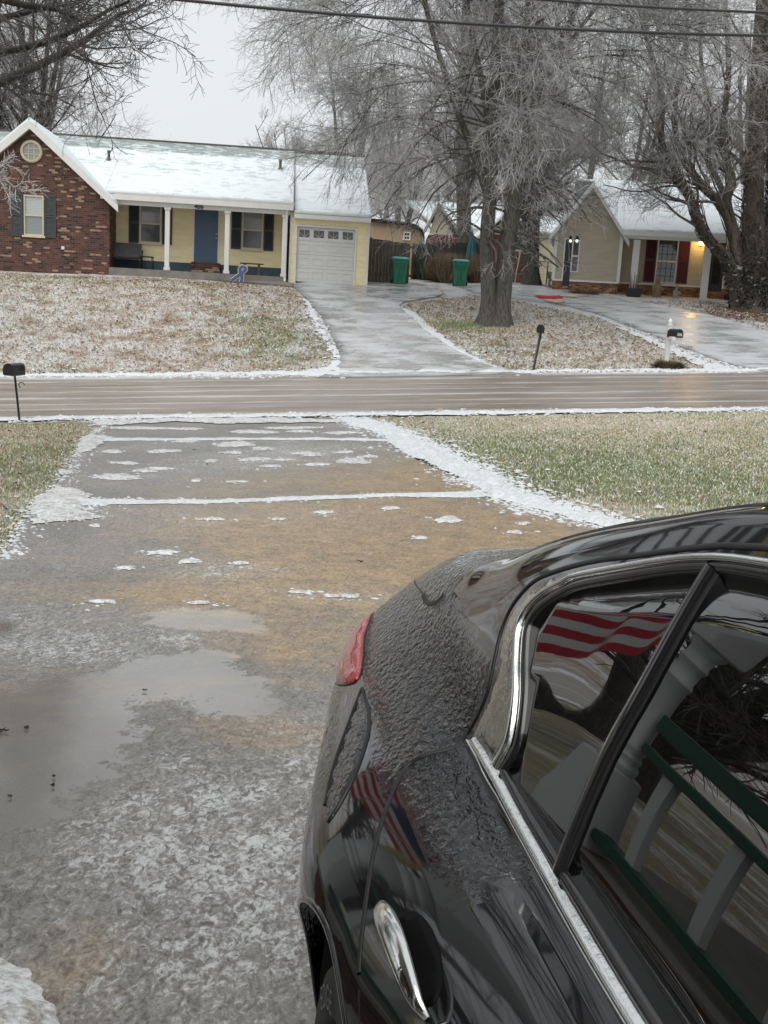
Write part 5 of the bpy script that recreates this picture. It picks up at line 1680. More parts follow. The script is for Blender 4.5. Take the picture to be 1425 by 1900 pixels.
mb = MB(); mb.box(-.065, .065, -.065, .065, -.05, top3 - .22); mb.box(-.085, .085, -.085, .085, top3 - .22, top3 - .19)
mb.lathe([(.05, top3 - .19), (.03, top3 - .17), (.06, top3 - .13), (.065, top3 - .10), (.03, top3 - .03), (0, top3)], 14, (0, 0, 0), 'z')
mb.box(-.04, .04, -.62, -.066, top3 - .60, top3 - .52)
mb.build('post', M['white'], e3)
R_ = .12; H = top3 - .54
prof = [(-R_, 0)] + [(-R_ * cos(t), R_ + R_ * sin(t)) for t in np.linspace(0, pi, 15)] + [(R_, 0)]
n = len(prof)
yw = radians(22)
cy_, sy_ = cos(yw), sin(yw)
def T3(x, y, z): return (x * cy_ - y * sy_ + .10, x * sy_ + y * cy_ - .25, z + H)
mb = MB()
vs = [T3(p[0], -.20, p[1]) for p in prof] + [T3(p[0], .20, p[1]) for p in prof]
fs = [tuple(range(n)), tuple(range(2 * n - 1, n - 1, -1))] + [(i, i + n, (i + 1) % n + n, (i + 1) % n) for i in range(n)]
mb.add(vs, fs, False); mb.build('box', M['mailblack'], e3, bevel=.004)
mb = MB(); vs = [T3(p[0] * 1.06, -.23, p[1] * 1.05 - .005) for p in prof] + [T3(p[0] * 1.06, -.19, p[1] * 1.05 - .005) for p in prof]; mb.add(vs, fs, False); mb.build('mailbox_door', M['mailblack'], e3)
nb_ = text_mesh('506', .115, M['white'], 'number', e3, T3(0, -.237, .05), .003, (pi / 2, 0, yw))
# dark low shrub at its foot
def scrub(name, c, rx, ry, h, n, mat, rs, label, cat, group=None, hue=(0, 1), twig=.02, up=.6):
    """a low plant made of many short stems and small leaves"""
    th = rs.rand(n) * 6.28; r = np.sqrt(rs.rand(n)) * .45
    b = np.stack([c[0] + rx * r * np.cos(th), c[1] + ry * r * np.sin(th), np.full(n, c[2] - .02)], -1)
    el = rs.uniform(.15, 1.0, n); hh = h * rs.uniform(.45, 1.0, n)
    d = np.stack([rx * np.cos(th) * el * rs.uniform(.3, 1, n), ry * np.sin(th) * el * rs.uniform(.3, 1, n), hh * np.sqrt(np.clip(1 - (el * .8)**2, .1, 1))], -1)
    w = twig * rs.uniform(.4, 1, n)
    s_ = np.stack([-np.sin(th), np.cos(th), np.zeros(n)], -1) * w[:, None]
    mid = b + d * .55 + rs.randn(n, 3) * .04 * h
    V = np.stack([b - s_, b + s_, mid + s_ * .7, mid - s_ * .7, b + d], 1)
    i0 = np.arange(n) * 5
    F = np.vstack([np.stack([i0, i0 + 1, i0 + 2], -1), np.stack([i0, i0 + 2, i0 + 3], -1), np.stack([i0 + 3, i0 + 2, i0 + 4], -1)])
    V = V.reshape(-1, 3) - np.array(c)
    o = np_mesh(name, V, F, mat, None, False, {'hue': np.repeat(rs.uniform(hue[0], hue[1], n), 5)})
    o.location = c
    return tag(o, label, cat, group)
rs = np.random.RandomState(31)
c = base(1240, 684); scrub('shrub', c, .6, .28, .30, 2200, M['bush'], rs, 'low dark scrubby plant around the foot of the white mailbox post', 'shrub', None, (0, .45), .014)
c = base(580, 560)
c = base(828, 522, 48.6); scrub('dry_bush', c, 1.15, .9, 1.45, 7000, M['bush'], rs, 'dense tan dry bush between the two green bins', 'bush', None, (0, 1), .014)
c = base(790, 515, 49.8); scrub('bare_shrub', c, .9, .6, 1.6, 1500, M['needle'], rs, 'sparse grey twiggy shrub left of the dry bush by the fence', 'shrub', 'bare shrubs along the fence', (.3, 1), .014)
c = base(884, 522, 49.5); scrub('bare_shrub', c, .9, .6, 1.5, 2200, M['bush'], rs, 'brown twiggy shrub behind the right green bin, left of the trunk', 'shrub', 'bare shrubs along the fence', (0, .8), .014)
c = base(1095, 548); c = base(1085, 545, 45.2); scrub('low_plant', c, 1.0, .3, .35, 700, M['bush'], rs, 'low dry plants along the brick foot of the tan gable', 'plant', None, (0, .7), .014)
c = base(815, 770); scrub('grass_tuft', c, .14, .14, .20, 260, M['grassblade'], rs, 'frosted grass tuft standing at the near road edge', 'grass tuft', None, (.6, 1), .006)
# porch things at the yellow house
def PH(px, py, dy): x_, z_ = FL.at(px, py, dy); v = Matrix.Rotation(A6, 4, 'Z') @ Vector((x_, dy, z_)); return np.array([v.x + FL.loc[0], v.y + FL.loc[1], v.z + FL.loc[2]])
zsl = zs + FL.loc[2]
p = PH(234, 495, .9); e = empty('patio_loveseat', (p[0], p[1], zsl), A6 + .10, 'black metal two seat patio chair on the porch beside the brick wing', 'patio chair')
mb = MB(); mb.box(-.58, .58, -.30, .30, .38, .44); mb.build('seat', M['iron'], e, bevel=.01)
mb = MB(); mb.add([(-.58, .26, .45), (.58, .26, .45), (.58, .42, .98), (-.58, .42, .98), (-.58, .30, .45), (.58, .30, .45), (.58, .46, .98), (-.58, .46, .98)], [(0, 1, 2, 3), (4, 7, 6, 5), (3, 2, 6, 7), (0, 4, 5, 1), (0, 3, 7, 4), (1, 5, 6, 2)], False); mb.build('backrest', M['iron'], e)
for s_ in (-1, 1):
    mb = MB(); mb.tube([(s_ * .6, .36, .72), (s_ * .62, 0, .68), (s_ * .62, -.26, .64), (s_ * .62, -.33, .55), (s_ * .61, -.30, .02)], .022, 8); mb.build('armrest', M['iron'], e)
    mb = MB(); mb.tube([(s_ * .58, .28, .42), (s_ * .60, .36, .01)], .02, 8); mb.build('leg', M['iron'], e)
p = PH(272, 495, .7); e = empty('side_table', (p[0], p[1], zsl), A6, 'small black metal side table right of the patio chair', 'table')
mb = MB(); mb.box(-.26, .26, -.24, .24, .46, .50); mb.build('tabletop', M['iron'], e, bevel=.008)
for a_, b_ in ((-1, -1), (1, -1), (-1, 1), (1, 1)):
    mb = MB(); mb.tube([(a_ * .22, b_ * .2, .46), (a_ * .24, b_ * .22, .0)], .016, 6); mb.build('leg', M['iron'], e)
p = PH(467, 500, .6); e = empty('wooden_bench', (p[0], p[1], zsl), A6, 'low brown wooden bench under the right porch window of the yellow house', 'bench')
mb = MB(); mb.box(-.46, .46, -.17, .17, .42, .47); mb.build('seat', M['wood'], e, bevel=.008)
for s_ in (-1, 1):
    mb = MB(); mb.box(s_ * .28 - .05, s_ * .28 + .05, -.15, .15, .0, .419); mb.build('leg', M['wood'], e)
# awareness ribbon sign in the lawn edge
p = at_v(445, 519, 42.9); e = empty('ribbon_sign', (p[0], p[1], ground_z(p[0], p[1])), A6, 'blue looped ribbon lawn sign with white edge in front of the porch', 'sign')
def rib(w, y, th_):
    mb = MB()
    pts = [(-.34, .10), (-.10, .33), (.13, .57), (.22, .70), (.17, .80), (.06, .80), (-.01, .70), (.02, .50), (.08, .30), (.06, .0)]
    P = spl(pts, 6) * [.95, .76]
    T = np.gradient(P, axis=0); T /= np.linalg.norm(T, axis=1, keepdims=True)
    N_ = np.stack([-T[:, 1], T[:, 0]], -1)
    W = w * .85 * np.interp(np.arange(len(P)), [0, 18, 30, 42, len(P)], [.85, 1, .8, 1, .9])
    L0, R0 = P + N_ * W[:, None], P - N_ * W[:, None]
    n = len(P)
    yy0 = y + np.linspace(0, th_ * .6, n)
    vs = [(L0[i][0], yy0[i], L0[i][1]) for i in range(n)] + [(R0[i][0], yy0[i], R0[i][1]) for i in range(n)] + [(L0[i][0], yy0[i] + th_, L0[i][1]) for i in range(n)] + [(R0[i][0], yy0[i] + th_, R0[i][1]) for i in range(n)]
    fs = []
    for i in range(n - 1):
        fs += [(i, i + 1, n + i + 1, n + i), (2 * n + i, 3 * n + i, 3 * n + i + 1, 2 * n + i + 1), (i, 2 * n + i, 2 * n + i + 1, i + 1), (n + i, n + i + 1, 3 * n + i + 1, 3 * n + i)]
    mb.add(vs, fs, False); return mb
rib(.105, .0, .012).build('sign_border', M['white'], e); rib(.078, -.014, .010).build('ribbon', M['bluesign'], e)
mb = MB(); mb.bar((-.16, .03, -.1), (-.16, .03, .3), .01, .01); mb.bar((.06, .03, -.1), (.06, .03, .3), .01, .01); mb.build('stake', M['iron'], e)
# things at the tan house
def PR_(px, py, dy): x_, z_ = FR.at(px, py, dy); return FR.world(x_, dy, z_)
zp2 = zp_ + .06 + FR.loc[2]
p = PR_(1175, 550, -.9); c = np.array([p[0], p[1], ground_z(p[0], p[1]) - .0]); zt4 = PR_(1175, 545, -.9)[2]
c[2] = max(c[2], zt4 - .32)
e = empty('planter', c, 0, 'black square planter with dead stems left of the tan house porch', 'planter')
mb = MB(); mb.add([(-.24, -.2, 0), (.24, -.2, 0), (.24, .2, 0), (-.24, .2, 0), (-.32, -.25, .30), (.32, -.25, .30), (.32, .25, .30), (-.32, .25, .30)], [(0, 3, 2, 1), (0, 1, 5, 4), (1, 2, 6, 5), (2, 3, 7, 6), (3, 0, 4, 7), (4, 5, 6, 7)], False); mb.box(-.34, .34, -.27, .27, .301, .34); mb.build('pot', M['plum'], e)
mb = MB()
for k in range(16):
    a_ = rs.rand() * 6.28; r_ = rs.uniform(.03, .2); hh_ = rs.uniform(.3, .75)
    mb.tube([(r_ * cos(a_), r_ * sin(a_), .3), (r_ * 1.3 * cos(a_), r_ * 1.3 * sin(a_), .3 + hh_ * .6), (r_ * 1.7 * cos(a_) + rs.uniform(-.05, .05), r_ * 1.6 * sin(a_), .3 + hh_)], [.012, .009, .004], 5)
mb.build('dead_stem', M['rust'], e)
# carved bear on the porch step
p = PR_(1217, 557, .1)
e = empty('carved_bear', (p[0], p[1], zp2), 0, 'carved wooden bear standing upright on the tan house porch', 'statue')
mb = MB(); mb.smooth = True
mb.lathe([(0, .0), (.15, .01), (.17, .15), (.18, .35), (.15, .55), (.10, .62), (0, .64)], 14, (0, 0, 0), 'z'); mb.lathe([(0, .60), (.09, .62), (.12, .70), (.10, .80), (.05, .84), (0, .85)], 12, (0, -.02, 0), 'z')
for s_ in (-1, 1):
    mb.lathe([(0, .80), (.035, .81), (.04, .85), (0, .88)], 8, (s_ * .075, 0, 0), 'z'); mb.tube([(s_ * .15, 0, .5), (s_ * .2, -.1, .38), (s_ * .12, -.18, .32)], [.055, .05, .04], 8); mb.lathe([(0, 0), (.08, .01), (.08, .1), (0, .12)], 8, (s_ * .1, -.12, 0), 'z')
mb.tube([(0, -.1, .72), (0, -.17, .70)], [.045, .03], 8)
mb.build('bear_body', M['bearwood'], e)
p = PR_(1253, 557, -.1)
e = empty('garden_statue', (p[0], p[1], zp2), 0, 'small grey stone garden figure right of the carved bear', 'statue')
mb = MB(); mb.lathe([(0, 0), (.14, .0), (.14, .05), (.10, .08), (.13, .2), (.11, .32), (.06, .42), (.04, .46), (0, .47)], 12, (0, 0, 0), 'z'); mb.lathe([(0, .44), (.06, .46), (.075, .53), (.05, .60), (0, .62)], 10, (.01, -.02, 0), 'z'); mb.tube([(.1, 0, .34), (.16, -.06, .24), (.08, -.12, .22)], .035, 7); mb.build('figure', M['stone'], e)
p = PR_(1352, 545, .6)
e = empty('porch_pot', (p[0], p[1], zp2), 0, 'dark round pot with a stick beside the tan house front door', 'pot')
mb = MB(); mb.lathe([(0, 0), (.14, 0), (.18, .25), (.2, .34), (.17, .34), (0, .30)], 16, (0, 0, 0), 'z'); mb.build('pot', M['plum'], e)
mb = MB(); mb.tube([(0, 0, .3), (.03, .02, .7), (.10, 0, .78), (.14, 0, .7)], .012, 6); mb.build('stick', M['iron'], e)
# coloured cloths on the neighbour's driveway
def flat(name, px, mat, label, cat, group=None, n=10):
    P = WP(px); c = P.mean(0)
    R = ragged(P, .02, .15, len(px) + 3)
    V, F = cdt_fill(R, .12)
    z = ground_z(V[:, 0], V[:, 1]) + .065 + .02 * rs.rand(len(V))
    c3 = np.array([c[0], c[1], ground_z(*c)])
    o = np_mesh(name, np.column_stack([V, z]) - c3, F, mat, None, True); o.location = c3
    return tag(o, label, cat, group)
flat('cloth', [(990, 551), (1040, 552), (1046, 556), (1022, 557), (1000, 556)], M['red'], 'crumpled red cloth lying on the snowy right driveway', 'cloth', 'coloured cloths on the driveway')
flat('cloth', [(1010, 558), (1040, 558), (1050, 563), (1030, 566), (1012, 562)], M['paleorange'], 'pale orange cloth below the red one on the right driveway', 'cloth', 'coloured cloths on the driveway')
flat('cloth', [(1040, 551), (1066, 550), (1072, 554), (1046, 554)], M['yellowcloth'], 'pale yellow cloth right of the red one on the right driveway', 'cloth', 'coloured cloths on the driveway')
# closed teal umbrella, white pinwheel on a leaning stick, grey bench, satellite bowl
p = base(872, 500, 52.0)
zt5 = at_y(875, 430, 52.0)[2] - p[2]
e = empty('patio_umbrella', p, 0, 'closed teal patio umbrella behind the shrubs left of the big trunk', 'umbrella')
mb = MB(); mb.tube([(0, 0, 0), (0, 0, zt5 + .1)], .025, 8); mb.build('pole', M['iron'], e)
mb = MB(); N8 = 16
vs = []
for h_, r_ in ((zt5 * .30, .18), (zt5 * .45, .22), (zt5 * .7, .16), (zt5, .03)):
    for k in range(N8): vs.append((r_ * (1 + .25 * (k % 2)) * cos(2 * pi * k / N8), r_ * (1 + .25 * (k % 2)) * sin(2 * pi * k / N8), h_))
mb.add(vs, [(i * N8 + k, i * N8 + (k + 1) % N8, (i + 1) * N8 + (k + 1) % N8, (i + 1) * N8 + k) for i in range(3) for k in range(N8)], False); mb.build('canopy', M['teal'], e)
p = base(957, 496, 51.0); tp = at_y(967, 459, 51.0)
e = empty('pinwheel', p, 0, 'white garden pinwheel on a leaning white stick right of the big trunk', 'pinwheel')
tv = tp - p
mb = MB(); mb.tube([(0, 0, 0), tv], .03, 6); mb.build('stick', M['white'], e)
mb = MB()
for k in range(5):
    a_ = k * 2 * pi / 5 + .3
    mb.add([tv + np.array([0, -.03, 0]), tv + np.array([.26 * cos(a_), -.05, .26 * sin(a_)]), tv + np.array([.22 * cos(a_ + .5), -.0, .22 * sin(a_ + .5)]), tv + np.array([.08 * cos(a_ + .6), -.02, .08 * sin(a_ + .6)])], [(0, 1, 2, 3)], False)
mb.build('vane', M['white'], e)
p = base(1022, 522, 50.5)
e = empty('concrete_bench', base(965, 518, 51.5), 0, 'low grey garden bench right of the big trunk with a red cushion end', 'bench')
mb = MB(); mb.box(-.7, .7, -.2, .2, .38, .46); mb.build('seat', M['stone'], e); 
for s_ in (-1, 1):
    mb = MB(); mb.box(s_ * .5 - .08, s_ * .5 + .08, -.16, .16, 0, .379); mb.build('leg', M['stone'], e)
mb = MB(); mb.box(.1, .6, -.18, .18, .461, .52); mb.build('cushion', M['red'], e, bevel=.02)
p = base(1019, 524, 49.0)
e = empty('birdbath', p, .4, 'grey tilted birdbath bowl left of the tan house corner', 'birdbath')
mb = MB(); mb.lathe([(0, 0), (.16, 0), (.14, .04), (.06, .08), (.05, .35), (0, .36)], 14, (0, 0, 0), 'z'); mb.build('pedestal', M['stone'], e)
mb = MB(); mb.lathe([(0, -.03), (.15, -.01), (.27, .06), (.28, .09), (.25, .08), (.12, .01), (0, 0)], 20, (0, 0, 0), 'z'); o = mb.build('bowl', M['stone'], e); o.location = (.0, -.03, .42); o.rotation_euler = (.9, .35, 0)
p = base(1015, 505, 54.0)
e = empty('chain_link_fence', (at_y(990, 480, 56)[0], 56.0, ground_z(4, 56)), 0, 'low thin wire fence behind the tree left of the tan house', 'fence')
w_ = at_y(1045, 480, 56)[0] - at_y(990, 480, 56)[0]
mb = MB(); mb.tube([(0, 0, 1.15), (w_, 0, 1.15)], .025, 6); mb.build('top_rail', M['rust'], e)
for k in range(3):
    mb = MB(); mb.tube([(w_ * k / 2, 0, -.1), (w_ * k / 2, 0, 1.2)], .03, 6); mb.build('post', M['rust'], e)
mb = MB()
for x_ in np.arange(0, w_, .14):
    mb.tube([(x_, 0, .05), (x_ + .0, 0, 1.14)], .005, 3, False)
for z_ in np.arange(.1, 1.1, .14): mb.tube([(0, 0, z_), (w_, 0, z_)], .005, 3, False)
mb.build('wire_mesh', M['rust'], e)
# two iced power lines far above the road
def cable(name, a, b, D0, D1, sag, r, label):
    p, q = at_y(*a, D0), at_y(*b, D1)
    d = q - p
    t = np.linspace(-2.0, 2.2, 90)
    mid = .1
    pts = [p + d * k + np.array([0, 0, sag * ((k - mid)**2 - (0 - mid)**2) - sag * k * ((1 - mid)**2 - mid**2)]) for k in t]
    mb = MB(); mb.tube(pts, r, 8, False)
    # twist of the bundle and small icicles along it
    th = np.arange(len(pts)) * 1.9
    rs_ = np.random.RandomState(5)
    o = mb.build(name, M['wire'], None)
    ic = MB()
    for k in np.linspace(-.1, 1.1, 240):
        c = p + d * k + np.array([0, 0, sag * ((k - mid)**2 - (0 - mid)**2) - sag * k * ((1 - mid)**2 - mid**2)])
        c = c + np.array([0, 0, -r * .9]); L_ = rs_.uniform(.012, .05)
        ic.add([c + np.array([-.006, 0, 0]), c + np.array([.006, 0, 0]), c + np.array([0, .006, 0]), c + np.array([0, 0, -L_])], [(0, 1, 3), (1, 2, 3), (2, 0, 3)], False)
    i_ = ic.build('icicle', M['wire'], o); i_['kind'] = 'stuff'
    return tag(o, label, 'cable', 'power lines over the road')
cable('power_line', (320, -2), (1425, 66), 20.5, 22.8, .45, .030, 'lower thick iced black cable crossing the whole top of the view')
cable('power_line', (980, -3), (1425, 23), 20.9, 22.0, .10, .023, 'upper thinner iced cable crossing the top right corner')
# wet twigs and grit on the near driveway
gm = MB()
for (px, py, s_) in ((2, 1367, .03), (668, 1048, .035), (50, 1362, .015), (98, 1470, .012), (20, 1490, .012), (385, 865, .03), (360, 838, .03), (268, 1291, .012), (100, 1453, .012)):
    c = on_ground(px, py); c[2] += .03
    for k in range(5):
        a_ = rs.rand() * 6.28; q = c + np.array([cos(a_), sin(a_), .1]) * s_ * rs.uniform(.5, 1.2)
        gm.tube([c + rs.randn(3) * [.3, .3, .05] * s_, q], [.0035, .002], 4, False)
o = gm.build('leaf_litter', M['bark_dark']); o['kind'] = 'stuff'
# =================================================================== bare winter trees, grown branch by branch
def norm(v): return v / (np.linalg.norm(v, axis=-1, keepdims=True) + 1e-12)
def tubes(P, R, sides, rs):
    """P (n,k,3) R (n,k) -> verts, quads"""
    n, k, _ = P.shape
    T = norm(np.gradient(P, axis=1))
    ref = norm(rs.randn(n, 1, 3))
    A = norm(np.cross(T, ref)); B = np.cross(T, A)
    th = np.arange(sides) * 2 * pi / sides
    V = P[:, :, None] + R[:, :, None, None] * (A[:, :, None] * np.cos(th)[None, None, :, None] + B[:, :, None] * np.sin(th)[None, None, :, None])
    base = (np.arange(n) * k * sides)[:, None, None]
    i = np.arange(k - 1)[None, :, None] * sides; j = np.arange(sides)[None, None, :]; j2 = (j + 1) % sides
    F = np.stack(np.broadcast_arrays(base + i + j, base + i + j2, base + i + sides + j2, base + i + sides + j), -1).reshape(-1, 4)
    return V.reshape(-1, 3), F
def children(P, R, n, rs, t0, t1, ang, lenf, k, trop, wig, rr, rmin, bias=None):
    """n children spread over the given branches; returns their centre lines and radii"""
    L = np.linalg.norm(np.diff(P, axis=1), axis=2).sum(1)
    pi_ = rs.choice(len(P), n, p=L / L.sum())
    t = rs.uniform(t0, t1, n)
    kk = P.shape[1] - 1
    f = t * kk; i = np.minimum(f.astype(int), kk - 1); a = (f - i)[:, None]
    s0, s1 = P[pi_, i], P[pi_, i + 1]
    st = s0 * (1 - a) + s1 * a
    r0 = R[pi_, i] * (1 - a[:, 0]) + R[pi_, i + 1] * a[:, 0]
    T = norm(s1 - s0)
    side = norm(np.cross(T, norm(rs.randn(n, 3))))
    if bias is not None: side = norm(side + bias)
    an = np.radians(rs.normal(ang[0], ang[1], n))[:, None]
    d = norm(T * np.cos(an) + side * np.sin(an))
    ln = lenf(L[pi_], t, st) * rs.uniform(.65, 1.2, n)
    pts = [st]
    cur = d
    step = (ln / (k - 1))[:, None]
    for _ in range(k - 1):
        pts.append(pts[-1] + cur * step)
        tr = trop(st) if callable(trop) else trop
        cur = norm(cur + rs.randn(n, 3) * wig + np.array([0, 0, 1.0]) * (np.asarray(tr)[..., None] if np.ndim(tr) else tr))
    Pn = np.stack(pts, 1)
    rb = np.maximum(r0 * rr * rs.uniform(.7, 1.1, n), rmin)
    Rn = rb[:, None] * np.linspace(1, .35, k)[None]
    Rn = np.maximum(Rn, rmin * .8)
    return Pn, Rn
def stems_from(px_list, D, n=14):
    """stems drawn as (px, py, radius[, depth offset])"""
    Ps, Rs = [], []
    for st in px_list:
        q = np.array([list(at_y(s[0], s[1], D + (s[3] if len(s) > 3 else 0))) + [s[2]] for s in st])
        t = np.linspace(0, 1, len(q)); tt = np.linspace(0, 1, n)
        c = spl(q, 10); tc = np.linspace(0, 1, len(c))
        q = np.stack([np.interp(tt, tc, c[:, i]) for i in range(4)], -1)
        Ps.append(q[:, :3]); Rs.append(np.maximum(q[:, 3], .01))
    return np.array(Ps), np.array(Rs)
def make_tree(stems, levels, name, label, group, bark, twig, seed, sides0=12, split=1, cat='tree', base_pt=None, flare=0.0):
    rs = np.random.RandomState(seed)
    P0, R0 = stems
    if base_pt is None: base_pt = P0[0][0]
    e = empty(name, base_pt, 0, label, cat, group)
    bp = np.array(base_pt)
    # trunk surface with ridged girth
    P, R = P0, R0.copy()
    n, k = R.shape
    V, F = tubes(P, R, sides0, rs)
    cen = np.repeat(P.reshape(-1, 3), sides0, axis=0)
    th = np.tile(np.arange(sides0), n * k) * 2 * pi / sides0
    hgt = np.clip(1 - (V[:, 2] - bp[2]) / .9, 0, 1) ** 2
    V = cen + (V - cen) * (1 + .06 * np.sin(th * 3 + 1) + .05 * np.sin(th * 5) + flare * hgt * (1 + .35 * np.sin(th * 5 + .5)))[:, None]
    np_mesh('trunk', V - bp, F, bark, e, True)
    acc = [(P, R)]
    cur = (P, R)
    meshes = []
    for li, lv in enumerate(levels):
        par = cur if not lv.get('all') else None
        if lv.get('all'):
            parts = []
            Ps = [c[0] for c in acc[-lv['all']:]]
        Pn, Rn = children(cur[0], cur[1], lv['n'], rs, lv.get('t0', .2), lv.get('t1', 1.0), lv['ang'], lv['len'], lv['k'], lv.get('trop', 0), lv.get('wig', .12), lv.get('rr', .5), lv['rmin'], lv.get('bias'))
        meshes.append((Pn, Rn, lv['s'], li))
        cur = (Pn, Rn)
        acc.append(cur)
        if lv.get('cont'):
            pass
    for nm, sel, mt in (('branches', lambda i: i < split, bark), ('crown', lambda i: i >= split, twig)):
        Vs, Fs, b = [], [], 0
        for Pn, Rn, s, li in meshes:
            if not sel(li): continue
            V, F = tubes(Pn, Rn, s, rs)
            Vs.append(V); Fs.append(F + b); b += len(V)
        if Vs:
            np_mesh(nm, np.vstack(Vs) - bp, np.vstack(Fs), mt, e, nm == 'branches')
    return e
# ---- 1. the big double trunk, twigs glazed white
bt = on_ground(917, 604)
D1 = bt[1]
gz1 = bt[2]
st1 = stems_from([
    [(905, 606, 0.321), (906, 585, 0.275), (906, 540, 0.252), (903, 480, 0.237), (904, 420, 0.229), (910, 340, 0.207), (913, 220, 0.184), (922, 60, 0.153), (935, -150, 0.107), (945, -330, 0.054), (950, -420, 0.023)],
    [(926, 606, 0.306), (929, 585, 0.283), (934, 540, 0.275), (939, 480, 0.268), (948, 410, 0.260), (957, 330, 0.214), (962, 220, 0.184), (978, 60, 0.146), (1000, -140, 0.107), (1010, -300, 0.061), (1020, -400, 0.023)],
    [(957, 335, 0.153), (975, 240, 0.122), (1020, 120, 0.099), (1075, 0, 0.076), (1120, -140, 0.054), (1160, -260, 0.023)],
    [(908, 370, 0.137), (880, 290, 0.107), (840, 180, 0.092), (800, 50, 0.076), (760, -110, 0.054), (720, -220, 0.023)],
    [(913, 260, 0.115), (895, 160, 0.099), (868, 20, 0.076), (850, -130, 0.054), (840, -260, 0.023)],
    [(960, 270, 0.115), (1000, 180, 0.099), (1050, 90, 0.069), (1110, 10, 0.054), (1180, -60, 0.031)],
], D1, 26)
zc_ = gz1
def droop(st):
    h = st[:, 2] - zc_
    return np.where(h < 8, -.15, np.where(h < 12, -.05, .05))
def len1(L, t, st):
    h = st[:, 2] - zc_
    base_ = np.interp(h, [3, 5, 8, 12, 17, 22], [2.2, 4.6, 6.4, 6.0, 4.2, 2.0])
    return base_ * np.where(st[:, 0] < np.mean(st[:, 0]), 1.08, .92)
def ang1(): return (68, 14)
e_t1 = make_tree(st1, [
    dict(n=175, t0=.325, t1=.98, ang=(62, 14), len=len1, k=11, trop=droop, wig=.10, rr=.27, rmin=.02, s=7),
    dict(n=1500, t0=.22, t1=1.0, ang=(42, 14), len=lambda L, t, st: .42 * L * (1.15 - .55 * t), k=8, trop=-.05, wig=.14, rr=.5, rmin=.011, s=5),
    dict(n=15000, t0=.15, t1=1.0, ang=(42, 15), len=lambda L, t, st: .55 * L * (1.1 - .5 * t) + .16, k=6, trop=-.10, wig=.18, rr=.6, rmin=.0075, s=3),
    dict(n=66000, t0=.08, t1=1.0, ang=(44, 16), len=lambda L, t, st: .38 * L + .10, k=3, trop=-.03, wig=.22, rr=.75, rmin=.0052, s=3),
], 'tree', 'large bare double trunked tree glazed with ice, standing between the two far driveways', 'bare trees', M['bark'], M['twig_ice'], 101, 16, 2, base_pt=bt, flare=.6)
# ---- 2. vine-covered tree at the right edge
bt2 = on_ground(1400, 578)
D2 = bt2[1]
st2 = stems_from([
    [(1395, 590, .62), (1396, 540, .52), (1398, 470, .46), (1398, 380, .36), (1402, 260, .30), (1408, 120, .26), (1418, -60, .20), (1425, -220, .10)],
    [(1385, 585, .40), (1368, 530, .34), (1352, 482, .25), (1318, 450, .20), (1298, 419, .19), (1285, 375, .17), (1264, 339, .16), (1246, 298, .15), (1226, 262, .13), (1228, 190, .12), (1208, 100, .10), (1180, -10, .07), (1150, -120, .04)],
    [(1390, 585, .40), (1378, 520, .30), (1366, 467, .23), (1356, 419, .20), (1337, 378, .18), (1308, 350, .16), (1283, 318, .14), (1262, 285, .12), (1250, 200, .10), (1275, 90, .08), (1270, -60, .05)],
    [(1366, 440, .18), (1358, 413, .17), (1348, 369, .16), (1356, 330, .14), (1340, 260, .12), (1352, 130, .10), (1345, 0, .08), (1350, -140, .05)],
    [(1348, 372, .12), (1331, 333, .11), (1314, 298, .10), (1320, 220, .08), (1300, 100, .07), (1310, -50, .05)],
    [(1410, 590, .5), (1418, 520, .44), (1432, 430, .30), (1436, 300, .24), (1428, 160, .18), (1440, 0, .14), (1445, -160, .08)],
    [(1440, 600, .4), (1450, 500, .3), (1475, 380, .24), (1500, 200, .2), (1520, 0, .12)],
], D2, 24)
make_tree(st2, [
    dict(n=110, t0=.30, t1=1.0, ang=(48, 14), len=lambda L, t, st: np.clip(.38 * L, 1.6, 3.6) * (1.2 - .5 * t), k=9, trop=.02, wig=.13, rr=.36, rmin=.014, s=6),
    dict(n=900, t0=.12, t1=1.0, ang=(42, 14), len=lambda L, t, st: .42 * L, k=7, trop=.01, wig=.16, rr=.5, rmin=.0075, s=4),
    dict(n=6500, t0=.1, t1=1.0, ang=(42, 15), len=lambda L, t, st: .45 * L + .12, k=5, trop=-.02, wig=.2, rr=.6, rmin=.0058, s=3),
    dict(n=21000, t0=.08, t1=1.0, ang=(44, 16), len=lambda L, t, st: .45 * L + .08, k=3, trop=-.02, wig=.22, rr=.75, rmin=.0048, s=3),
], 'tree', 'many stemmed bare tree with vine covered trunk at the right edge, before the tan house', 'bare trees', M['bark_vine'], M['twig_mid'], 202, 14, 1, base_pt=bt2, flare=.5)
e_t2 = [o for o in COL.objects if o.get('label', '').startswith('many stemmed')][0]
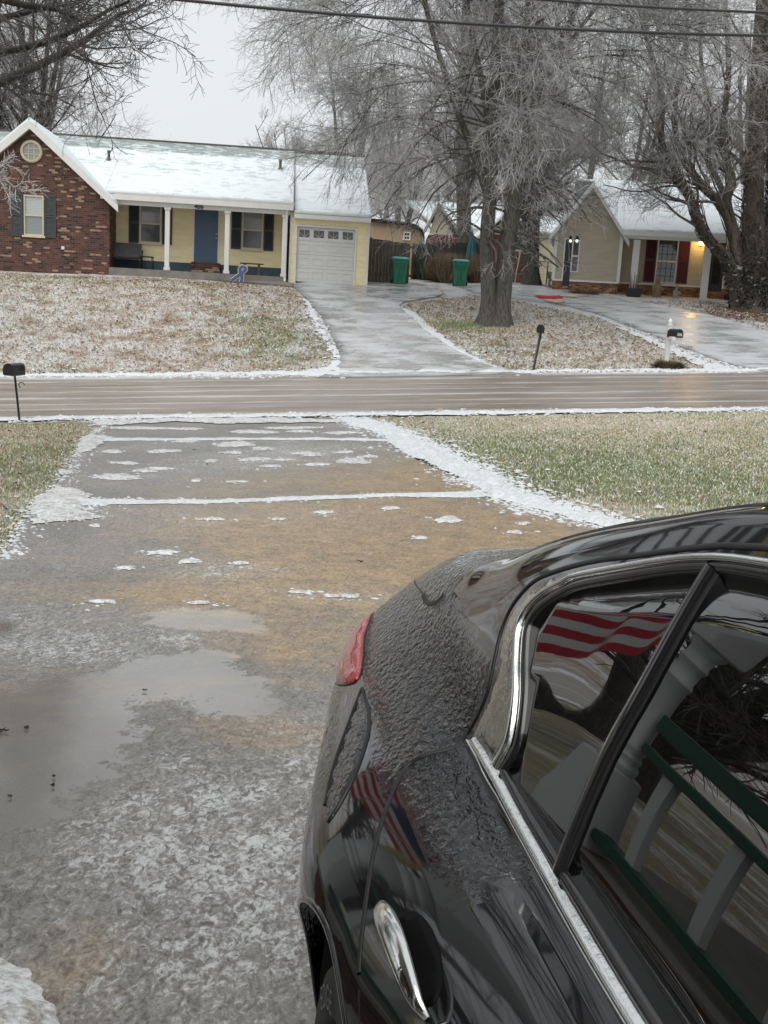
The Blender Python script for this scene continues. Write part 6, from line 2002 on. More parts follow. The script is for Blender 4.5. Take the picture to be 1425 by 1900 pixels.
# vines hugging the trunk and hanging stems
rs = np.random.RandomState(77)
def vines(stems, D, n, k, spread, rr, seed, e, bp, name, mt, hang=0):
    rs = np.random.RandomState(seed)
    P0, R0 = stems
    si = rs.choice(len(P0), n, p=[.3, .15, .1, .05, .02, .28, .10])
    Ps, Rs_ = [], []
    for i in range(n):
        P, R = P0[si[i]], R0[si[i]]
        a = rs.uniform(0, .35); b = a + rs.uniform(.12, .4)
        t = np.linspace(a, min(b, 1), k) * (len(P) - 1)
        q = np.stack([np.interp(t, np.arange(len(P)), P[:, c]) for c in range(3)], -1); r = np.interp(t, np.arange(len(P)), R)
        th = rs.uniform(0, 6.28) + np.cumsum(rs.randn(k) * .35)
        off = np.stack([np.cos(th), np.sin(th), 0 * th], -1) * (r * rs.uniform(1.0, 1.12))[:, None]
        q = q + off + np.cumsum(rs.randn(k, 3) * .012, 0) * spread
        Ps.append(q); Rs_.append(np.linspace(rr, rr * .5, k) * rs.uniform(.5, 1.3))
    V, F = tubes(np.array(Ps), np.array(Rs_), 4, rs)
    np_mesh(name, V - bp, F, mt, e, False)
vines(st2, D2, 260, 14, 1.6, .022, 5, e_t2, bt2, 'vine', M['bark_vine'])
# ivy and dead tendrils: small leaves clinging round the lower trunk
n = 9000
si = rs.choice(3, n, p=[.5, .2, .3]); si = np.where(si == 2, 5, si)
t = rs.beta(1.1, 3.0, n) * 12
i = t.astype(int); a = (t - i)[:, None]
c = st2[0][si, i] * (1 - a) + st2[0][si, i + 1] * a
r = st2[1][si, i]
th = rs.rand(n) * 6.28
c = c + np.stack([np.cos(th), np.sin(th), 0 * th], -1) * (r * rs.uniform(1.0, 1.35, n))[:, None]
q1, q2 = rs.randn(n, 3) * .035, rs.randn(n, 3) * .035
V = np.stack([c - q1, c + q2, c + q1, c - q2 * .6], 1).reshape(-1, 3)
np_mesh('ivy', V - bt2, np.arange(4 * n).reshape(n, 4), M['ivy'], e_t2, False, {'hue': np.repeat(rs.rand(n), 4)})
# ---- further trees: built once in a few kinds, each placed by itself
def generic(px, py, D, H, spread, seed, label, bark, twig, n1=34, n2=380, n3=2600, n4=8000, r0=.3, forks=3, lean=0, group='bare trees', rm=.011, up=.05, dens=1.0, base_z=None):
    b = at_y(px, py, D); b[2] = ground_z(b[0], D) if base_z is None else base_z
    rs = np.random.RandomState(seed)
    Ps, Rs_ = [], []
    k = 16
    for f in range(forks):
        a = rs.uniform(0, 6.28); sp_ = rs.uniform(.08, .30) * spread
        t = np.linspace(0, 1, k)
        s_ = np.clip((t - .14) / .86, 0, 1)
        x = b[0] + np.cos(a) * sp_ * s_ * H * .9 + np.sin(t * 7 + seed) * .10 + lean * t * H
        y = b[1] + np.sin(a) * sp_ * s_ * H * .9 + np.cos(t * 6 + seed) * .10
        z = b[2] - .1 + t * H * rs.uniform(.85, 1)
        Ps.append(np.stack([x, y, z], -1)); Rs_.append(r0 * (1 - t * .93) ** .8 * (1 if f == 0 else .8) + .01)
    st = (np.array(Ps), np.array(Rs_))
    return make_tree(st, [
        dict(n=int(n1 * dens), t0=.22, t1=1.0, ang=(52, 13), len=lambda L, t, s: spread * L * .36 * (1.25 - .85 * t), k=9, trop=up, wig=.10, rr=.42, rmin=rm * 2, s=5),
        dict(n=int(n2 * dens), t0=.1, t1=1.0, ang=(40, 13), len=lambda L, t, s: .42 * L * (1.15 - .5 * t), k=7, trop=up * .5, wig=.13, rr=.5, rmin=rm * 1.2, s=4),
        dict(n=int(n3 * dens), t0=.1, t1=1.0, ang=(38, 14), len=lambda L, t, s: .45 * L + .15, k=5, trop=0.0, wig=.16, rr=.6, rmin=rm * .8, s=3),
        dict(n=int(n4 * dens), t0=.08, t1=1.0, ang=(40, 15), len=lambda L, t, s: .5 * L + .1, k=3, trop=0, wig=.2, rr=.75, rmin=rm * .62, s=3),
    ], 'tree', label, group, bark, twig, seed, 10, 1, base_pt=b, flare=.3)
# behind the driveways
bt3 = at_y(985, 522, 50.5); bt3[2] = ground_z(bt3[0], 50.5)
st3 = stems_from([[(986, 530, .36), (985, 490, .34), (983, 440, .33), (981, 400, .32), (968, 350, .24), (955, 270, .18), (940, 150, .14), (930, 0, .08)],
                  [(986, 530, .36), (987, 480, .34), (988, 430, .33), (992, 395, .26), (1010, 350, .22), (1032, 280, .17), (1050, 160, .12), (1060, 0, .08)],
                  [(984, 420, .3), (985, 370, .22), (992, 300, .18), (990, 180, .14), (1000, 30, .08)]], 50.5, 20)
make_tree(st3, [dict(n=60, t0=.35, t1=1, ang=(50, 13), len=lambda L, t, s: .30 * L * (1.2 - .5 * t), k=9, trop=.03, wig=.12, rr=.4, rmin=.02, s=5),
                dict(n=550, t0=.1, t1=1, ang=(42, 13), len=lambda L, t, s: .42 * L, k=6, trop=.0, wig=.15, rr=.5, rmin=.012, s=4),
                dict(n=4200, t0=.1, t1=1, ang=(42, 13), len=lambda L, t, s: .5 * L + .1, k=4, trop=-.02, wig=.2, rr=.6, rmin=.008, s=3),
                dict(n=14000, t0=.1, t1=1, ang=(42, 13), len=lambda L, t, s: .5 * L + .1, k=3, trop=-.02, wig=.2, rr=.7, rmin=.0062, s=3)],
          'tree', 'forked brown tree behind the snowy right driveway, just right of the big trunk', 'bare trees', M['bark'], M['twig_mid'], 303, 12, 1, base_pt=bt3, flare=.3)
generic(858, 470, 57, 17, .9, 404, 'straight dark trunked tree behind the fence, left of the big trunk', M['bark'], M['twig_ice'], r0=.42, forks=2, n1=50, rm=.012)
generic(60, 300, 60, 15.5, 1.45, 505, 'wide spreading bare tree behind the brick gable of the yellow house', M['bark_dark'], M['twig_mid'], n1=60, n2=620, n3=4200, n4=12000, r0=.26, forks=5, rm=.010, up=.03)
generic(540, 300, 63, 8.3, 1.0, 606, 'small pale frosted tree behind the roof of the yellow house garage', M['bark'], M['twig_far'], n1=60, n2=520, n3=3600, n4=10000, r0=.09, forks=6, rm=.010)
far_list = [(640, 66, 13, 1.0, M['twig_far']), (745, 74, 14, 1.0, M['twig_far']), (1075, 66, 14, .9, M['twig_mid']), (1150, 72, 17, 1.0, M['twig_far']), (1390, 63, 16, .9, M['twig_mid']), (1500, 70, 18, 1.0, M['twig_far']), (930, 82, 16, 1.0, M['twig_far']), (-160, 66, 14, 1.1, M['twig_mid']), (820, 86, 15, 1.0, M['twig_far']), (1010, 84, 13, 1.0, M['twig_far']), (700, 88, 12, 1.1, M['twig_mid'])]
far_lab = ['bare tree behind the garage roof of the yellow house', 'bare tree behind the tan shed', 'bare tree behind the left end of the tan house', 'tall pale bare tree behind the tan house gable',
           'bare tree behind the tan house at the right edge', 'tall tree behind the tan house, beyond the right edge', 'distant bare tree behind the brick house with the cream gable', 'bare tree at the far left behind the yellow house',
           'distant bare tree straight behind the longer board fence', 'distant bare tree behind the small cream house', 'distant tree rising over the tan shed roof']
for i, ((px, D, H, sp_, tw), lb) in enumerate(zip(far_list, far_lab)):
    generic(px, 430, D, H, sp_, 700 + i, lb, M['bark'], tw, n1=38, n2=330, n3=2300, n4=6500, r0=.22, forks=3, rm=.010, dens=.6 if px > 1040 else .9)
# ---- the near dark tree whose branches reach in at the top left
Dn = 17.0
nb = np.array([-10.5, 15.0, 0]); nb[2] = ground_z(nb[0], nb[1])
pN = lambda px, py, D: at_y(px, py, D)
trunk_n = np.array([nb + [0, 0, -.1], nb + [.1, 0, 1.2], nb + [.3, .2, 2.6], nb + [.5, .3, 4.0], nb + [.7, .5, 6.0], nb + [.8, .6, 9.0]])
def addst(pts, r0, r1, n=14):
    q = np.array(pts, float); c = spl(q, 10); tt = np.linspace(0, 1, n); tc = np.linspace(0, 1, len(c))
    return np.stack([np.interp(tt, tc, c[:, i]) for i in range(3)], -1), np.linspace(r0, r1, n)
ss = [addst(trunk_n, .32, .10), 
      addst([nb + [.3, .2, 2.6], pN(-260, 260, 15.5), pN(-100, 190, 16), pN(0, 152, 16.5), (pN(90, 112, 17)), pN(165, 70, 17.3), pN(215, 30, 17.5), pN(262, 14, 17.8), pN(275, -10, 17.9)], .10, .012),
      addst([nb + [.5, .3, 3.6], pN(-250, 150, 15.5), pN(-60, 110, 15.5), pN(60, 85, 15.2), pN(130, 60, 15), pN(190, 25, 15), pN(240, 2, 14.8)], .075, .012),
      addst([nb + [.6, .4, 4.6], pN(-220, 40, 16), pN(-40, 40, 16.5), pN(60, 20, 17), pN(130, 6, 17.5), pN(190, -10, 18)], .075, .012),
      addst([nb + [.6, .4, 5.0], pN(-220, -60, 15), pN(-60, -20, 14.5), pN(40, 8, 14), pN(110, 18, 13.8), pN(150, 40, 13.6)], .08, .012)]
ss += [addst([nb + [.6, .4, 4.0], [-7.0, 13.5, 6.0], [-3.5, 12.5, 7.4], [-.5, 12.0, 8.3], [2.0, 12.0, 8.8]], .10, .015),  # unseen limbs over the driveway, added to darken reflections in the car
       addst([nb + [.6, .4, 3.4], [-7.5, 12.0, 5.2], [-4.0, 10.0, 6.4], [-1.5, 9.0, 7.0], [.5, 8.6, 7.3]], .10, .015),
       addst([nb + [.7, .5, 5.4], [-7.0, 14.5, 8.0], [-3.0, 14.5, 10.0], [1.0, 14.5, 11.0], [4.0, 15.0, 11.4]], .10, .015),
       addst([nb + [.6, .4, 4.4], [-8.0, 11.0, 6.5], [-6.0, 8.0, 7.5], [-4.0, 6.0, 8.0]], .09, .015)]
stn = (np.array([s[0] for s in ss]), np.array([s[1] for s in ss]))
make_tree(stn, [dict(n=190, t0=.33, t1=1, ang=(48, 14), len=lambda L, t, s: np.clip(.26 * L, .7, 1.5) * (1.2 - .5 * t), k=8, trop=.05, wig=.17, rr=.5, rmin=.009, s=5),
                dict(n=1900, t0=.1, t1=1, ang=(48, 14), len=lambda L, t, s: .42 * L, k=6, trop=.02, wig=.2, rr=.55, rmin=.0055, s=4),
                dict(n=9000, t0=.1, t1=1, ang=(50, 16), len=lambda L, t, s: .45 * L + .05, k=4, trop=.0, wig=.25, rr=.6, rmin=.0042, s=3)],
          'tree', 'near dark branched tree reaching in at the top left corner', 'bare trees', M['bark_dark'], M['twig_dark'], 808, 12, 0, base_pt=nb, flare=.3)
# ---- iced ornamental tree just outside the left edge, in front of the brick wing
D8 = 33.0
bo = at_y(-130, 560, D8); bo[2] = ground_z(bo[0], D8)
so = [addst([bo, bo + [.1, 0, .9], bo + [.4, 0, 1.8], pN(-60, 330, D8), pN(-10, 318, D8), pN(18, 300, D8)], .07, .010),
      addst([bo + [.1, 0, .9], bo + [.5, 0, 1.9], pN(-50, 345, D8), pN(0, 335, D8), pN(30, 350, D8), pN(40, 355, D8)], .05, .009),
      addst([bo + [0, 0, .8], bo + [-.3, .2, 2.0], bo + [-.5, .3, 3.2]], .06, .01), addst([bo + [.05, 0, .8], bo + [.3, .3, 2.2], bo + [.5, .3, 3.6]], .06, .01)]
make_tree((np.array([s[0] for s in so]), np.array([s[1] for s in so])),
          [dict(n=46, t0=.4, t1=1, ang=(48, 14), len=lambda L, t, s: np.clip(.2 * L, .3, .6), k=6, trop=0, wig=.2, rr=.6, rmin=.012, s=4),
           dict(n=300, t0=.1, t1=1, ang=(48, 14), len=lambda L, t, s: .5 * L, k=4, trop=0, wig=.25, rr=.7, rmin=.009, s=3)],
          'small_tree', 'small ice covered ornamental tree reaching in front of the brick gable wall', None, M['bark'], M['twig_far'], 909, 8, 0, 'tree', bo)
# ---- evergreen behind the brick gable
be = at_y(-14, 300, 57); be[2] = ground_z(be[0], 57)
rs = np.random.RandomState(66)
He = at_y(0, 150, 57)[2] - be[2]
n = 30000
hh = rs.beta(1.1, 1.3, n) * .97 + .03
rad = (1 - hh) ** .8 * 2.6 + .12
tier = .75 + .25 * np.sin(hh * 46 + rs.rand(n) * .8)
th = rs.rand(n) * 6.28
lump = 1 + .18 * np.sin(th * 5 + hh * 9) + .12 * np.sin(th * 9 - hh * 14)
r_ = rad * tier * lump * np.sqrt(rs.uniform(.25, 1, n))
c = np.stack([r_ * np.cos(th), r_ * np.sin(th), hh * He - r_ * .22], -1)
d = norm(np.stack([np.cos(th), np.sin(th), np.full(n, .25)], -1) + rs.randn(n, 3) * .4) * rs.uniform(.10, .26, n)[:, None]
w = norm(np.cross(d, rs.randn(n, 3))) * .022
V = np.stack([c - w, c + w, c + d], 1).reshape(-1, 3)
e = empty('evergreen_tree', be, 0, 'dense dark frosted evergreen at the far left behind the brick gable', 'tree')
np_mesh('crown', V, np.arange(3 * n).reshape(n, 3), M['needle'], e, False, {'hue': np.repeat(rs.rand(n), 3)})
mb = MB(); mb.tube([(0, 0, -.1), (0, 0, He * .5), (0, 0, He * .97)], [.22, .12, .02], 10); mb.build('trunk', M['bark_dark'], e)
# =================================================================== our own porch, to the left of the camera (seen mirrored in the car)
M['porchgrey'] = simple('porch_paint_grey', (.62, .63, .63), .5, 0, .06, 4)
M['railgreen'] = simple('rail_green', (.008, .075, .048), .4, 0, .1, 5)
M['brick_own'] = mat_brick('brick_dark_red', [(0, (.05, .02, .018)), (.3, (.11, .035, .028)), (.6, (.085, .03, .025)), (.85, (.14, .05, .035))], (.10, .09, .08))
M['poleyellow'] = simple('flag_pole_yellow', (.62, .50, .16), .45)
ow = empty('house', (-1.5, 3.3, ground_z(-1.5, 3.3)), 0, 'brick house with a raised porch on the left of the driveway, outside the picture', 'house')
def ob(mb, name, mat, parent=None, off=ow.location, **kw):
    mb.v = [(a - off[0], b - off[1], c - off[2]) for a, b, c in mb.v]
    return mb.build(name, mat, parent or ow, **kw)
zf_ = .42
mb = MB(); mb.box(-4.4, -1.42, -6, 3.42, -.4, zf_ - .06); ob(mb, 'porch_base', M['brick_own'])
mb = MB(); mb.box(-4.4, -1.38, -6, 3.46, zf_ - .058, zf_); ob(mb, 'porch_floor', M['concrete'])
mb = MB(); mb.box(-9, -4.41, -8, 3.0, -.4, 2.85); ob(mb, 'wall', M['brick_own'])
mb = MB(); mb.box(-9.4, -1.50, -8, 3.45, 2.78, 2.95); ob(mb, 'porch_roof', M['white'])
mb = MB(); mb.box(-1.62, -1.52, -6, 3.45, 2.52, 2.779); ob(mb, 'porch_beam', M['porchgrey'])
# turned porch column
cx0, cy0 = -1.5, 3.3
def column_mb(cx0, cy0):
    mb = MB()
    w = .105
    mb.box(cx0 - w, cx0 + w, cy0 - w, cy0 + w, zf_, .88)
    mb.lathe([(.085, .88), (.10, .90), (.10, .93), (.078, .945), (.092, .965), (.092, .985), (.075, 1.0), (.088, 1.02), (.088, 1.04), (.076, 1.06), (.078, 1.25), (.074, 1.44), (.084, 1.45), (.084, 1.47), (.072, 1.48), (.070, 1.56), (.082, 1.57), (.082, 1.59), (.070, 1.60), (.072, 1.66), (.09, 1.68), (.09, 1.70)], 32, (cx0, cy0, 0), 'z')
    mb.box(cx0 - w, cx0 + w, cy0 - w, cy0 + w, 1.70, 2.52)
    return mb
for yy_ in (cy0, .6, -2.1):
    ob(column_mb(cx0 - .0, yy_), 'porch_column', M['porchgrey'], bevel=.006)
# railing
for z_, h_ in ((1.28, .09), (1.10, .05), (.55, .06)):
    mb = MB(); mb.box(-1.55, -1.46, -5.9, cy0 - .11, z_ - h_, z_); ob(mb, 'handrail', M['railgreen'], bevel=.008)
for k in range(22):
    y_ = cy0 - .32 - k * .38
    mb = MB(); mb.box(-1.53, -1.49, y_ - .03, y_ + .03, .551, 1.05); ob(mb, 'baluster', M['porchgrey'])
# flag on a slanting yellow pole fixed to the column
fe = empty('flag', (-1.55, 3.42, 1.30), 0, 'red white and blue striped flag hanging from a yellow pole on the porch column', 'flag')
fo = fe.location
mb = MB(); pa, pb = np.array([-1.56, 3.42, 1.22]), np.array([-1.68, 3.98, 2.42]); mb.tube([pa, pb], .020, 10); ob(mb, 'pole', M['poleyellow'], fe, fo)
M['flagred'] = simple('flag_red', (.42, .015, .03), .7); M['flagwhite'] = simple('flag_white', (.62, .61, .60), .7); M['flagblue'] = simple('flag_blue', (.015, .02, .09), .7)
nu, nv = 39, 30
L_ = .95; W_ = .85
VV, FF, mi = [], [], []
for i in range(nu + 1):
    for j in range(nv + 1):
        a, b = i / nu, j / nv                      # a up the hoist, b along the fly
        h0 = pa + (pb - pa) * (.30 + .58 * a)
        fl = np.array([-.22 * b, .95 * b, -.62 * b - .10 * b * b])
        fold = .06 * sin(b * 9 + a * 2.5) * b + .03 * sin(b * 17 + a * 5)
        p = h0 + fl + np.array([fold, -.1 * fold, .25 * fold])
        VV.append(p - np.array(fo))
for i in range(nu):
    for j in range(nv):
        FF.append((i * (nv + 1) + j, i * (nv + 1) + j + 1, (i + 1) * (nv + 1) + j + 1, (i + 1) * (nv + 1) + j))
        stripe = int(i / nu * 13)
        mi.append(2 if (i / nu > .46 and j / nv < .40) else (stripe % 2))
mb = MB(); mb.v = [tuple(v) for v in VV]; mb.f = FF; mb.mi = mi; mb.sm = [True] * len(FF)
mb.build('flag_cloth', [M['flagred'], M['flagwhite'], M['flagblue']], fe)

# the yard tree by our porch, outside the frame on the left
M['twig_yard'] = mat_twig('yard_tree_twigs', (.03, .026, .023), (.14, .13, .125))
bx = np.array([-7.6, 10.0, 0]); bx[2] = ground_z(bx[0], bx[1])
pxb = project(bx)
rs = np.random.RandomState(12)
Ps, Rs_ = [], []
for f in range(5):
    a = f * 1.257 + .4; t = np.linspace(0, 1, 14); s_ = np.clip((t - .16) / .84, 0, 1)
    Ps.append(np.stack([bx[0] + np.cos(a) * s_ * 2.2 - .8 * s_, bx[1] + np.sin(a) * s_ * 2.0 - 1.0 * s_, bx[2] - .1 + t * 6.5], -1)); Rs_.append(.24 * (1 - t * .93) + .01)
make_tree((np.array(Ps), np.array(Rs_)), [
    dict(n=60, t0=.22, t1=1, ang=(52, 13), len=lambda L, t, s: .26 * L * (1.2 - .6 * t), k=8, trop=.02, wig=.14, rr=.42, rmin=.012, s=5),
    dict(n=520, t0=.1, t1=1, ang=(44, 14), len=lambda L, t, s: .45 * L, k=6, trop=.0, wig=.17, rr=.5, rmin=.007, s=4),
    dict(n=3600, t0=.1, t1=1, ang=(44, 15), len=lambda L, t, s: .45 * L + .08, k=4, trop=0, wig=.2, rr=.6, rmin=.005, s=3)],
    'tree', 'bare yard tree beside our porch, outside the picture on the left', 'bare trees', M['bark_dark'], M['twig_yard'], 812, 12, 1, base_pt=bx, flare=.4)
# ------------------------------------------------------------------ the black sedan
CAR_O, CAR_H, CAR_P, CAR_R = np.array([.613, 2.88, 0.006]), .170, .068, .018
cF = np.array([sin(CAR_H), -cos(CAR_H), 0.0])
cN = np.array([-cos(CAR_H), -sin(CAR_H), 0.0])
cZ0 = np.array([0, 0, 1.0])
cX = cF * cos(CAR_P) + cZ0 * sin(CAR_P)
cZ = np.cross(cX, -cN); cZ *= np.sign(cZ[2])
cY = cN * cos(CAR_R) + cZ * sin(CAR_R)
cZ = np.cross(cX, -cY); cZ *= np.sign(cZ[2])
# car frame: X from the rear bumper forward, Y to the car's right side, Z up (left-handed; the meshes use -Y)
def car_world(P):
    P = np.asarray(P, float)
    return CAR_O + P[..., :1] * cX + P[..., 1:2] * cY + P[..., 2:] * cZ
ST_X = np.array([.13, .18, .35, .65, .9, 1.15, 1.45, 1.8, 2.3, 2.9, 3.3, 3.6, 3.85, 4.3, 4.7, 4.93, 4.99])
LOW = {  # rows 0..6
 .13: [(.40,.34),(.52,.36),(.60,.45),(.63,.60),(.63,.73),(.61,.83),(.56,.90)],
 .18: [(.5,.29),(.64,.31),(.71,.42),(.735,.60),(.735,.75),(.71,.86),(.65,.945)],
 .35: [(.55,.25),(.74,.26),(.80,.38),(.83,.58),(.835,.75),(.805,.89),(.745,.985)],
 .65: [(.6,.22),(.80,.23),(.865,.35),(.89,.56),(.90,.75),(.865,.89),(.79,.995)],
 .9: [(.6,.21),(.81,.22),(.875,.34),(.905,.56),(.925,.75),(.885,.885),(.80,.985)],
 1.15: [(.6,.20),(.815,.21),(.875,.33),(.91,.56),(.94,.75),(.895,.88),(.81,.975)],
 1.45: [(.6,.20),(.815,.21),(.875,.33),(.90,.56),(.925,.75),(.89,.87),(.81,.965)],
 1.8: [(.6,.20),(.815,.21),(.87,.33),(.89,.56),(.905,.74),(.88,.86),(.805,.955)],
 2.3: [(.6,.20),(.815,.21),(.87,.33),(.89,.55),(.905,.73),(.88,.84),(.805,.94)],
 2.9: [(.6,.20),(.815,.21),(.87,.33),(.89,.54),(.905,.71),(.88,.82),(.805,.925)],
 3.3: [(.6,.20),(.815,.21),(.87,.33),(.89,.54),(.905,.70),(.885,.81),(.81,.915)],
 3.6: [(.6,.20),(.815,.21),(.87,.33),(.895,.54),(.91,.70),(.89,.80),(.82,.90)],
 3.85: [(.6,.20),(.81,.21),(.87,.33),(.90,.54),(.92,.70),(.895,.79),(.82,.885)],
 4.3: [(.6,.20),(.79,.22),(.86,.33),(.895,.52),(.905,.66),(.87,.76),(.80,.84)],
 4.7: [(.55,.20),(.72,.22),(.79,.33),(.82,.50),(.82,.62),(.78,.70),(.71,.76)],
 4.93: [(.45,.22),(.58,.24),(.64,.34),(.65,.47),(.64,.54),(.60,.59),(.54,.62)],
 4.99: [(.35,.28),(.42,.30),(.46,.36),(.47,.44),(.46,.50),(.44,.53),(.40,.55)]}
UPR = {  # rows 7..12
 .13: [(.52,.925),(.45,.935),(.38,.94),(.30,.945),(.15,.95),(0,.95)],
 .18: [(.60,.975),(.52,.99),(.43,1.0),(.33,1.005),(.17,1.01),(0,1.01)],
 .35: [(.70,1.015),(.62,1.045),(.53,1.065),(.41,1.075),(.2,1.085),(0,1.09)],
 .65: [(.745,1.03),(.69,1.075),(.61,1.095),(.46,1.115),(.23,1.13),(0,1.135)],
 .9: [(.76,1.02),(.72,1.085),(.645,1.14),(.50,1.17),(.25,1.19),(0,1.195)],
 1.15: [(.76,1.01),(.725,1.12),(.645,1.225),(.52,1.265),(.27,1.29),(0,1.295)],
 1.45: [(.755,1.0),(.715,1.16),(.63,1.315),(.53,1.355),(.28,1.38),(0,1.385)],
 1.8: [(.75,.99),(.70,1.2),(.60,1.385),(.52,1.42),(.28,1.445),(0,1.45)],
 2.3: [(.75,.975),(.695,1.2),(.585,1.41),(.51,1.445),(.28,1.467),(0,1.475)],
 2.9: [(.75,.96),(.69,1.17),(.585,1.375),(.5,1.415),(.27,1.44),(0,1.45)],
 3.3: [(.76,.945),(.72,1.10),(.63,1.24),(.5,1.29),(.27,1.335),(0,1.35)],
 3.6: [(.77,.93),(.73,1.02),(.66,1.09),(.5,1.13),(.27,1.17),(0,1.18)],
 3.85: [(.77,.915),(.71,.955),(.62,.985),(.46,1.0),(.25,1.02),(0,1.03)],
 4.3: [(.74,.87),(.66,.90),(.56,.92),(.42,.93),(.22,.95),(0,.955)],
 4.7: [(.65,.785),(.58,.80),(.5,.82),(.38,.84),(.2,.855),(0,.86)],
 4.93: [(.49,.635),(.44,.65),(.38,.66),(.3,.67),(.15,.68),(0,.68)],
 4.99: [(.36,.56),(.32,.565),(.28,.57),(.22,.575),(.1,.58),(0,.58)]}
TAB = np.array([LOW[x] + UPR[x] for x in ST_X])      # (stations, 13, 2)
for _i, _x in enumerate(ST_X):
    _cab = min(max((_x - .75) / .7, 0), 1) * min(max((3.7 - _x) / .6, 0), 1)
    for _r in range(13):
        _g = min(max((_r - 7) / 3, 0), 1)
        TAB[_i, _r, 1] += .045 * _g * _cab + .065 * min(max((_r - 5) / 2.5, 0), 1) * min(max((1.45 - _x) / .7, 0), 1) * min(1, (_x - .05) / .2)
        if 6 < _r < 11: TAB[_i, _r, 0] -= (.05 if _r < 9 else .03) * min(1, _x / .6) * min(max((4.3 - _x) / .5, 0), 1)
        if _r in (6,): TAB[_i, _r, 0] -= .02
        if 1 <= _r <= 4: TAB[_i, _r, 0] -= .035 * math.exp(-((_x - .5) / .28)**2)
        if _r in (5, 6): TAB[_i, _r, 0] += .03 * math.exp(-((_x - .25) / .15)**2)
        if _r in (2, 3, 4): TAB[_i, _r, 0] += (0, 0, .012, .03, .02)[_r] * (math.exp(-((_x - 1.32) / .4)**2) + math.exp(-((_x - 4.06) / .4)**2))
TAB[:, :10, 0] -= .03
for _i, _x in enumerate(ST_X):
    for _r in range(13):
        TAB[_i, _r, 1] += .035 * min(max((_r - 6) / 2, 0), 1) * min(max((1.45 - _x) / .7, 0), 1) * min(1, (_x - .05) / .2)
        if 1 <= _r <= 5: TAB[_i, _r, 0] -= (.05 if _r < 5 else .022) * math.exp(-((_x - .36) / .2)**2)
        if _r >= 9: TAB[_i, _r, 1] += .018 * min(1, max(_x - .1, 0) / .25) * min(max((3.7 - _x) / .6, 0), 1)
        if _r in (2, 3): TAB[_i, _r, 0] += .02 * math.exp(-((_x - 1.6) / .3)**2)
NR = 12
def _rows(X):
    X = np.asarray(X, float)
    return np.stack([np.stack([pch(ST_X, TAB[:, r, k], X) for k in (0, 1)], -1) for r in range(13)], -2)
_SX = np.linspace(ST_X[0], ST_X[-1], 487)
_SR = _rows(_SX)
def car_S(X, s):
    """body surface: X along the car, s = row number 0..12 round the right half"""
    X, s = np.broadcast_arrays(np.asarray(X, float), np.asarray(s, float))
    X = np.clip(X, _SX[0], _SX[-1]); s = np.clip(s, 0, 12)
    fx = (X - _SX[0]) / (_SX[1] - _SX[0])
    i = np.clip(fx.astype(int), 0, len(_SX) - 2)
    a = (fx - i)[..., None, None]
    R = _SR[i] * (1 - a) + _SR[i + 1] * a
    k = np.clip(np.floor(s).astype(int), 0, 11)
    t = (s - k)[..., None]
    def g(j):
        jj = np.clip(j, 0, 12)
        v = np.take_along_axis(R, np.broadcast_to(jj[..., None, None], jj.shape + (1, 2)), axis=-2)[..., 0, :]
        # mirror past the centre line
        m = (j > 12)
        if np.any(m):
            w = np.take_along_axis(R, np.broadcast_to(np.where(m, 24 - j, 0)[..., None, None], jj.shape + (1, 2)), axis=-2)[..., 0, :] * np.array([-1, 1])
            v = np.where(m[..., None], w, v)
        return v
    p0, p1, p2, p3 = g(k - 1), g(k), g(k + 1), g(k + 2)
    wc = (np.clip((X - 1.0) / .25, 0, 1) * np.clip((3.75 - X) / .2, 0, 1) * (k == 7))[..., None]
    p0 = p0 * (1 - wc) + (3 * p1 - 3 * p2 + p3) * wc          # the glass starts with a crease at the belt
    q = .5 * (2 * p1 + (p2 - p0) * t + (2 * p0 - 5 * p1 + 4 * p2 - p3) * t**2 + (3 * p1 - p0 - 3 * p2 + p3) * t**3)
    # rounded ends in plan: the middle of the bumper stands proud of its corners
    bow_r = -.10 * np.exp(-((X - .13) / .16)) * (1 - (q[..., 0] / .62)**2)
    bow_f = .14 * np.exp(-((4.99 - X) / .2)) * (1 - (q[..., 0] / .5)**2)
    return np.stack([X + bow_r + bow_f, q[..., 0], q[..., 1]], -1)
def car_n(X, s):
    e = 1e-3
    a = car_S(np.asarray(X) + e, s) - car_S(np.asarray(X) - e, s)
    b = car_S(X, np.asarray(s) + e * 3) - car_S(X, np.asarray(s) - e * 3)
    n = np.cross(a, b)
    n /= np.linalg.norm(n, axis=-1, keepdims=True) + 1e-12
    # outward: away from the axis
    P = car_S(X, s)
    o = P - np.stack([P[..., 0], 0 * P[..., 1], 0 * P[..., 2] + .7], -1)
    sg = np.sign((n * o).sum(-1, keepdims=True))
    return n * np.where(sg == 0, 1, sg)
def car_empty():
    e = empty('parked_car', (0, 0, 0), 0, 'glossy black sedan with chrome window trim and ice over its back, on the near driveway', 'car')
    e.matrix_world = Matrix([[cX[i], -cY[i], cZ[i], CAR_O[i]] for i in range(3)] + [[0, 0, 0, 1]])
    return e
SM = .14
def loc(P, side=1):
    P = np.asarray(P, float)
    return np.stack([P[..., 0], -P[..., 1] * side, P[..., 2]], -1)
def sil(o): return o
def both(f, name, mat, parent, sides=(1, -1), **kw):
    r = []
    for sd in sides:
        mb = f(sd)
        r.append(mb.build(name, mat, parent, **kw))
    return r
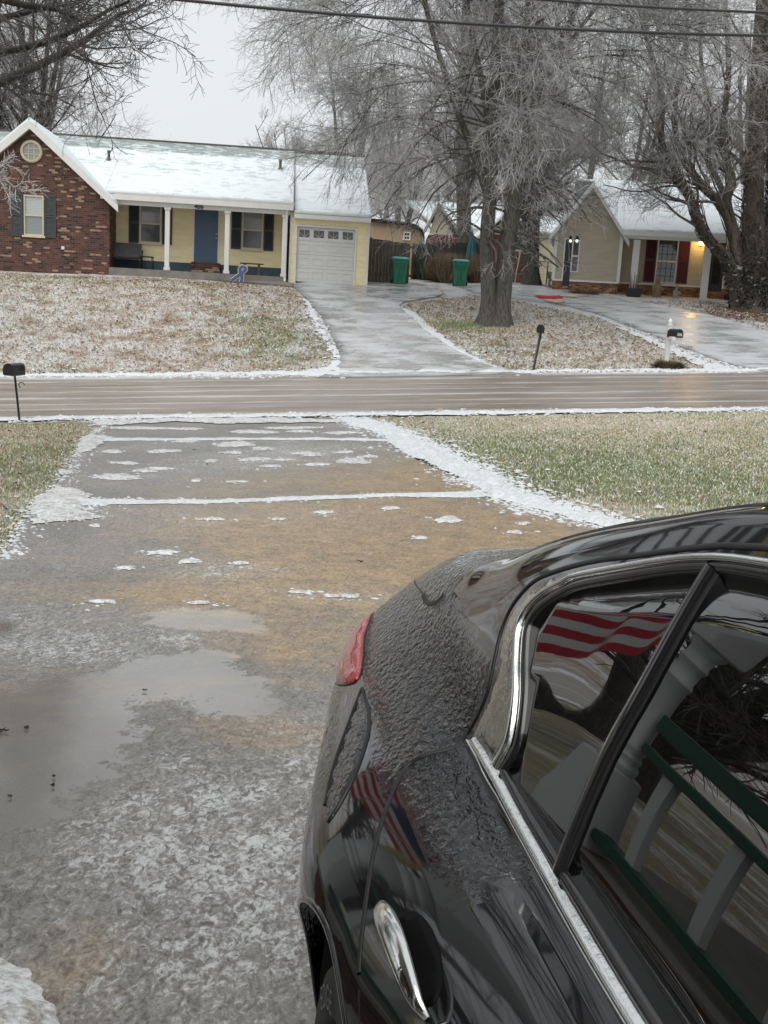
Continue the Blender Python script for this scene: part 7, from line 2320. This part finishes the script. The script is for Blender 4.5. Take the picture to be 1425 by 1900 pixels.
def ribbon(mb, curve, w, h, side, lift=0.0, n=6, closed=False, smooth=True, taper=None, up=0.0):
    """a raised strip of half-elliptic section along a curve (X, s) on the body"""
    C = curve
    P, N = car_S(C[:, 0], C[:, 1]), car_n(C[:, 0], C[:, 1])
    if up:
        N = N + np.array([0, 0, up]); N /= np.linalg.norm(N, axis=1, keepdims=True)
    T = np.gradient(P, axis=0)
    if closed: T = np.roll(P, -1, 0) - np.roll(P, 1, 0)
    T /= np.linalg.norm(T, axis=1, keepdims=True) + 1e-12
    B = np.cross(N, T)
    vs = []
    k = n + 1
    W = np.full(len(P), w) if taper is None else w * taper
    for j in range(k):
        a = pi * j / n
        vs.append(P + B * (cos(a) * .5 * W)[:, None] + N * (lift + h * sin(a) ** .7 - .001))
    V = np.stack(vs, 1)
    m = len(P)
    V = loc(V.reshape(-1, 3), side)
    F = [(i * k + j, i * k + j + 1, ((i + 1) % m) * k + j + 1, ((i + 1) % m) * k + j) for i in range(m if closed else m - 1) for j in range(k - 1)]
    if side < 0: F = [f[::-1] for f in F]
    mb.add(V, F, smooth)
    return mb
def patch(mb, poly, lift, side, step=.03, skirt=.006, dome=0.0):
    poly = np.array(poly) * [1, SM]
    V, F = cdt_fill(poly, step)
    n = len(densify(poly, step))
    X, s = V[:, 0], V[:, 1] / SM
    P, N = car_S(X, s), car_n(X, s)
    L = lift
    if dome:
        d = sdf_poly(densify(poly, step), V[:, 0], V[:, 1])
        L = lift + dome * (1 - np.exp(-np.maximum(d, 0) / .025))
        L = L[:, None]
    Q = P + N * L
    low = P[:n] + N[:n] * (lift - skirt)
    A = np.vstack([Q, low])
    k0 = len(Q)
    FF = [tuple(f) for f in F]
    FF += [(i, k0 + i, k0 + (i + 1) % n, (i + 1) % n) for i in range(n)]
    mb.add(loc(A, side), FF, True)
    return mb
WC, WZ, AR = (1.37, 4.10), .352, .432
def s_at_z(X, z):
    ss = np.linspace(.6, 6.5, 240)
    Z = car_S(np.full(240, X), ss)[:, 2]
    return float(np.interp(z, Z, ss))
def arch_curve(xc, n=40, r=AR):
    a = np.linspace(pi * 1.08, -pi * .08, n)
    return np.array([(xc + r * cos(t), max(s_at_z(xc + r * cos(t), WZ + r * sin(t)), .9)) for t in a])
GL_IN = [(1.403, 7.24), (1.425, 7.5), (1.40, 7.81), (1.35, 8.1), (1.318, 8.32), (1.325, 8.47), (1.37, 8.63), (1.452, 8.76), (1.624, 8.83), (1.841, 8.87)]
GL_FWD = [(2.2, 8.9), (2.6, 8.9), (2.95, 8.85), (3.15, 8.6), (3.32, 8.1), (3.44, 7.45), (3.47, 7.18)]
CH_OUT = [(1.237, 7.0), (1.262, 7.39), (1.275, 7.74), (1.256, 7.97), (1.236, 8.21), (1.242, 8.48), (1.296, 8.71), (1.43, 8.87), (1.609, 8.93), (1.83, 8.97)]
CH_FWD = [(2.2, 9.02), (2.6, 9.02), (2.98, 8.98), (3.2, 8.7), (3.38, 8.15), (3.52, 7.45), (3.56, 7.1)]
BELT_O = [(1.237, 6.97), (1.383, 7.0), (1.675, 6.88), (1.805, 6.84), (2.0, 6.84), (2.4, 6.84), (2.8, 6.86), (3.2, 6.92), (3.56, 7.02)]
BELT_I = [(1.403, 7.22), (1.575, 7.13), (1.776, 7.07), (2.0, 7.05), (2.4, 7.05), (2.8, 7.07), (3.2, 7.1), (3.47, 7.16)]
def build_car(M):
    e = car_empty()
    # ---- body skin with the wheel arches cut out
    ol = [(.13, 0.0)]
    for xc in WC:
        ac = arch_curve(xc)
        ol += [(ac[0][0], 0.0)] + [tuple(p) for p in ac] + [(ac[-1][0], 0.0)]
    ol += [(4.99, 0.0), (4.99, 12.0), (.13, 12.0)]
    V, F = cdt_fill(np.array(ol) * [1, SM], .024)
    X, s = V[:, 0], np.clip(V[:, 1] / SM, 0, 12)
    P = car_S(X, s)
    P[s > 11.999, 1] = 0
    A = loc(P, 1); B = loc(P, -1)
    def st_(v, a, b): return np.clip((v - a) / (b - a), 0, 1)
    ice = st_(s, 5.62, 5.85) * st_(X, 1.24, 1.19)                                   # rear shoulder and boot lid
    cp_ = st_(s + (X - .7) * 1.0, 7.9, 8.3) * st_(X, .74, .82)                       # smooth quarter pillar and roof
    ice = ice * (1 - cp_)
    ice = np.maximum(ice, st_(s, 5.75, 6.0) * st_(s, 6.85, 6.6) * st_(X, 1.62, 1.30) * st_(X, 1.1, 1.2))   # tongue on the rear door
    ice = np.maximum(ice, .45 * st_(s, 2.0, 3.0) * st_(s, 5.3, 4.9) * st_(X + (s - 4) * .12, 1.10, .95))  # fine film low on the wing
    ice = np.maximum(ice, .5 * st_(s, 5.9, 5.3) * st_(s, 4.5, 5) * st_(X, .72, .60))
    low = np.clip((3.0 - s) / 1.5, 0, 1)
    VV = np.vstack([A, B])
    FF = np.vstack([F[:, ::-1], F + len(A)])
    body = np_mesh('body', VV, FF, M['paint'], e, True, {'ice': np.concatenate([ice, ice]), 'low': np.concatenate([low, low])})
    bm = bmesh.new(); bm.from_mesh(body.data)
    bmesh.ops.remove_doubles(bm, verts=bm.verts, dist=.0004)
    bmesh.ops.holes_fill(bm, edges=[ed for ed in bm.edges if ed.is_boundary and all(abs(v.co.x - .13) < .3 or abs(v.co.x - 4.99) < .3 for v in ed.verts)], sides=400)
    bmesh.ops.recalc_face_normals(bm, faces=bm.faces)
    bm.to_mesh(body.data); bm.free()
    # ---- underbody
    mb = MB(); mb.box(.25, 4.85, -.6, .6, .17, .30); mb.build('underbody', M['black'], e, bevel=.03)
    # ---- windows
    gin = np.vstack([spl(GL_IN + GL_FWD, 6), spl(BELT_I, 6)[::-1]])
    def glass_pane(x0, x1, lean=0.0):
        """part of the side glass between two slanted cuts"""
        g = []
        return g
    both(lambda sd: patch(MB(), gin, .004, sd, .035), 'side_window', M['glass'], e)
    # black inner frame along the glass
    def frame(sd):
        mb = MB()
        ribbon(mb, spl(GL_IN + GL_FWD, 6), .020, .010, sd, .002)
        ribbon(mb, spl(BELT_I, 6), .018, .010, sd, .002)
        for a, b, w in (([(1.748, 8.85), (1.722, 8.27), (1.692, 7.81), (1.662, 7.08)], 0, .030), ([(2.42, 8.9), (2.40, 8.3), (2.37, 7.7), (2.34, 7.05)], 0, .085), ([(3.12, 8.6), (3.15, 8.0), (3.17, 7.1)], 0, .03)):
            ribbon(mb, spl(a, 8), w, .012, sd, .003)
        return mb
    both(frame, 'window_frame', M['trim'], e)
    # ---- chrome: the wide quarter piece, the upper strip and the belt strip
    quarter = np.vstack([spl(CH_OUT[:8], 6), spl(GL_IN[:8], 6)[::-1]])
    both(lambda sd: patch(MB(), quarter, .007, sd, .02, .012, .005), 'chrome_quarter_trim', M['darkchrome'], e)
    def chrome(sd):
        mb = MB()
        mid = spl([tuple((np.array(a) * .2 + np.array(b) * .8)) for a, b in zip(CH_OUT + CH_FWD, GL_IN + GL_FWD)], 6)
        mid = (spl(CH_OUT + CH_FWD, 6) * .45 + spl(GL_IN + GL_FWD, 6) * .55)
        w = np.interp(np.arange(len(mid)), [0, 6, 14, 24, 40], [.019, .017, .013, .011, .012])
        k = len(spl(GL_IN[:2], 6))
        off = mid.copy()
        off[:40] += (spl(GL_IN + GL_FWD, 6)[:40] - off[:40]) * np.interp(np.arange(40), [0, 40], [.75, .3])[:, None]
        ribbon(mb, off, 1.0, .009, sd, .009, taper=w)
        return mb
    both(chrome, 'chrome_upper_trim', M['chrome'], e)
    def belt(sd):
        mb = MB()
        o, i = spl(BELT_O, 8), spl(BELT_I, 8)
        xm = np.concatenate([np.linspace(1.27, 1.42, 8)[:-1], np.linspace(1.42, 3.47, 60)])
        so = np.interp(xm, o[:, 0], o[:, 1]); si = np.interp(xm, i[:, 0], i[:, 1])
        mid = np.column_stack([xm, (so + si) / 2])
        ribbon(mb, mid, .028, .005, sd, .008, n=8, up=1.6)
        ribbon(mb, o, .006, .007, sd, .004)
        return mb
    both(belt, 'chrome_belt_trim', M['chrome'], e)
    # ---- shut lines
    def seams(sd):
        mb = MB()
        w = .0095
        door = [(2.0, 9.08), (1.6, 9.0), (1.43, 8.97), (1.27, 8.78), (1.212, 8.50), (1.205, 8.2), (1.225, 7.9), (1.243, 7.6), (1.235, 7.3), (1.213, 7.0), (1.214, 6.6), (1.204, 6.15), (1.197, 5.89), (1.217, 5.71), (1.258, 5.52), (1.33, 5.24), (1.406, 4.99), (1.47, 4.75), (1.53, 4.48)]
        ribbon(mb, spl(door, 6), w, .0035, sd)
        ribbon(mb, spl([(2.0, 9.08), (2.6, 9.08), (3.0, 9.02), (3.25, 8.7)], 6), w, .0012, sd)
        rd = [(1.55, 4.4), (1.68, 3.6), (1.76, 2.4), (1.80, 1.6)]
        ribbon(mb, spl(rd, 6), w, .0012, sd)
        ribbon(mb, spl([(2.36, 6.8), (2.37, 5), (2.38, 3), (2.38, 1.3)], 6), w, .0012, sd)
        ribbon(mb, spl([(3.5, 6.9), (3.52, 5), (3.5, 3), (3.46, 1.3)], 6), w, .0012, sd)
        ribbon(mb, spl([(1.8, 1.5), (2.6, 1.45), (3.46, 1.4)], 6), w, .0012, sd)
        ribbon(mb, spl([(.20, 7.5), (.34, 7.45), (.474, 7.40), (.62, 7.40)], 6), .006, .0012, sd)
        ribbon(mb, spl([(.60, 7.40), (.66, 7.38), (.71, 7.46), (.75, 7.66), (.765, 7.9)], 6), .013, .002, sd)
        ribbon(mb, spl([(.72, 5.2), (.78, 4.6), (.90, 3.4), (.905, 2.2)], 6), .005, .001, sd)
        ribbon(mb, spl([(3.6, 7.2), (3.9, 7.0), (4.3, 6.9), (4.65, 6.8)], 6), .006, .0012, sd)
        return mb
    both(seams, 'shut_line', M['seam'], e)
    # roof ditch strip
    both(lambda sd: ribbon(MB(), spl([(1.2, 9.75), (1.5, 10.02), (2.0, 10.1), (2.6, 10.1), (3.1, 9.9)], 8), .016, .003, sd), 'roof_strip', M['seam'], e)
    # ---- fuel door (car's right side)
    fuel = spl([(.771, 5.61), (.896, 5.62), (.969, 5.57), (1.037, 5.43), (1.095, 5.22), (1.125, 4.95), (1.13, 4.72), (1.06, 4.72), (.98, 4.93), (.88, 5.27)], 5, True)
    fd = patch(MB(), fuel, .0015, 1, .02).build('fuel_door', M['paint_ice'], e)
    mb = MB()
    ribbon(mb, spl([(.771, 5.62), (.896, 5.62), (.969, 5.57), (1.037, 5.43), (1.095, 5.22), (1.125, 4.95), (1.13, 4.72)], 6), .007, .004, 1, .0005)
    ribbon(mb, spl([(.771, 5.60), (.88, 5.27), (.98, 4.93), (1.06, 4.72)], 6), .005, .0035, 1, .0005)
    mb.build('door_gap', M['seam'], fd)
    # ---- tail lights
    tail = spl([(.455, 5.90), (.60, 5.76), (.70, 5.62), (.67, 5.42), (.54, 5.18), (.36, 4.95), (.2, 4.9), (.15, 5.1), (.16, 5.6), (.26, 6.2)], 5, True)
    for sd in (1, -1):
        tl = patch(MB(), tail, .004, sd, .02, .012, .012).build('tail_light', M['tail'], e)
        ribbon(MB(), tail, .004, .002, sd, .001, closed=True).build('gasket', M['seam'], tl)
    # ---- door handles
    for xh, sh in ((1.62, 5.16), (2.62, 5.1)):
        for sd in (1, -1):
            hd = MB()
            P = car_S(xh, sh); N = car_n(xh, sh)
            a = np.linspace(0, 1, 21)
            C = np.column_stack([xh - .125 + .25 * a, sh + .10 * np.sin(pi * a) - .05 + .04 * a])
            Pp, Nn = car_S(C[:, 0], C[:, 1]), car_n(C[:, 0], C[:, 1])
            bow = .008 + .034 * np.sin(pi * a) ** .55
            ctr = Pp + Nn * bow[:, None]
            T = np.gradient(ctr, axis=0); T /= np.linalg.norm(T, axis=1, keepdims=True)
            B = np.cross(Nn, T)
            wv = .006 + .0105 * np.sin(pi * a) ** .5
            hh = .003 + .0045 * np.sin(pi * a) ** .5
            ring = []
            for k in range(12):
                th = 2 * pi * k / 12
                ring.append(ctr + B * (wv * cos(th))[:, None] + Nn * (hh * sin(th))[:, None])
            VV = loc(np.stack(ring, 1).reshape(-1, 3), sd)
            FF = [(i * 12 + k, i * 12 + (k + 1) % 12, (i + 1) * 12 + (k + 1) % 12, (i + 1) * 12 + k) for i in range(20) for k in range(12)]
            FF += [tuple(range(12)), tuple(240 + k for k in range(12))]
            hd.add(VV, FF, True)
            ho = hd.build('door_handle', M['chrome'], e)
            cup = spl([(xh - .10, sh - .02), (xh - .07, sh + .22), (xh + .00, sh + .30), (xh + .08, sh + .22), (xh + .10, sh + .02), (xh + .04, sh - .2), (xh - .05, sh - .2)], 6, True)
            patch(MB(), cup, .0012, sd, .015, .003).build('handle_cup', M['cup'], ho)
    # ---- wheels
    for xc in WC:
        for sd in (1, -1):
            yo = -.885 * sd           # outer face
            def yy(d): return yo + sd * d
            mb = MB()
            prof = [(.245, .03), (.25, .008), (.262, .004), (.30, .0), (.325, .008), (.342, .028), (.350, .06), (.352, .12), (.350, .17), (.335, .205), (.30, .222), (.245, .21)]
            n = 64
            mb.lathe([(r, yy(d)) for r, d in prof] , n, (xc, 0, WZ), 'y')
            # tread grooves
            ty = mb.build('tyre', M['tyre'], e)
            mb = MB()
            for k in range(56):
                th = 2 * pi * k / 56
                c = np.array([xc + .3505 * cos(th), yy(.06), WZ + .3505 * sin(th)])
                mb.obox(c, np.array([cos(th), 0, sin(th)]) * .0015, np.array([0, 1, 0]) * .05, np.array([-sin(th), 0, cos(th)]) * .022)
            mb.build('tread_block', M['tyre'], ty)
            mb = MB()
            mb.lathe([(.245, yy(.02)), (.235, yy(.028)), (.228, yy(.05)), (.225, yy(.20)), (.0, yy(.20))], 48, (xc, 0, WZ), 'y')
            for k in range(10):
                th = 2 * pi * (k + .5 * 0) / 10
                d0 = np.array([cos(th), 0, sin(th)]); tt = np.array([-sin(th), 0, cos(th)])
                a0 = np.array([xc, yy(.045), WZ]) + d0 * .05; a1 = np.array([xc, yy(.03), WZ]) + d0 * .235
                mb.bar(a0, a1, .028, .022, up=(0, 1, 0))
            mb.lathe([(0, yy(.028)), (.055, yy(.03)), (.065, yy(.045)), (.065, yy(.08))], 24, (xc, 0, WZ), 'y')
            mb.build('rim', M['rim'], e)
            mb = MB()
            mb.lathe([(.07, yy(.12)), (.165, yy(.12)), (.165, yy(.14)), (.07, yy(.14))], 32, (xc, 0, WZ), 'y')
            mb.build('brake_disc', M['rim'], e)
            # arch liner
            mb = MB()
            m_ = 28
            a = np.linspace(pi * 1.15, -pi * .15, m_)
            rings = []
            for yv in (-.86 * sd, -.60 * sd):
                rings.append([(xc + (AR + .005) * cos(t), yv, WZ + (AR + .005) * sin(t)) for t in a])
            vs = rings[0] + rings[1]
            fs = [(i, i + 1, m_ + i + 1, m_ + i) for i in range(m_ - 1)]
            mb.add(vs, fs, True)
            mb.add([(xc, -.60 * sd, WZ)] + rings[1], [(0, i + 1, i + 2) for i in range(m_ - 1)], False)
            mb.build('wheel_arch_liner', M['black'], e)
            # rolled lip of the arch
            ac = arch_curve(xc, 50)
            ribbon(MB(), ac, .012, .004, sd, .0).build('arch_lip', M['paint'], e)
            if xc < 2 and sd == 1:
                for ang0, txt in ((119, 'EDGE'), (299, 'EDGE')):
                    cu = bpy.data.curves.new('tmp', 'FONT'); cu.body = txt; cu.size = .055; cu.extrude = .0015
                    cu.align_x = 'CENTER'; cu.space_character = 1.15
                    to = bpy.data.objects.new('tmp', cu); COL.objects.link(to)
                    dg = bpy.context.evaluated_depsgraph_get()
                    me = bpy.data.meshes.new_from_object(to.evaluated_get(dg))
                    bpy.data.objects.remove(to)
                    for v in me.vertices:
                        x, y, z = v.co
                        r = .266 + y * .95
                        t = radians(ang0) - x / .29
                        v.co = (xc - r * cos(t) * -1, yo - .0005 - abs(z) * 1 - .0015 + (abs(r - .298) * .09 if r > .298 else 0), WZ + r * sin(t))
                    lo = bpy.data.objects.new('tyre_lettering', me); COL.objects.link(lo); lo.parent = ty
                    me.materials.clear(); me.materials.append(M['letter'])
    # ---- front and rear glass, lamps, grille, mirrors
    def centre(mb, ring, lift):
        R = spl(ring, 6)
        full = np.vstack([R])
        patch(mb, full, lift, 1, .035); patch(mb, full, lift, -1, .035)
        return mb
    centre(MB(), [(.80, 12), (.80, 11), (.84, 10), (.90, 9.5), (1.0, 9.45), (1.2, 9.7), (1.38, 10.3), (1.46, 11.2), (1.47, 12)], .003).build('rear_window', M['glass'], e)
    centre(MB(), [(3.66, 12), (3.64, 10.5), (3.58, 9.4), (3.45, 9.0), (3.28, 9.1), (3.1, 9.8), (3.02, 10.8), (3.0, 12)], .003).build('windshield', M['glass'], e)
    both(lambda sd: patch(MB(), spl([(4.42, 6.1), (4.62, 6.6), (4.80, 6.5), (4.88, 5.6), (4.80, 5.0), (4.6, 5.3)], 5, True), .006, sd, .02, .01, .01), 'headlight', M['lamp'], e)
    both(lambda sd: patch(MB(), spl([(4.97, 3.0), (4.975, 6.0), (4.985, 6.4), (4.988, 3.0)], 5, True), .02, sd, .01, .02), 'grille', M['black'], e)
    for sd in (1, -1):
        c = car_S(3.28, 7.3)
        mb = MB()
        mb.lathe([(.0, -.10), (.05, -.098), (.075, -.06), (.085, 0), (.082, .06), (.05, .09), (0, .095)], 20, (0, 0, 0), 'x')
        pts = np.array(mb.v) * [.62, 1.25, .8]
        mb.v = [tuple(p + np.array([c[0] + .02, -(c[1] + .17) * sd, c[2] + .09])) for p in pts]
        mb.tube([loc(c, sd), loc(c + np.array([0, .08, .04]), sd), loc(c + np.array([.01, .14, .08]), sd)], .02, 10)
        mb.build('door_mirror', M['paint'], e)
    mb = MB(); mb.box(.0, .04, -.25, .25, .62, .74); mb.build('licence_plate', M['plate'], e, bevel=.005)
    mb = MB()
    mb.lathe([(0, 0), (.028, 0), (.022, .02), (.0, .075)], 12, (1.62, 0, 1.49), 'z')
    mb.build('roof_antenna', M['paint'], e)
    return e
car = build_car(M)
